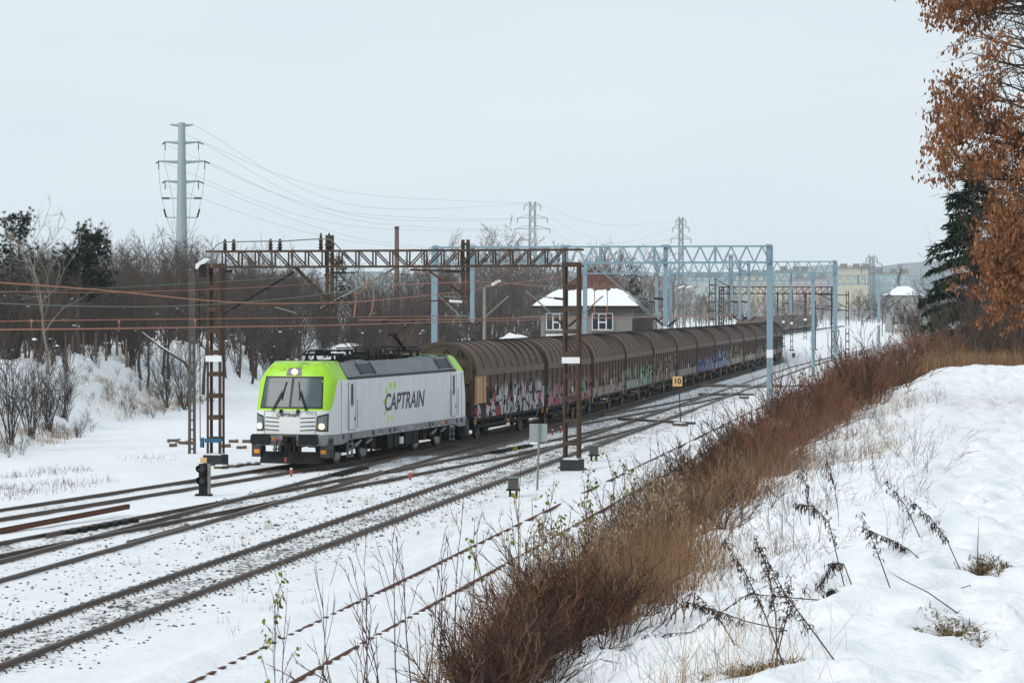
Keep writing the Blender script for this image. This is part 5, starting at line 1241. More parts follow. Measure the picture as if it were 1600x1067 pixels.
# ------------------------------------------------------------------ power line
def tube_pole():
    D = 300; s = D / FPX; b = Vector(((284 - 800) * s, D, 2.0)); Z = lambda y: CAMZ - (y - YH) * s - 2.0; X = lambda x: (x - 284) * s
    o = thing('power_pole', 'tall grey tubular power pole rising above the left trees', 'power pole', b, 0)
    mb = MB(); mb.tube([(0, 0, 0), (0, 0, Z(192))], [.85, .40], 14); mb.build('shaft', MT['galv'], o)
    for y, w in ((195, 18), (222, 26), (252, 36), (283, 26)):
        for q in (-1, 1):
            mb = MB(); mb.tube([(0, 0, Z(y + 2)), (q * w * s, 0, Z(y))], [.24, .10], 6); mb.build('crossarm', MT['galv'], o)
            if y > 200:
                mb = MB(); insulator(mb, (q * w * s, 0, Z(y)), (q * w * s, 0, Z(y + 13)), .07); mb.build('insulator', MT['dark'], o)
                mb = MB(); insulator(mb, (q * w * s, 0, Z(y)), (q * (w + 6) * s, 1.0, Z(y + 3)), .08); mb.build('insulator', MT['dark'], o)
    for y, w in ((310, 31), (340, 24)):
        for q in (-1, 1): mb = MB(); mb.tube([(0, 0, Z(y)), (q * w * s, 0, Z(y))], .07, 6); mb.build('bracket', MT['galv'], o); mb = MB(); insulator(mb, (q * w * s, 0, Z(y)), (q * (w - 12) * s, 0, Z(y)), .13) if y == 310 else insulator(mb, (q * w * s, 0, Z(y)), (q * (w + 4) * s, 0, Z(y - 13)), .13); mb.build('insulator', MT['dark'], o)
    for q in (-1, 1):
        mb = MB(); mb.tube([(X(284 + q * 36), 0, Z(266)), (X(284 + q * 34), 0, Z(290)), (X(284 + q * 31), 0, Z(310)), (X(284 + q * 26), 0, Z(330)), (X(284 + q * 22), 0, Z(345)), (X(284 + q * 9), 0, Z(378))], .018, 5); mb.tube([(X(284 + q * 26), 0, Z(236)), (X(284 + q * 28), 0, Z(250)), (X(284 + q * 14), 0, Z(310)), (X(284 + q * 12), 0, Z(340)), (X(284 + q * 8), 0, Z(372))], .016, 5); mb.build('down_lead', MT['dark'], o)
tube_pole()
def pylon(x, ytop, D, arms, label, wtop=4):
    s = D / FPX; b = Vector(((x - 800) * s, D, 0)); H = CAMZ - (ytop - YH) * s
    o = thing('lattice_pylon', label, 'pylon', b, .2, 'lattice pylons of the power line')
    t = max(.10, .9 * s); w0, w1 = wtop * s * 1.6, wtop * s
    mb = MB()
    for a in (-1, 1):
        for c in (-1, 1): mb.bar((a * w0, c * w0, 0), (a * w1, c * w1, H), t, t)
    mb.build('leg', MT['lattice'], o)
    n = 12; mb = MB()
    for i in range(n):
        z0, z1 = H * i / n, H * (i + 1) / n; a0, a1 = w0 + (w1 - w0) * i / n, w0 + (w1 - w0) * (i + 1) / n
        for c in (-1, 1): mb.bar((-a0, c * a0, z0), (a1, c * a1, z1), t * .6); mb.bar((a0, c * a0, z0), (-a1, c * a1, z1), t * .6)
    mb.build('bracing', MT['lattice'], o)
    for y, w in arms:
        z = CAMZ - (y - YH) * s
        for q in (-1, 1):
            mb = MB(); mb.bar((q * w1, 0, z), (q * w * s, 0, z), t * .8); mb.bar((q * w1, 0, z + 6 * s), (q * w * s, 0, z), t * .7); mb.build('crossarm', MT['lattice'], o)
            mb = MB(); mb.bar((q * w * s, 0, z), (q * w * s, 0, z - 7 * s), t * .9); mb.build('insulator', MT['dark'], o)
pylon(832, 316, 560, ((321, 13), (341, 24), (358, 28)), 'dark lattice pylon above the bare trees, nearest of the pylons', 4)
pylon(1064, 340, 820, ((345, 8), (356, 13), (373, 16)), 'slim lattice pylon above the blue gantry beam', 2.6)
pylon(1142, 398, 1250, ((402, 8), (411, 11), (420, 13)), 'faint lattice pylon seen through the second blue gantry', 2)
pylon(1362, 400, 1150, ((404, 9), (413, 17), (421, 17)), 'lattice pylon in front of the yellow apartment blocks', 3)
for i, (a, b, c) in enumerate((((306, 197), (560, 322), (828, 318)), ((288, 210), (540, 300), (828, 318)), ((316, 224), (560, 338), (808, 343)), ((264, 228), (530, 330), (808, 343)), ((326, 254), (560, 345), (805, 360)), ((259, 256), (540, 352), (805, 360)), ((318, 287), (560, 372), (800, 400)), ((258, 290), (520, 372), (780, 402)))):
    DA, DB = 301, 560; mid = (1 / ((1 / DA + 1 / DB) / 2))
    L = [px_at(*a, DA), px_at(*b, mid), px_at(*c, DB)]
    wire('power_line', 'power line from the tubular pole to the nearest pylon, ' + ['top arm, right end', 'top arm, left end', 'second arm, right end', 'second arm, left end', 'third arm, right end', 'third arm, left end', 'lowest arm, right end', 'lowest arm, left end'][i], L, .017, MT['wirefar'], 'power lines', 'power line', 14)
for i, (a, b, c) in enumerate((((858, 340), (960, 380), (1050, 357)), ((862, 357), (930, 392), (1050, 374)), ((846, 322), (950, 352), (1056, 346)))):
    wire('power_line', '%s power line between the two nearer lattice pylons' % ['middle', 'lowest', 'top'][i], [px_at(*a, 560), px_at(*b, 665), px_at(*c, 820)], .022, MT['wirefar'], 'power lines further off', 'power line', 12)
def chimney():
    D = 520; s = D / FPX; b = Vector(((620 - 800) * s, D, 0)); H = CAMZ + (483 - 358) * s
    o = thing('factory_chimney', 'tall brick chimney standing behind the bare trees', 'chimney', b, 0)
    for k in range(4): mb = MB(); mb.tube([(0, 0, H * k / 4), (0, 0, H * (k + 1) / 4)], [.62 - .05 * k, .57 - .05 * k], 12); mb.build('brick_shaft', mat('chimney brick', (.13 + .03 * (k % 2), .085, .075), .9, 0, (2, .6, (.09, .07, .065))), o)
    mb = MB(); mb.tube([(0, 0, H), (0, 0, H + .5)], [.46, .46], 12); mb.build('rim', MT['dark'], o)
chimney()

# ------------------------------------------------------------------ far town
FARWIN = mat('window greyed for haze', (.40, .43, .44), .4)  # grey rather than dark glass: distance haze put into the colour
def block(x0, x1, ytop, ybot, D, col, label, floors, cols):
    s = D / FPX; o = thing('apartment_block', label, 'building', ((x0 - 800) * s, D, 0), 0, 'far apartment blocks on the hill')
    Wd = (x1 - x0) * s; z1 = CAMZ - (ytop - YH) * s; z0 = CAMZ - (ybot - YH) * s
    mb = MB(); mb.b2((0, 0, 0), (Wd, 12, z1)); mb.build('wall', mat('facade paled for haze', tuple(.55 * v + .27 for v in col), .9, 0, (.15, .4, tuple(v * .85 for v in col))), o)  # wall colour lightened and greyed, so distance haze is painted in
    mb = MB(); mb.b2((-.3, -.3, z1), (Wd + .3, 12.3, z1 + .7)); mb.build('roof', MT['concrete'], o)
    for t in (.15, .55, .85): mb = MB(); mb.b2((Wd * t, 4, z1 + .7), (Wd * t + 3.5, 8, z1 + 3)); mb.build('roof_house', MT['concrete'], o)
    fh = (z1 - z0) / floors
    for f in range(floors):
        for c in range(cols):
            w = Wd / cols; mb = MB(); mb.b2((w * c + w * .25, -.12, z0 + fh * f + fh * .35), (w * c + w * .75, 0, z0 + fh * f + fh * .82)); mb.build('window', FARWIN, o)
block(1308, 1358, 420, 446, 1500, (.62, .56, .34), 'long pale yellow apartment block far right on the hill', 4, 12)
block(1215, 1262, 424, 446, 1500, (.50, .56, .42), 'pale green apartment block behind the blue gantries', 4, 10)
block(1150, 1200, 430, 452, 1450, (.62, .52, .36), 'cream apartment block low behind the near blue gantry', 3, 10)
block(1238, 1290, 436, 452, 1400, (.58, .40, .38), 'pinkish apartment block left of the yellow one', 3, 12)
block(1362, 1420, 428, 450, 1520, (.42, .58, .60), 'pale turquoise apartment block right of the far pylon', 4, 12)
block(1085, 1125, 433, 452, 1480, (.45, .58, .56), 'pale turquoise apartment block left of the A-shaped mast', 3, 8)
def snowy_house():
    D = 640; s = D / FPX; o = thing('white_house', 'white house with snowy roof at the end of the yard', 'building', ((1390 - 800) * s, D, 0), 0)
    Wd = 50 * s; mb = MB(); mb.b2((0, 0, 0), (Wd, 8, CAMZ - (462 - YH) * s)); mb.build('wall', mat('cream wall', (.33, .32, .30), .9), o)
    z, zr = CAMZ - (462 - YH) * s, CAMZ - (447 - YH) * s
    mb = MB(); mb.add([(-.8, -.8, z), (Wd + .8, -.8, z), (Wd + .8, 8.8, z), (-.8, 8.8, z), (Wd * .35, 4, zr), (Wd * .65, 4, zr)], [(0, 1, 5, 4), (1, 2, 5), (2, 3, 4, 5), (3, 0, 4), (0, 3, 2, 1)]); mb.build('roof', MT['snowcap'], o)
    for k in range(4): mb = MB(); mb.b2((Wd * (.1 + .22 * k), -.1, 2.0), (Wd * (.1 + .22 * k) + 1, 0, 4)); mb.build('window', DGLASS, o)
snowy_house()
# hills behind the town
def hills():
    rng = np.random.default_rng(2); xs = np.linspace(-900, 1400, 120); V = []; n = len(xs)
    for j, (d, k) in enumerate(((1560, 0), (1640, .6), (1760, 1), (2000, 1.1), (2400, .8))):
        h = 10 + k * (14 + 9 * vn(xs * .004 + 7, xs * 0 + j * .3, 41) + 5 * vn(xs * .03, xs * 0, 42)) + 12 * k * ss(100, 700, xs)
        V.append(np.stack([xs, np.full(n, float(d)), h - (2 if j == 0 else 0)], -1))
    V = np.concatenate(V); i = np.arange(len(V)).reshape(5, n); F = np.stack([i[:-1, :-1], i[:-1, 1:], i[1:, 1:], i[1:, :-1]], -1).reshape(-1, 4)
    o = put('hills', arr_mesh('hills', V, F, [mat('wooded hill paled for haze', (.22, .24, .25), .95, 0, (.01, .8, (.42, .45, .47)))], smooth=True)); o['kind'] = 'structure'  # snow and wood tones, lightened to carry the haze of distance
hills()

# ------------------------------------------------------------------ plants: generators
class Tw:
    """twiggy mesh of 3-sided tubes (triangles)"""
    def __init__(s): s.v = []; s.f = []; s.tips = []
    def seg(s, pts, rs):
        k = len(pts); b = len(s.v); n = 3
        for i, p in enumerate(pts):
            t = (pts[min(i + 1, k - 1)] - pts[max(i - 1, 0)]); t.normalize()
            a = t.cross(Vector((.31, .77, .12)))
            if a.length < .05: a = t.cross(Vector((1, 0, 0)))
            a.normalize(); c = t.cross(a)
            if i == k - 1: s.v.append(tuple(p)); break
            for j in range(n):
                g = 2.0944 * j; q = p + (a * math.cos(g) + c * math.sin(g)) * rs[i]; s.v.append((q.x, q.y, q.z))
        for i in range(k - 2):
            for j in range(n):
                q = (b + i * n + j, b + i * n + (j + 1) % n, b + (i + 1) * n + (j + 1) % n, b + (i + 1) * n + j)
                s.f.append((q[0], q[1], q[2])); s.f.append((q[0], q[2], q[3]))
        l = b + (k - 2) * n; e = b + (k - 1) * n
        for j in range(n): s.f.append((l + j, l + (j + 1) % n, e))
    def arrays(s): return np.array(s.v), np.array(s.f, dtype=np.int32)
def grow(T, rnd, p, d, L, r, depth, q):
    """q: dict with per-depth lists: segs, kids, ratio, angle, wander, up"""
    n = q['segs'][depth]; pts = [p.copy()]; rs = [r]; dd = d.copy()
    for i in range(n):
        w = q['wander'][depth]; dd = dd + Vector((rnd.gauss(0, w), rnd.gauss(0, w), rnd.gauss(0, w) + q['up'][depth])); dd.normalize()
        pts.append(pts[-1] + dd * (L / n)); rs.append(max(r * (1 - .8 * (i + 1) / n), q['rmin']))
    T.seg(pts, rs)
    if depth >= len(q['kids']): T.tips.append((pts[-1], dd)); T.tips.append((pts[len(pts) // 2], dd)); return
    k = q['kids'][depth]
    for i in range(k):
        t = q['t0'][depth] + (1 - q['t0'][depth]) * (i + rnd.random()) / k; x = t * n; j = min(int(x), n - 1); b = pts[j].lerp(pts[j + 1], x - j)
        ax = (pts[j + 1] - pts[j]).normalized(); o = ax.cross(Vector((rnd.gauss(0, 1), rnd.gauss(0, 1), rnd.gauss(0, 1))))
        if o.length < .01: continue
        o.normalize(); a = q['angle'][depth] * rnd.uniform(.7, 1.3); nd = (ax * math.cos(a) + o * math.sin(a)); nd.normalize()
        grow(T, rnd, b, nd, L * q['ratio'][depth] * rnd.uniform(.65, 1.2) * (1.15 - .55 * t), max(rs[j] * .55, q['rmin']), depth + 1, q)
TREE = dict(segs=[6, 4, 2, 1], kids=[14, 6, 4], t0=[.22, .15, .2], ratio=[.46, .45, .5], angle=[.62, .6, .6], wander=[.07, .14, .16, .15], up=[.05, .10, .06, .03], rmin=.011)
WIDE = dict(segs=[6, 4, 2, 1], kids=[11, 8, 6], t0=[.3, .15, .15], ratio=[.6, .5, .45], angle=[.85, .7, .65], wander=[.10, .18, .2, .2], up=[.03, .05, .03, .0], rmin=.012)
POPL = dict(segs=[7, 4, 2, 1], kids=[26, 6, 4], t0=[.12, .15, .2], ratio=[.26, .45, .5], angle=[.38, .4, .5], wander=[.02, .05, .1, .1], up=[.05, .16, .1, .05], rmin=.02)
def tree_arr(seed, H, q, r): 
    T = Tw(); grow(T, random.Random(seed), Vector((0, 0, -.15)), Vector((0, 0, 1)), H * .85, r, 0, q); return T
def shrub_arr(seed, H, stems, spread, kids=(7, 5), r=.02, rmin=.006, up=.08, wander=.10):
    T = Tw(); rnd = random.Random(seed); q = dict(segs=[3, 2, 1], kids=list(kids), t0=[.2, .15], ratio=[.5, .45], angle=[.5, .55], wander=[wander, .14, .16], up=[up, .08, .05], rmin=rmin)
    for i in range(stems):
        a = rnd.uniform(0, 6.28); d = Vector((math.cos(a) * spread * rnd.random(), math.sin(a) * spread * rnd.random(), 1)).normalized()
        grow(T, rnd, Vector((rnd.gauss(0, .1) * spread * 2, rnd.gauss(0, .1) * spread * 2, -.1)), d, H * rnd.uniform(.65, 1.1), r * rnd.uniform(.7, 1.2), 0, q)
    return T
def replicate(arrs, items):
    """items: (variant, x, y, z, scale, rot, zscale)"""
    Vs, Fs = [], []; n = 0
    for (k, x, y, z, sc, a, zs) in items:
        V, F = arrs[k]; c, s = math.cos(a) * sc, math.sin(a) * sc
        W_ = np.empty_like(V); W_[:, 0] = V[:, 0] * c - V[:, 1] * s + x; W_[:, 1] = V[:, 0] * s + V[:, 1] * c + y; W_[:, 2] = V[:, 2] * sc * zs + z
        Vs.append(W_); Fs.append(F + n); n += len(V)
    return np.concatenate(Vs), np.concatenate(Fs)
def stuff(name, V, F, m, label, cat):
    return tag(put(name, arr_mesh(name, V, F, [m])), label, cat, None, 'stuff')
R0 = random.Random(11); NR = np.random.default_rng(11)

# ---- left wood: an inextricable thicket, and the trees that stand out of it
TA = [tree_arr(100 + i, 8.5, TREE, .11).arrays() for i in range(4)] + [tree_arr(120 + i, 7.5, WIDE, .12).arrays() for i in range(3)]
SA = [shrub_arr(140 + i, 3.6, 12, .55, (7, 4), .028, .011).arrays() for i in range(5)]
def free(X, D):
    u = X - M_ * D
    x = 800 + X * FPX / D
    if X > -20.5 and D < 178: return False
    if u > -31 - max(0, (D - 285) * .06): return False
    if x > 700 and D < 262: return False
    if 470 < x < 560 and D < 244: return R0.random() < .12
    return True
items = []; n = 0
while len(items) < 350:
    D = R0.uniform(128, 290); x = R0.uniform(-40, 860); X = (x - 800) * D / FPX
    if not free(X, D): continue
    if X > -24 and D < 200: continue
    sc = R0.uniform(.7, 1.15) * (1 + .25 * (D > 240)); items.append((R0.randrange(5), X, D, gz1(X, D), sc * 1.15, R0.uniform(0, 6.28), R0.uniform(.85, 1.15)))
for i in range(70):
    D = R0.uniform(132, 205); x = R0.uniform(-20, 390); X = (x - 800) * D / FPX
    if X < -23.2: items.append((R0.randrange(5), X, D, gz1(X, D), R0.uniform(.5, .9), R0.uniform(0, 6.28), 1.0))
V, F = replicate(SA, items[::2]); stuff('thicket', V, F, MT['barkbrown'], 'dense brownish leafless undergrowth mixed into the wood left of the tracks', 'thicket')
V, F = replicate(SA, items[1::2]); stuff('thicket', V, F, MT['bark'], 'dense leafless undergrowth filling the wood left of the tracks', 'thicket')
items = []
while len(items) < 185:
    D = R0.uniform(150, 320); x = R0.uniform(-30, 850); X = (x - 800) * D / FPX
    if not free(X, D): continue
    topy = np.interp(x, [0, 60, 150, 260, 330, 420, 520, 620, 700, 760, 840], [372, 372, 352, 362, 368, 398, 405, 402, 392, 402, 408]) + R0.uniform(2, 46)
    zg = gz1(X, D); H = CAMZ + (YH - topy) * D / FPX - zg; k = R0.randrange(7)
    items.append((k, X, D, zg, 1.0 * H / (8.5 if k < 4 else 8.2), R0.uniform(0, 6.28), 1.0))
V, F = replicate(TA, items); stuff('leafless_wood', V, F, MT['barkbrown'], 'mass of leafless trees forming the wood behind the locomotive', 'wood')
items = []
for i in range(110):
    D = R0.uniform(262, 430); x = R0.uniform(905, 1120); X = (x - 800) * D / FPX
    if X - M_ * D > -34 - max(0, (D - 285) * .12): continue
    items.append((R0.randrange(5), X, D, gz1(X, D), R0.uniform(1.1, 1.9), R0.uniform(0, 6.28), 1.0))
V, F = replicate(SA, items); stuff('thicket', V, F, MT['bark'], 'dark leafless scrub behind the signal box and the blue legs', 'thicket')
def twig_snow():
    rnd = random.Random(4); c = []
    for i in range(900):
        D = rnd.uniform(128, 250); x = rnd.uniform(-10, 840); X = (x - 800) * D / FPX
        if not free(X, D): continue
        c.append((X, D, gz1(X, D) + abs(rnd.gauss(0, 1.7)) + .2))
    c = np.array(c); N = len(c); rg = np.random.default_rng(4); s = rg.uniform(.03, .11, N)
    oc = np.array([(1.6,0,0),(-1.6,0,0),(0,1,0),(0,-1,0),(0,0,.7),(0,0,-.4)]); fc = np.array([(0,2,4),(2,1,4),(1,3,4),(3,0,4),(2,0,5),(1,2,5),(3,1,5),(0,3,5)])
    V = oc[None] * s[:, None, None] * rg.uniform(.6, 1.4, (N, 6, 1)) + c[:, None, :]
    stuff('twig_snow', V.reshape(-1, 3), (fc[None] + 6 * np.arange(N)[:, None, None]).reshape(-1, 3), MT['snowcap'], 'small lumps of snow caught in the twigs of the left wood', 'snow')
twig_snow()
# further wood to the right, behind the signal box and along the horizon
FA = [tree_arr(160 + i, 9, dict(TREE, kids=[10, 5, 3], rmin=.036), .14).arrays() for i in range(3)]
items = []
for i in range(115):
    D = R0.uniform(330, 520); x = R0.uniform(640, 1130); X = (x - 800) * D / FPX
    if X - M_ * D > -48: D = R0.uniform(560, 700); X = (x - 800) * D / FPX
    topy = np.interp(x, [640, 720, 800, 880, 960, 1040, 1130], [405, 396, 385, 400, 392, 420, 446]) + R0.uniform(0, 40)
    zg = gz1(X, D); H = CAMZ + (YH - topy) * D / FPX - zg; items.append((R0.randrange(3), X, D, zg, H / 8.8, R0.uniform(0, 6.28), 1.0))
for i in range(150):
    x = R0.uniform(1040, 1500); D = R0.uniform(800, 1250); X = (x - 800) * D / FPX; topy = R0.uniform(450, 474) - (8 if R0.random() < .15 else 0)
    zg = gz1(X, D); H = max(3, CAMZ + (YH - topy) * D / FPX - zg); items.append((R0.randrange(3), X, D, zg, H / 8.8, R0.uniform(0, 6.28), .9))
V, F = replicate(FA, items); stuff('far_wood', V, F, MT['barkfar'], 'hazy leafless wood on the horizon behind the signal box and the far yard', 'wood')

def tree_thing(name, label, V_F, X, D, H, H0, m, group=None, zs=1.0, trunk=True, rot=None):
    """a tree with a trunk of its own and a crown of boughs"""
    zg = gz1(X, D); sc = H / H0; o = thing(name, label, 'tree', (X, D, zg), R0.uniform(0, 6.28) if rot is None else rot, group)
    V, F = V_F; cr_ = put('crown', arr_mesh('crown', V * np.array([sc, sc, sc * zs]), F, [m]), o)
    mb = MB(); mb.tube([(0, 0, -.3), (.02, .02, H * .18), (0, .03, H * .36)], [.011 * H + .02, .008 * H + .015, .005 * H], 9); mb.build('trunk', m, o)
    return o
def sky_tree(x, topy, D, kind, label, m='barkbrown', name='bare_tree', seed=0, group='bare trees standing out of the wood'):
    X = (x - 800) * D / FPX; zg = gz1(X, D); H = CAMZ + (YH - topy) * D / FPX - zg
    q = dict(TREE=TREE, WIDE=WIDE, POPL=POPL)[kind]; T = tree_arr(300 + seed, H, dict(q, rmin=q['rmin'] * max(1, D / 190)), H * .013)
    return tree_thing(name, label, T.arrays(), X, D, 1, 1, MT[m], group)
LT = [(172, 342, 160, 'TREE', 'bare tree with fanned crown left of the tubular pole'), (215, 352, 172, 'TREE', 'bare tree just left of the tubular pole'), (120, 352, 165, 'TREE', 'slim bare tree between the two dark pines'), (318, 362, 170, 'WIDE', 'bare tree just right of the tubular pole'), (352, 372, 182, 'WIDE', 'bare tree behind the left end of the brown gantry'),
      (255, 358, 168, 'TREE', 'bare tree directly in front of the tubular pole'), (18, 362, 150, 'TREE', 'bare tree at the left edge of the picture'), (450, 396, 262, 'WIDE', 'bare tree behind the left third of the brown beam'), (712, 358, 330, 'TREE', 'rounded bare tree above the left leg of the nearest blue gantry'), (800, 352, 380, 'WIDE', 'large bare tree left of the nearest lattice pylon'),
      (838, 352, 390, 'WIDE', 'large bare tree under the nearest lattice pylon'), (768, 366, 370, 'WIDE', 'bare tree above the beam between gantry and pylon'), (960, 388, 430, 'WIDE', 'wide bare tree behind the signal box roof'), (1000, 386, 440, 'WIDE', 'dense bare tree right of the signal box roof'), (1035, 394, 450, 'WIDE', 'bare tree behind the middle of the near blue beam'), (925, 382, 420, 'TREE', 'slender bare tree left of the signal box ridge'), (876, 372, 450, 'POPL', 'narrow poplar right of the nearest pylon')]
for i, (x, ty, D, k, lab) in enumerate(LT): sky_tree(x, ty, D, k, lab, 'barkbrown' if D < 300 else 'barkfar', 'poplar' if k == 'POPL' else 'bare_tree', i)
for i, (x, ty, D, lab) in enumerate(((1378, 455, 560, 'rounded dark tree beside the blue mast'), (1345, 462, 580, 'rounded tree left of the blue mast'), (1432, 452, 600, 'bare tree in front of the white house'), (1412, 464, 570, 'low bare tree before the white house'), (1395, 466, 575, 'low bare tree between mast and white house'))): sky_tree(x, ty, D, 'WIDE', lab, 'bark', 'bare_tree', 60 + i, 'trees at the far end of the yard')
sky_tree(1402, 408, 900, 'POPL', 'tall narrow poplar on the right horizon', 'barkfar', 'poplar', 40)
# young pale-trunked tree and the snow-laden leaning branch
def pale_tree():
    D = 132; X = (75 - 800) * D / FPX; T = tree_arr(77, 8.4, dict(WIDE, kids=[12, 5, 4]), .10)
    tree_thing('pale_tree', 'pale-barked young tree in front of the wood at far left', T.arrays(), X, D, 1, 1, MT['barkgrey'], None)
pale_tree()
def pine(x, topy, D, wid, label, seed):
    rnd = random.Random(seed); X = (x - 800) * D / FPX; zg = gz1(X, D); H = CAMZ + (YH - topy) * D / FPX - zg
    o = thing('pine_tree', label, 'tree', (X, D, zg), 0, 'dark pines in the left wood')
    mb = MB(); mb.tube([(0, 0, -.3), (0, 0, H * .5), (.1, 0, H * .95)], [.16, .11, .03], 8); mb.build('trunk', MT['barkbrown'], o)
    T = Tw(); L = []
    for i in range(34):
        t = rnd.uniform(.42, 1); a = rnd.uniform(0, 6.28); r = wid * (1.15 - t) ** .6 * rnd.uniform(.5, 1.0); p = Vector((0, 0, H * t - .3)); q = Vector((math.cos(a) * r, math.sin(a) * r, H * t + rnd.uniform(.1, .7)))
        T.seg([p, p.lerp(q, .5) + Vector((0, 0, -.1)), q], [.035, .022, .01])
        for k in range(13): L.append(p.lerp(q, rnd.uniform(.45, 1.05)) + Vector((rnd.gauss(0, .22), rnd.gauss(0, .22), rnd.gauss(.05, .18))))
    V, F = T.arrays(); b = put('bough', arr_mesh('bough', V, F, [MT['barkbrown']]), o)
    vs, fs = [], []
    for c in L:
        for k in range(22):
            d = Vector((rnd.gauss(0, 1), rnd.gauss(0, 1), rnd.gauss(.4, .8))).normalized() * rnd.uniform(.12, .24); s = d.cross(Vector((rnd.gauss(0, 1), rnd.gauss(0, 1), 1))).normalized() * .022
            n_ = len(vs); vs += [tuple(c - s), tuple(c + s), tuple(c + d)]; fs.append((n_, n_ + 1, n_ + 2))
    put('foliage', arr_mesh('foliage', vs, fs, [MT['pine']]), o)
pine(28, 348, 140, 2.2, 'dark green pine at the far left of the wood', 1); pine(122, 360, 150, 2.0, 'dark green pine right of the far left one', 2); pine(150, 372, 155, 1.6, 'smaller dark pine leaning on its neighbour', 3); pine(525, 402, 270, 2.6, 'dark conifer behind the brown beam', 4); pine(985, 420, 330, 3.4, 'dark conifer right of the signal box', 5)

# bushes that stand alone on the left bank
def shrub_thing(x, y, D, H, stems, spread, label, m, seed, kids=(7, 5), name='bare_shrub', r=.022, rmin=.008, dz=0, group='leafless shrubs on the left bank'):
    X = (x - 800) * D / FPX; T = shrub_arr(seed, H, stems, spread, kids, r, rmin); V, F = T.arrays()
    o = put(name, arr_mesh(name, V, F, [m])); o.location = (X, D, gz1(X, D) + dz); return tag(o, label, 'shrub', group)
for i, (x, D, H, lab) in enumerate(((18, 106, 4.4, 'large leafless bush at the left edge'), (48, 112, 3.6, 'leafless bush right of the one at the left edge'), (78, 118, 2.6, 'small leafless bush low on the left bank'), (100, 124, 2.4, 'thin leafless bush on the slope of the left bank'), (372, 190, 6.5, 'tall leafless bush between the brown gantry leg and the locomotive'), (395, 200, 5.2, 'leafless bush just left of the green cab'), (350, 196, 5.2, 'leafless bush behind the brown gantry leg'), (290, 150, 4.2, 'leafless bush behind the lattice lamp post'), (262, 150, 3.6, 'leafless bush left of the lattice lamp post'))):
    shrub_thing(x, 0, D, H, 16, .45, lab, MT['bark'], 500 + i, (8, 5))
for i, (x, D, H, lab) in enumerate(((585, 262, 5.0, 'reddish leafless bush behind the raised pantograph'), (565, 258, 4.5, 'reddish leafless bush left of the raised pantograph'), (690, 256, 4.0, 'reddish bush at the left leg of the nearest blue gantry'), (640, 258, 3.6, 'reddish bush right of the pantograph'))):
    shrub_thing(x, 0, D, H, 18, .5, lab, MT['barkred'], 520 + i, (8, 5), group='reddish shrubs behind the locomotive')
# snow-laden fallen branch, fence stakes
def fallen_branch():
    D = 134; P = [px_at(x, y, D) for x, y in ((222, 520), (248, 540), (268, 553), (288, 566), (305, 590))]
    o = thing('leaning_branch', 'snow-covered leaning branch in front of the wood', 'branch', P[-1], 0)
    mb = MB(); mb.tube(P, [.03, .05, .06, .08, .1], 6); mb.build('wood', MT['bark'], o, world=True)
    mb = MB(); mb.tube([p + Vector((0, 0, .05)) for p in P[:4]], [.01, .03, .035, .03], 6); mb.build('snow', MT['snowcap'], o, world=True)
fallen_branch()
for i, (x, y0, y1) in enumerate(((40, 534, 552), (82, 520, 562), (103, 521, 574), (114, 523, 545), (131, 519, 548), (150, 520, 552), (166, 521, 556), (183, 523, 548), (198, 530, 566))):
    D = 134; a, b = px_at(x, y1 + 8, D), px_at(x + R0.uniform(-1, 1), y0, D); mb = MB(); mb.tube([(0, 0, 0), b - a], [.07, .055], 7); o = mb.build('fence_stake', MT['wood']); o.location = a
    tag(o, 'wooden stake of the old fence at the edge of the wood, %s from left' % ORD[i], 'stake', 'stakes of the old fence on the left bank')

# ---- grasses
def blades(pts, hmin, hmax, w, rng, lean=.5, per=14, spread=.14):
    N = len(pts) * per; P = np.repeat(np.asarray(pts, dtype=float), per, 0); P[:, :2] += rng.normal(0, spread, (N, 2))
    h = rng.uniform(hmin, hmax, N); a = rng.uniform(0, 6.28, N); ln = np.abs(rng.normal(0, lean, N)); dx, dy = np.cos(a) * ln * h, np.sin(a) * ln * h
    b = rng.uniform(0, 6.28, N); wx, wy = np.cos(b) * w, np.sin(b) * w
    z0 = P[:, 2] - .03
    v = np.stack([np.stack([P[:, 0] - wx, P[:, 1] - wy, z0], -1), np.stack([P[:, 0] + wx, P[:, 1] + wy, z0], -1), np.stack([P[:, 0] + dx * .4 + wx * .7, P[:, 1] + dy * .4 + wy * .7, z0 + h * .6], -1), np.stack([P[:, 0] + dx * .4 - wx * .7, P[:, 1] + dy * .4 - wy * .7, z0 + h * .6], -1), np.stack([P[:, 0] + dx, P[:, 1] + dy, z0 + h * np.clip(1 - .35 * ln, .3, 1)], -1)], 1).reshape(-1, 3)
    i = 5 * np.arange(N)[:, None]; f = np.concatenate([i + np.array([[0, 1, 2]]), i + np.array([[0, 2, 3]]), i + np.array([[3, 2, 4]])])
    return v, f
def gpts(n, fx):
    out = []
    while len(out) < n:
        p = fx()
        if p is not None: out.append(p)
    A = np.array(out); return np.column_stack([A, gz(A[:, 0], A[:, 1])])
def left_g():
    D = R0.uniform(98, 165); toe = -19.4 + .012 * (D - 130); X = toe - abs(R0.gauss(1.5, 2.6)); x = 800 + X * FPX / D
    return (X, D) if -30 < x < 420 and vn(X * .25, D * .12, 51) > .48 else None
V, F = blades(gpts(420, left_g), .2, .55, .008, NR, .9, 11, .24); stuff('dry_grass', V, F, MT['pale'], 'tufts of dry yellow grass on the left snow bank', 'grass')
items = []
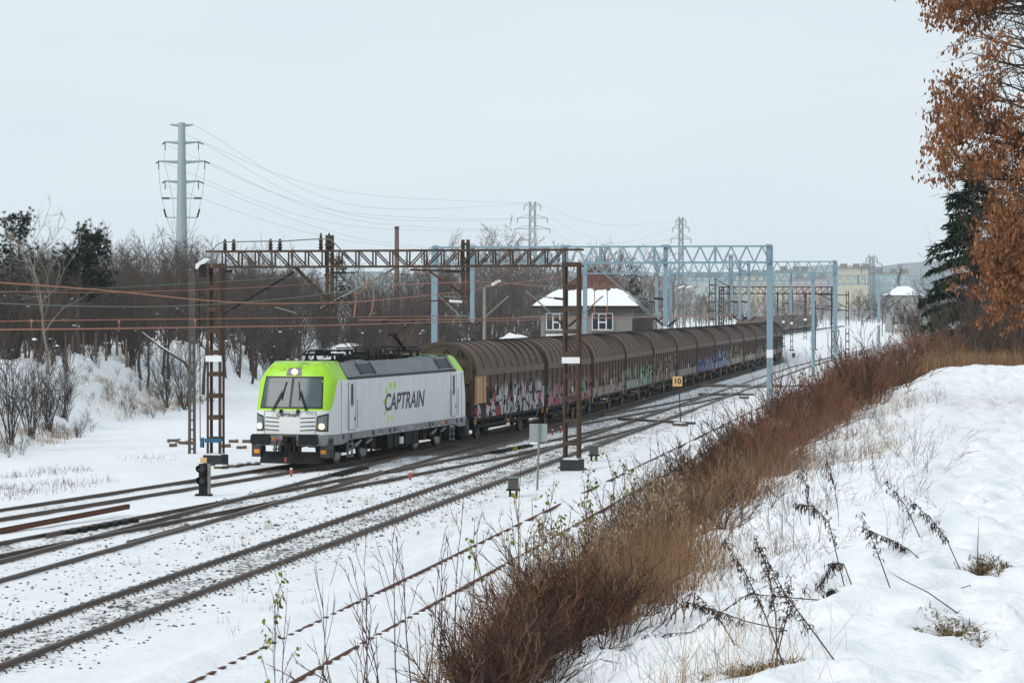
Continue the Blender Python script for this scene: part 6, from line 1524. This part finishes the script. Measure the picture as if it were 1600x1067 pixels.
while len(items) < 130:
    D = R0.uniform(96, 172); X = -18.9 + .012 * (D - 130) - abs(R0.gauss(1.0, 3.4)); x = 800 + X * FPX / D
    if not -30 < x < 400 or vn(X * .4, D * .2, 58) < .38: continue
    items.append((R0.randrange(5), X, D, gz1(X, D), R0.uniform(.09, .30), R0.uniform(0, 6.28), R0.uniform(.6, 1.0)))
V, F = replicate([shrub_arr(970 + i, 3.6, 8, .7, (5, 3), .03, .014).arrays() for i in range(5)], items); stuff('bank_scrub', V, F, MT['weed'], 'low dark scrub and dead weeds on the snowy left bank', 'scrub')
def left_w():
    D = R0.uniform(78, 112); u = R0.uniform(-33, -28.2); X = u + M_ * D; x = 800 + X * FPX / D
    return (X, D) if x < 265 and vn(X * .5, D * .3, 52) > .5 else None
V, F = blades(gpts(210, left_w), .08, .38, .006, NR, .8, 5, .25); stuff('dead_weeds', V, F, MT['weed'], 'small dead weeds poking through the snow beside the far left track', 'weeds')
def yard_w():
    D = R0.uniform(42, 130); u = R0.choice([R0.uniform(-19, -17.4), R0.uniform(-14.8, -12.6)]); X = u + M_ * D; return (X, D) if vn(X * .3, D * .2, 53) > .62 else None
V, F = blades(gpts(150, yard_w), .08, .28, .006, NR, .4, 6, .07); stuff('yard_weeds', V, F, MT['pale'], 'sparse dry grass stalks between the tracks', 'weeds')
# ---- brush slope on the right
BR = [shrub_arr(600 + i, 1.15, 8, .85, (5, 4), .013, .0052, .03, .2).arrays() for i in range(7)]
def u_lo(D): return float(np.interp(D, [14, 18, 24, 30, 45, 60, 100], [-2.5, -2.7, -3.2, -3.8, -5.3, -6.2, -7]))
items = []
while len(items) < 560:
    D = 13.5 + 62 * R0.random() ** 1.25; u = R0.uniform(u_lo(D), -2.35 + .3 * R0.gauss(0, 1) + .7 * ss(30, 60, D)); X = u + M_ * D
    if vn(X * 1.0, D * .4, 61) < .33: continue
    h = R0.uniform(.30, .62) * (.85 + .6 * ss(22, 50, D)) * (.55 + .95 * float(vn(X * .8, D * .28, 66))); items.append((R0.randrange(7), X, D, gz1(X, D), h, R0.uniform(0, 6.28), R0.uniform(.8, 1.15)))
for i in range(240):     # the far crest, overgrown right across
    D = R0.uniform(66, 125); u = R0.uniform(-6.5, 3.4); X = u + M_ * D; h = R0.uniform(.5, .95); items.append((R0.randrange(7), X, D, gz1(X, D), h * 1.15, R0.uniform(0, 6.28), R0.uniform(.8, 1.2)))
BT = [shrub_arr(650 + i, 1.0, 6, .7, (5, 3), .012, .0045, .05, .16).arrays() for i in range(4)]
tall = []
for i in range(95):
    D = 15 + 48 * R0.random() ** 1.1; u = R0.uniform(u_lo(D) - .5, -2.5); X = u + M_ * D; tall.append((R0.randrange(4), X, D, gz1(X, D), R0.uniform(.6, 1.0) * (.75 + .4 * ss(20, 45, D)), R0.uniform(0, 6.28), 1.0))
V, F = replicate(BT, tall); stuff('brushwood', V, F, MT['weed'], 'darker taller stems sticking out of the brush on the slope', 'brushwood')
tone = [float(vn(p[1] * .55, p[2] * .2, 67)) + R0.gauss(0, .12) - .16 * float(ss(32, 55, p[2])) for p in items]
for k, (lo, hi, m_, lab) in enumerate(((-9, .40, 'brush', 'dense reddish brown brushwood covering the embankment slope on the right'), (.40, .62, 'brushdark', 'dark brown brushwood patches on the embankment slope'), (.62, 9, 'brushtan', 'paler tan brushwood patches on the embankment slope'))):
    V, F = replicate(BR, [p for p, t in zip(items, tone) if lo <= t < hi]); stuff('brushwood', V, F, MT[m_], lab, 'brushwood')
def slope_g():
    D = 13.5 + 55 * R0.random() ** 1.2; u = R0.uniform(u_lo(D) - .3, -2.05 + .3 * ss(35, 60, D)); X = u + M_ * D
    return (X, D) if vn(X * .9, D * .35, 62) > .47 else None
V, F = blades(gpts(1500, slope_g), .14, .66, .0032, NR, .75, 18, .15); stuff('dry_grass', V, F, MT['grass'], 'tall rust-coloured dry grass growing among the brush on the slope', 'grass')
def crest_g():
    D = R0.uniform(60, 78); u = R0.uniform(-3.2, 3.5); X = u + M_ * D; return (X, D) if D > 61 + 2.5 * vn(X * .6, D * .1, 63) else None
V, F = blades(gpts(1100, crest_g), .2, .6, .007, NR, .6, 20, .2); stuff('dry_grass', V, F, MT['grass'], 'belt of tan dry grass where the snowy path ends', 'grass')
def shoulder_g():
    D = 11.5 + 45 * R0.random() ** 1.4; u = R0.uniform(-2.3, -.75); X = u + M_ * D; return (X, D) if vn(X * .8, D * .4, 64) > .54 else None
V, F = blades(gpts(620, shoulder_g), .08, .40, .0016, NR, .9, 6, .14); stuff('dry_stalks', V, F, MT['pale'], 'thin dry grass stalks standing out of the snow on the shoulder', 'grass')
DW = [shrub_arr(900 + i, .55, 4, .8, (4, 3), .0032, .0014, .02, .2).arrays() for i in range(5)]
items = []
for i in range(210):
    D = 12.2 + 34 * R0.random() ** 1.3; u = R0.uniform(-2.6, -1.1) if i % 4 else R0.uniform(-1.4, -.3); X = u + M_ * D; items.append((R0.randrange(5), X, D, gz1(X, D), R0.uniform(.5, 1.1) * (.6 + .4 * ss(14, 24, D)), R0.uniform(0, 6.28), 1.0))
V, F = replicate(DW, items); stuff('dry_weeds', V, F, MT['stem'], 'tangle of thin dry weed stems on the snowy shoulder', 'weeds')
# seed heads: fluffy pale plumes among the brush
def plumes():
    vs, fs = [], []; rnd = random.Random(8)
    for i in range(170):
        D = 15 + 45 * rnd.random() ** 1.3; u = rnd.uniform(u_lo(D), -2.5); X = u + M_ * D; c = Vector((X, D, gz1(X, D) + rnd.uniform(.35, .75)))
        for k in range(60):
            t = rnd.random(); p = c + Vector((t * .14 + rnd.gauss(0, .03), rnd.gauss(0, .03), -.09 * t * t + rnd.gauss(0, .03))); d = Vector((rnd.gauss(0, 1), rnd.gauss(0, 1), rnd.gauss(-.3, 1))).normalized() * .05; s = d.cross(Vector((0, .3, 1))).normalized() * .006
            n_ = len(vs); vs += [tuple(p - s), tuple(p + s), tuple(p + d)]; fs.append((n_, n_ + 1, n_ + 2))
    stuff('seed_plumes', np.array(vs), np.array(fs), island_mat('seed fluff', [(.20, .14, .09), (.34, .25, .17), (.45, .36, .27)]), 'pale fluffy seed heads among the brush', 'plants')
plumes()
# ---- saplings rooted low on the slope
LEAFQ = [(-.5, 0), (-.2, .32), (.25, .3), (.55, 0), (.25, -.3), (-.2, -.32)]
def leaf_fan(vs, fs, c, d, size, rnd):
    s = d.cross(Vector((rnd.gauss(0, 1), rnd.gauss(0, 1), rnd.gauss(0, 1)))).normalized(); n_ = len(vs)
    for a, b in LEAFQ: vs.append(tuple(c + d * (a + .5) * size + s * b * size + d.cross(s) * abs(b) * size * .35))
    fs.append((n_, n_ + 1, n_ + 5)); fs.append((n_ + 1, n_ + 2, n_ + 4)); fs.append((n_ + 1, n_ + 4, n_ + 5)); fs.append((n_ + 2, n_ + 3, n_ + 4))
def sapling(x, ytop, D, label, leaves, seed, kids=(5, 2), lean=0.0, r=.011, group='thin saplings at the foot of the slope', lm='leafgreen', spread=.35):
    rnd = random.Random(seed); X = (x - 800) * D / FPX; zg = gz1(X, D); H = CAMZ - (ytop - YH) * D / FPX - zg
    o = thing('sapling', label, 'sapling', (X, D, zg), 0, group)
    T = Tw(); q = dict(segs=[8, 4, 3], kids=list(kids), t0=[.35, .3], ratio=[.34, .4], angle=[spread, .5], wander=[.035, .08, .1], up=[.03, .08, .05], rmin=.0035)
    grow(T, rnd, Vector((0, 0, -.1)), Vector((lean, rnd.gauss(0, .05), 1)).normalized(), H * 1.02, r, 0, q)
    V, F = T.arrays(); put('stem', arr_mesh('stem', V, F, [MT['stem']]), o)
    if leaves:
        vs, fs = [], []; tips = T.tips; rnd.shuffle(tips)
        for p, d in (tips * 3)[:leaves]:
            if p.z < H * .35: continue
            leaf_fan(vs, fs, p + Vector((rnd.gauss(0, .02), rnd.gauss(0, .02), rnd.gauss(0, .03))), (d * .3 + Vector((rnd.gauss(0, .4), rnd.gauss(0, .4), -.7))).normalized(), rnd.uniform(.035, .06), rnd)
        if vs: put('foliage', arr_mesh('foliage', np.array(vs), np.array(fs), [MT[lm]]), o)
    return o
SP = [(424, 940, 26, 'leafy sapling farthest left, with small green leaves', 60, (7, 3), .03), (452, 900, 27, 'thin bare sapling right of the leftmost leafy one', 0, (4, 1), -.03), (530, 885, 27, 'thin bare sapling over the buried rails, second from left', 0, (4, 1), -.02), (508, 905, 28, 'short bare sapling left of the middle stems', 0, (3, 1), -.05), (578, 855, 27, 'bare sapling with upright twigs left of the tall ones', 0, (6, 2), .0), (622, 812, 26, 'tall straight bare sapling in the middle foreground', 0, (5, 1), .01), (650, 825, 28, 'bare forked sapling right of the tall straight one', 0, (7, 2), -.04), (684, 840, 27, 'bare sapling with many twigs below the track bend', 0, (7, 2), .05), (706, 778, 27, 'very tall straight bare sapling rising to the clipped track', 0, (4, 1), .01), (740, 795, 28, 'tall slim bare sapling right of the tallest one', 0, (4, 1), .02),
      (600, 900, 24, 'low bare sapling with spreading twigs near the bottom', 0, (8, 2), -.06), (560, 930, 25, 'low twiggy sapling at the bottom left of the brush', 0, (8, 2), .05), (660, 905, 23, 'low twiggy sapling in front of the buried rails', 0, (8, 2), .08), (798, 735, 25, 'dark straight sapling crossing the left cable box', 10, (4, 1), .01), (836, 800, 27, 'dark slim sapling right of the left cable box', 6, (4, 1), .02), (775, 830, 25, 'sapling with a few brown leaves beside the buried rail', 14, (6, 2), -.08),
      (905, 735, 30, 'sapling with hanging yellow green leaves under the gantry leg', 34, (6, 2), .04), (870, 775, 31, 'leafy sapling left of the gantry foot', 26, (7, 2), -.05), (850, 790, 30, 'sapling with sparse green leaves below the sign post', 24, (7, 2), -.07), (960, 720, 33, 'leafy sapling right of the gantry foot', 36, (7, 2), -.02), (990, 735, 34, 'bushy sapling with yellow leaves at the brush edge', 44, (8, 3), .03), (1010, 745, 35, 'sapling with a few reddish leaves above the brush', 18, (6, 2), -.05), (925, 790, 30, 'low leafy sapling within the brush edge', 40, (8, 3), .0), (880, 815, 29, 'low sapling with greenish leaves left of the brush', 36, (8, 3), -.03)]
for i, (x, yt, D, lab, lv, kd, ln) in enumerate(SP): sapling(x, yt, D, lab, lv, 700 + i, kd, ln)
for i, (x, yt, D, lab) in enumerate(((1072, 622, 44, 'bare stem standing before the yellow number plate'), (1103, 618, 46, 'bare stem right of the yellow number plate'), (1140, 632, 48, 'short bare stem left of the near blue leg'), (1187, 570, 50, 'tall bare stem close left of the near blue leg'), (1215, 590, 50, 'tall bare stem close right of the near blue leg'), (1258, 540, 52, 'bare stem between the two blue legs'), (1290, 505, 54, 'tall bare stem beside the second blue leg'), (1318, 515, 55, 'tall bare stem right of the second blue leg'), (1345, 500, 56, 'bare stem in front of the rusty lattice mast'), (1360, 520, 55, 'bare stem left of the blue mast'), (1388, 530, 56, 'bare stem right of the blue mast'))):
    sapling(x, yt, D, lab, 0, 760 + i, (6, 2), R0.uniform(-.08, .08), .011, 'bare stems rising from the upper brush', spread=.4)
# ---- dead mugwort stalks in the snow of the shoulder
def hit_ground(x, y, d0=9.0, d1=70.0):
    Ds = np.arange(d0, d1, .05); X = (x - 800) * Ds / FPX; z = CAMZ - (y - YH) * Ds / FPX; g = gz(X, Ds); k = np.nonzero(z <= g)[0]
    return float(Ds[k[0]]) if len(k) else None
def stalk(pts, D, label, seed, leafy=1.0, branches=10, name='dead_weed_stalk'):
    rnd = random.Random(seed); D = hit_ground(pts[0][0], min(pts[0][1], 1064)) or D; P = [px_at(x, y, D + k) for (x, y, k) in pts]
    for p in P[1:]: p.z = max(p.z, gz1(p.x, p.y) + .03)
    b = P[0].copy()
    o = thing(name, label, 'weed', b, 0, 'dead weed stalks on the snowy shoulder')
    T = Tw(); Q = [p - b for p in P]; n = len(Q); T.seg(Q, [.0042 * (1 - .65 * i / n) for i in range(n)])
    vs, fs = [], []
    L = sum((Q[i + 1] - Q[i]).length for i in range(n - 1))
    for i in range(int(70 * leafy)):
        t = rnd.uniform(.35, 1) * (n - 1); j = min(int(t), n - 2); p = Q[j].lerp(Q[j + 1], t - j); ax = (Q[j + 1] - Q[j]).normalized()
        d = (ax * .6 + Vector((rnd.gauss(0, .6), rnd.gauss(0, .6), rnd.gauss(-.35, .4)))).normalized(); l = rnd.uniform(.02, .06)
        T.seg([p, p + d * l * .5, p + d * l + Vector((0, 0, -.012))], [.0022, .002, .0015])
        for k in range(2):
            c = p + d * l * rnd.uniform(.3, 1.0); dd = Vector((rnd.gauss(0, .35), rnd.gauss(0, .35), -1)).normalized(); ll = rnd.uniform(.016, .040) * D / 15; sd_ = dd.cross(Vector((rnd.gauss(0, 1), rnd.gauss(0, 1), .2))).normalized() * ll * .12
            n_ = len(vs); vs += [tuple(c), tuple(c + dd * ll * .5 - sd_), tuple(c + dd * ll), tuple(c + dd * ll * .5 + sd_)]; fs += [(n_, n_ + 1, n_ + 2), (n_, n_ + 2, n_ + 3)]
    V, F = T.arrays(); put('stem', arr_mesh('stem', V, F, [MT['weed']]), o); 
    if vs: put('dry_leaves', arr_mesh('dry_leaves', np.array(vs), np.array(fs), [MT['weed']]), o)
ST = [([(1228, 1048, 0), (1195, 960, .3), (1165, 895, .5), (1130, 840, .7)], 13.5, 'dead stalk with dark leaves, left one of the upright cluster'), ([(1215, 1050, 0), (1212, 960, .2), (1200, 890, .4), (1178, 835, .5)], 13.5, 'dead stalk with dark leaves, middle one of the upright cluster'), ([(1330, 1067, 0), (1270, 985, .3), (1225, 925, .5), (1190, 855, .7)], 12.6, 'long dead stalk leaning left across the cluster'), ([(1325, 938, 0), (1308, 870, .3), (1295, 815, .5), (1270, 790, .6), (1240, 786, .7)], 16.5, 'arched dead stalk with drooping tip in the middle of the shoulder'), ([(1337, 930, 0), (1318, 880, .2), (1300, 880, .2), (1278, 922, .0)], 16.2, 'dead stalk bent over to the snow below the arched one'),
      ([(1506, 902, 0), (1480, 845, .4), (1455, 810, .6), (1415, 775, .8)], 18, 'dead stalk leaning left beside the path'), ([(1445, 880, 0), (1420, 858, .2), (1385, 840, .3), (1345, 822, .5)], 17, 'dead stalk lying flat above the snow, right of the arched one'), ([(1330, 940, 0), (1250, 955, .2), (1170, 985, .2), (1080, 1020, .0), (1005, 1045, -.2)], 13.4, 'long dead stalk lying across the snow to the left'), ([(1230, 985, 0), (1165, 970, .3), (1110, 950, .4), (1065, 938, .5)], 14, 'dead stalk lying towards the brush edge'), ([(1330, 945, 0), (1302, 960, 0), (1296, 985, 0)], 14.5, 'short dead stalk with hanging leaves near the cluster'),
      ([(1500, 960, 0), (1450, 925, .2), (1410, 905, .3), (1384, 890, .4)], 15, 'leafless dead stalk lying between the straw patches'), ([(1520, 930, 0), (1516, 922, 0), (1490, 955, .0), (1435, 995, -.2)], 14, 'leafless bent stalk just left of the straw patch'), ([(1527, 905, 0), (1528, 850, 0), (1530, 800, 0)], 17, 'single straight stick upright beside the path')]
ST += [([(1150, 1010, 0), (1120, 960, .2), (1085, 925, .3)], 14, 'thin dead stalk left of the upright cluster'), ([(1208, 1052, 0), (1230, 960, .2), (1236, 900, .3)], 13.4, 'thin upright stalk right within the cluster'), ([(1200, 1052, 0), (1222, 975, .2), (1262, 915, .3)], 13.4, 'thin stalk of the cluster leaning right'), ([(1395, 930, 0), (1370, 860, .2), (1345, 800, .4)], 18, 'thin dead stalk above the fallen stalks'), ([(1440, 845, 0), (1415, 790, .3), (1385, 750, .5)], 22, 'thin dead stalk higher up the shoulder'), ([(1310, 800, 0), (1302, 750, .2), (1290, 715, .3)], 24, 'thin dead stalk close to the brush edge'), ([(1265, 820, 0), (1262, 770, .2), (1252, 730, .3)], 22, 'thin dead stalk right at the brush edge')]
for i, (p, D, lab) in enumerate(ST): stalk(p, D, lab, 800 + i, 0 if 10 <= i < 13 else (1.0 if i < 13 else .45))
def straw_patch(x, y, rx, ry, label, seed):
    D = hit_ground(x, min(y, 1064)) or 13; X = (x - 800) * D / FPX; rnd = random.Random(seed)
    pts = []; V, F = blades([(a_, b_, gz1(a_, b_)) for a_, b_ in [(X + rnd.gauss(0, rx * .75), D + rnd.gauss(0, ry * .9)) for _ in range(110)]], .02, .07, .004, np.random.default_rng(seed), 2.2, 14, .03)
    b = np.array([X, D, gz1(X, D)]); o = put('straw_patch', arr_mesh('straw_patch', V - b, F, [island_mat('moss and straw', [(.05, .035, .015), (.14, .09, .03), (.22, .16, .06)])])); o.location = b
    tag(o, label, 'grass tuft')
straw_patch(1490, 992, .10, .20, 'larger patch of brown moss and straw showing through the snow', 1); straw_patch(1540, 886, .085, .13, 'smaller patch of straw showing beside the path', 2)
straw_patch(1180, 1055, .12, .07, 'dark patch of bare earth at the bottom edge', 3)

# ---- trees on the right
def leaf_tree():
    D = 47.0; X = (1700 - 800) * D / FPX; zg = gz1(X, D); rnd = random.Random(5)
    o = thing('brown_leaved_tree', 'tree still full of withered brown leaves at the right edge', 'tree', (X, D, zg), 0)
    mb = MB(); mb.tube([(0, 0, -.3), (.1, 0, 2.5), (0, .1, 5), (-.1, 0, 8.5), (0, 0, 11)], [.26, .21, .17, .10, .04], 10); mb.build('trunk', MT['barkbrown'], o)
    T = Tw(); q = dict(segs=[5, 4, 1], kids=[11, 6], t0=[.18, .15], ratio=[.42, .42], angle=[.62, .6], wander=[.10, .15, .18], up=[.015, -.02, -.06], rmin=.005)
    for i in range(74):
        z = 1.6 + 9.1 * (i + .5) / 74; a = math.pi + rnd.gauss(0, .75) if i % 5 else rnd.uniform(0, 6.28)
        reach = float(np.interp(z, [1.5, 2.6, 3.6, 4.6, 5.6, 6.6, 7.4, 8.4, 10, 12], [1.7, 2.3, 2.9, 3.0, 2.6, 2.4, 2.9, 3.5, 3.4, 3.0])) * rnd.uniform(.72, 1.04)
        grow(T, rnd, Vector((rnd.gauss(0, .05), rnd.gauss(0, .1), z)), Vector((math.cos(a), math.sin(a) * .8, rnd.uniform(-.05, .35))).normalized(), reach, .045, 0, q)
    V, F = T.arrays(); put('crown', arr_mesh('crown', V, F, [MT['barkbrown']]), o)
    vs, fs = [], []
    for p, d in T.tips:
        if vn(p.x * .9, p.z * .9 + p.y * .3, 71) < .33 or rnd.random() < .1: continue
        for k in range(rnd.randrange(3, 12)):
            c = p + Vector((rnd.gauss(0, .06), rnd.gauss(0, .06), rnd.gauss(-.04, .06))); dd = Vector((rnd.gauss(0, .35), rnd.gauss(0, .35), -1)).normalized()
            l = rnd.uniform(.04, .125); s = dd.cross(Vector((rnd.gauss(0, 1), rnd.gauss(0, 1), .1))).normalized() * l * .24; e = dd.cross(s).normalized() * l * rnd.uniform(-.2, .2)
            n_ = len(vs); m_ = c + dd * l * .5 + e; vs += [tuple(c), tuple(m_ - s), tuple(c + dd * l), tuple(m_ + s)]; fs.append((n_, n_ + 1, n_ + 2)); fs.append((n_, n_ + 2, n_ + 3))
    put('foliage', arr_mesh('foliage', np.array(vs), np.array(fs), [MT['leafbrown']]), o)
leaf_tree()
def spruce(x, topy, D, wid, label, seed):
    rnd = random.Random(seed); X = (x - 800) * D / FPX; zg = gz1(X, D); H = CAMZ + (YH - topy) * D / FPX - zg
    o = thing('spruce_tree', label, 'tree', (X, D, zg), 0, 'dark spruces on the right')
    mb = MB(); mb.tube([(0, 0, -.3), (0, 0, H * .6), (0, 0, H)], [.2, .11, .02], 8); mb.build('trunk', MT['barkbrown'], o)
    T = Tw(); vs, fs = [], []
    n = 130
    for i in range(n):
        t = (i + rnd.random()) / n; z = H * (.05 + .93 * t); r = wid * (1 - t) ** .75 * rnd.uniform(.65, 1.15) + .12; a = rnd.uniform(0, 6.28)
        P = [Vector((math.cos(a) * r * k, math.sin(a) * r * k, z + r * (.10 * k - .42 * k * k + .10 * k ** 3))) for k in (0, .35, .7, 1)]
        T.seg(P, [.03, .02, .012, .006])
        m = int(26 + r * 60)
        for k in range(m):
            f = rnd.uniform(.12, 1) * 3; j = min(int(f), 2); p = P[j].lerp(P[j + 1], f - j); side = Vector((-math.sin(a), math.cos(a), 0)) * rnd.choice((-1, 1))
            d = (side * rnd.uniform(.2, 1) + Vector((math.cos(a), math.sin(a), 0)) * rnd.uniform(.1, .7) + Vector((0, 0, rnd.uniform(-1.1, .1)))).normalized(); l = rnd.uniform(.15, .42); s = d.cross(Vector((rnd.gauss(0, 1), rnd.gauss(0, 1), rnd.gauss(0, 1)))).normalized() * .028
            n_ = len(vs); vs += [tuple(p - s * .5), tuple(p + s * .5), tuple(p + d * l * .6 + s), tuple(p + d * l), tuple(p + d * l * .6 - s)]; fs += [(n_, n_ + 1, n_ + 2), (n_, n_ + 2, n_ + 4), (n_ + 4, n_ + 2, n_ + 3)]
    V, F = T.arrays(); put('bough', arr_mesh('bough', V, F, [MT['barkbrown']]), o)
    put('foliage', arr_mesh('foliage', np.array(vs), np.array(fs), [MT['needle']]), o)
spruce(1520, 235, 88, 2.15, 'dark spruce behind the brown-leaved tree', 1); spruce(1575, 320, 98, 2.6, 'lower dark spruce behind the right one', 2)
for i, (x, D, H, lab) in enumerate(((1455, 100, 2.6, 'grey leafless bush left of the spruce foot'), (1432, 112, 2.2, 'grey leafless bush beside the signal with pale panel'), (1545, 80, 3.2, 'grey leafless bush under the brown leaves'), (1580, 76, 4.0, 'grey leafless bush at the right edge'), (1600, 84, 5.0, 'tall grey leafless bush behind the right edge'), (1515, 90, 2.4, 'grey leafless bush at the foot of the spruce'), (1480, 84, 1.9, 'low grey leafless bush before the spruce'), (1560, 88, 3.6, 'grey leafless bush between the two spruces'), (1535, 72, 1.8, 'low grey leafless bush behind the tan grass'), (1592, 70, 2.6, 'dark leafless bush at the right edge behind the tan grass'))):
    shrub_thing(x, 0, D, H, 16, .6, lab, MT['bark'] if i % 2 else MT['barkbrown'], 540 + i, (9, 6), r=.018, rmin=.006, group='grey shrubs on the right crest')
b = Vector(((1497 - 800) * 90 / FPX, 90, gz1((1497 - 800) * 90 / FPX, 90))); lamp_post('low street lamp with snow on its arm among the right bushes', b, CAMZ - (532 - YH) * 90 / FPX - b.z, ((.22, .12, .5, .0),), False, MT['galv'])
# ------------------------------------------------------------------ haze
def haze():
    mb = MB(); mb.b2((-1300, -60, -3), (1400, 2700, 62)); m = bpy.data.materials.new('haze'); m.use_nodes = True; n, l = m.node_tree.nodes, m.node_tree.links
    n.remove(n['Principled BSDF']); v = n.new('ShaderNodeVolumePrincipled'); v.inputs['Color'].default_value = (.80, .90, .96, 1); v.inputs['Density'].default_value = HAZE; v.inputs['Anisotropy'].default_value = .1
    l.new(v.outputs[0], n['Material Output'].inputs['Volume']); o = mb.build('haze', m); tag(o, 'thin winter haze filling the whole valley', 'haze', None, 'stuff')
HAZE = .0001
haze()
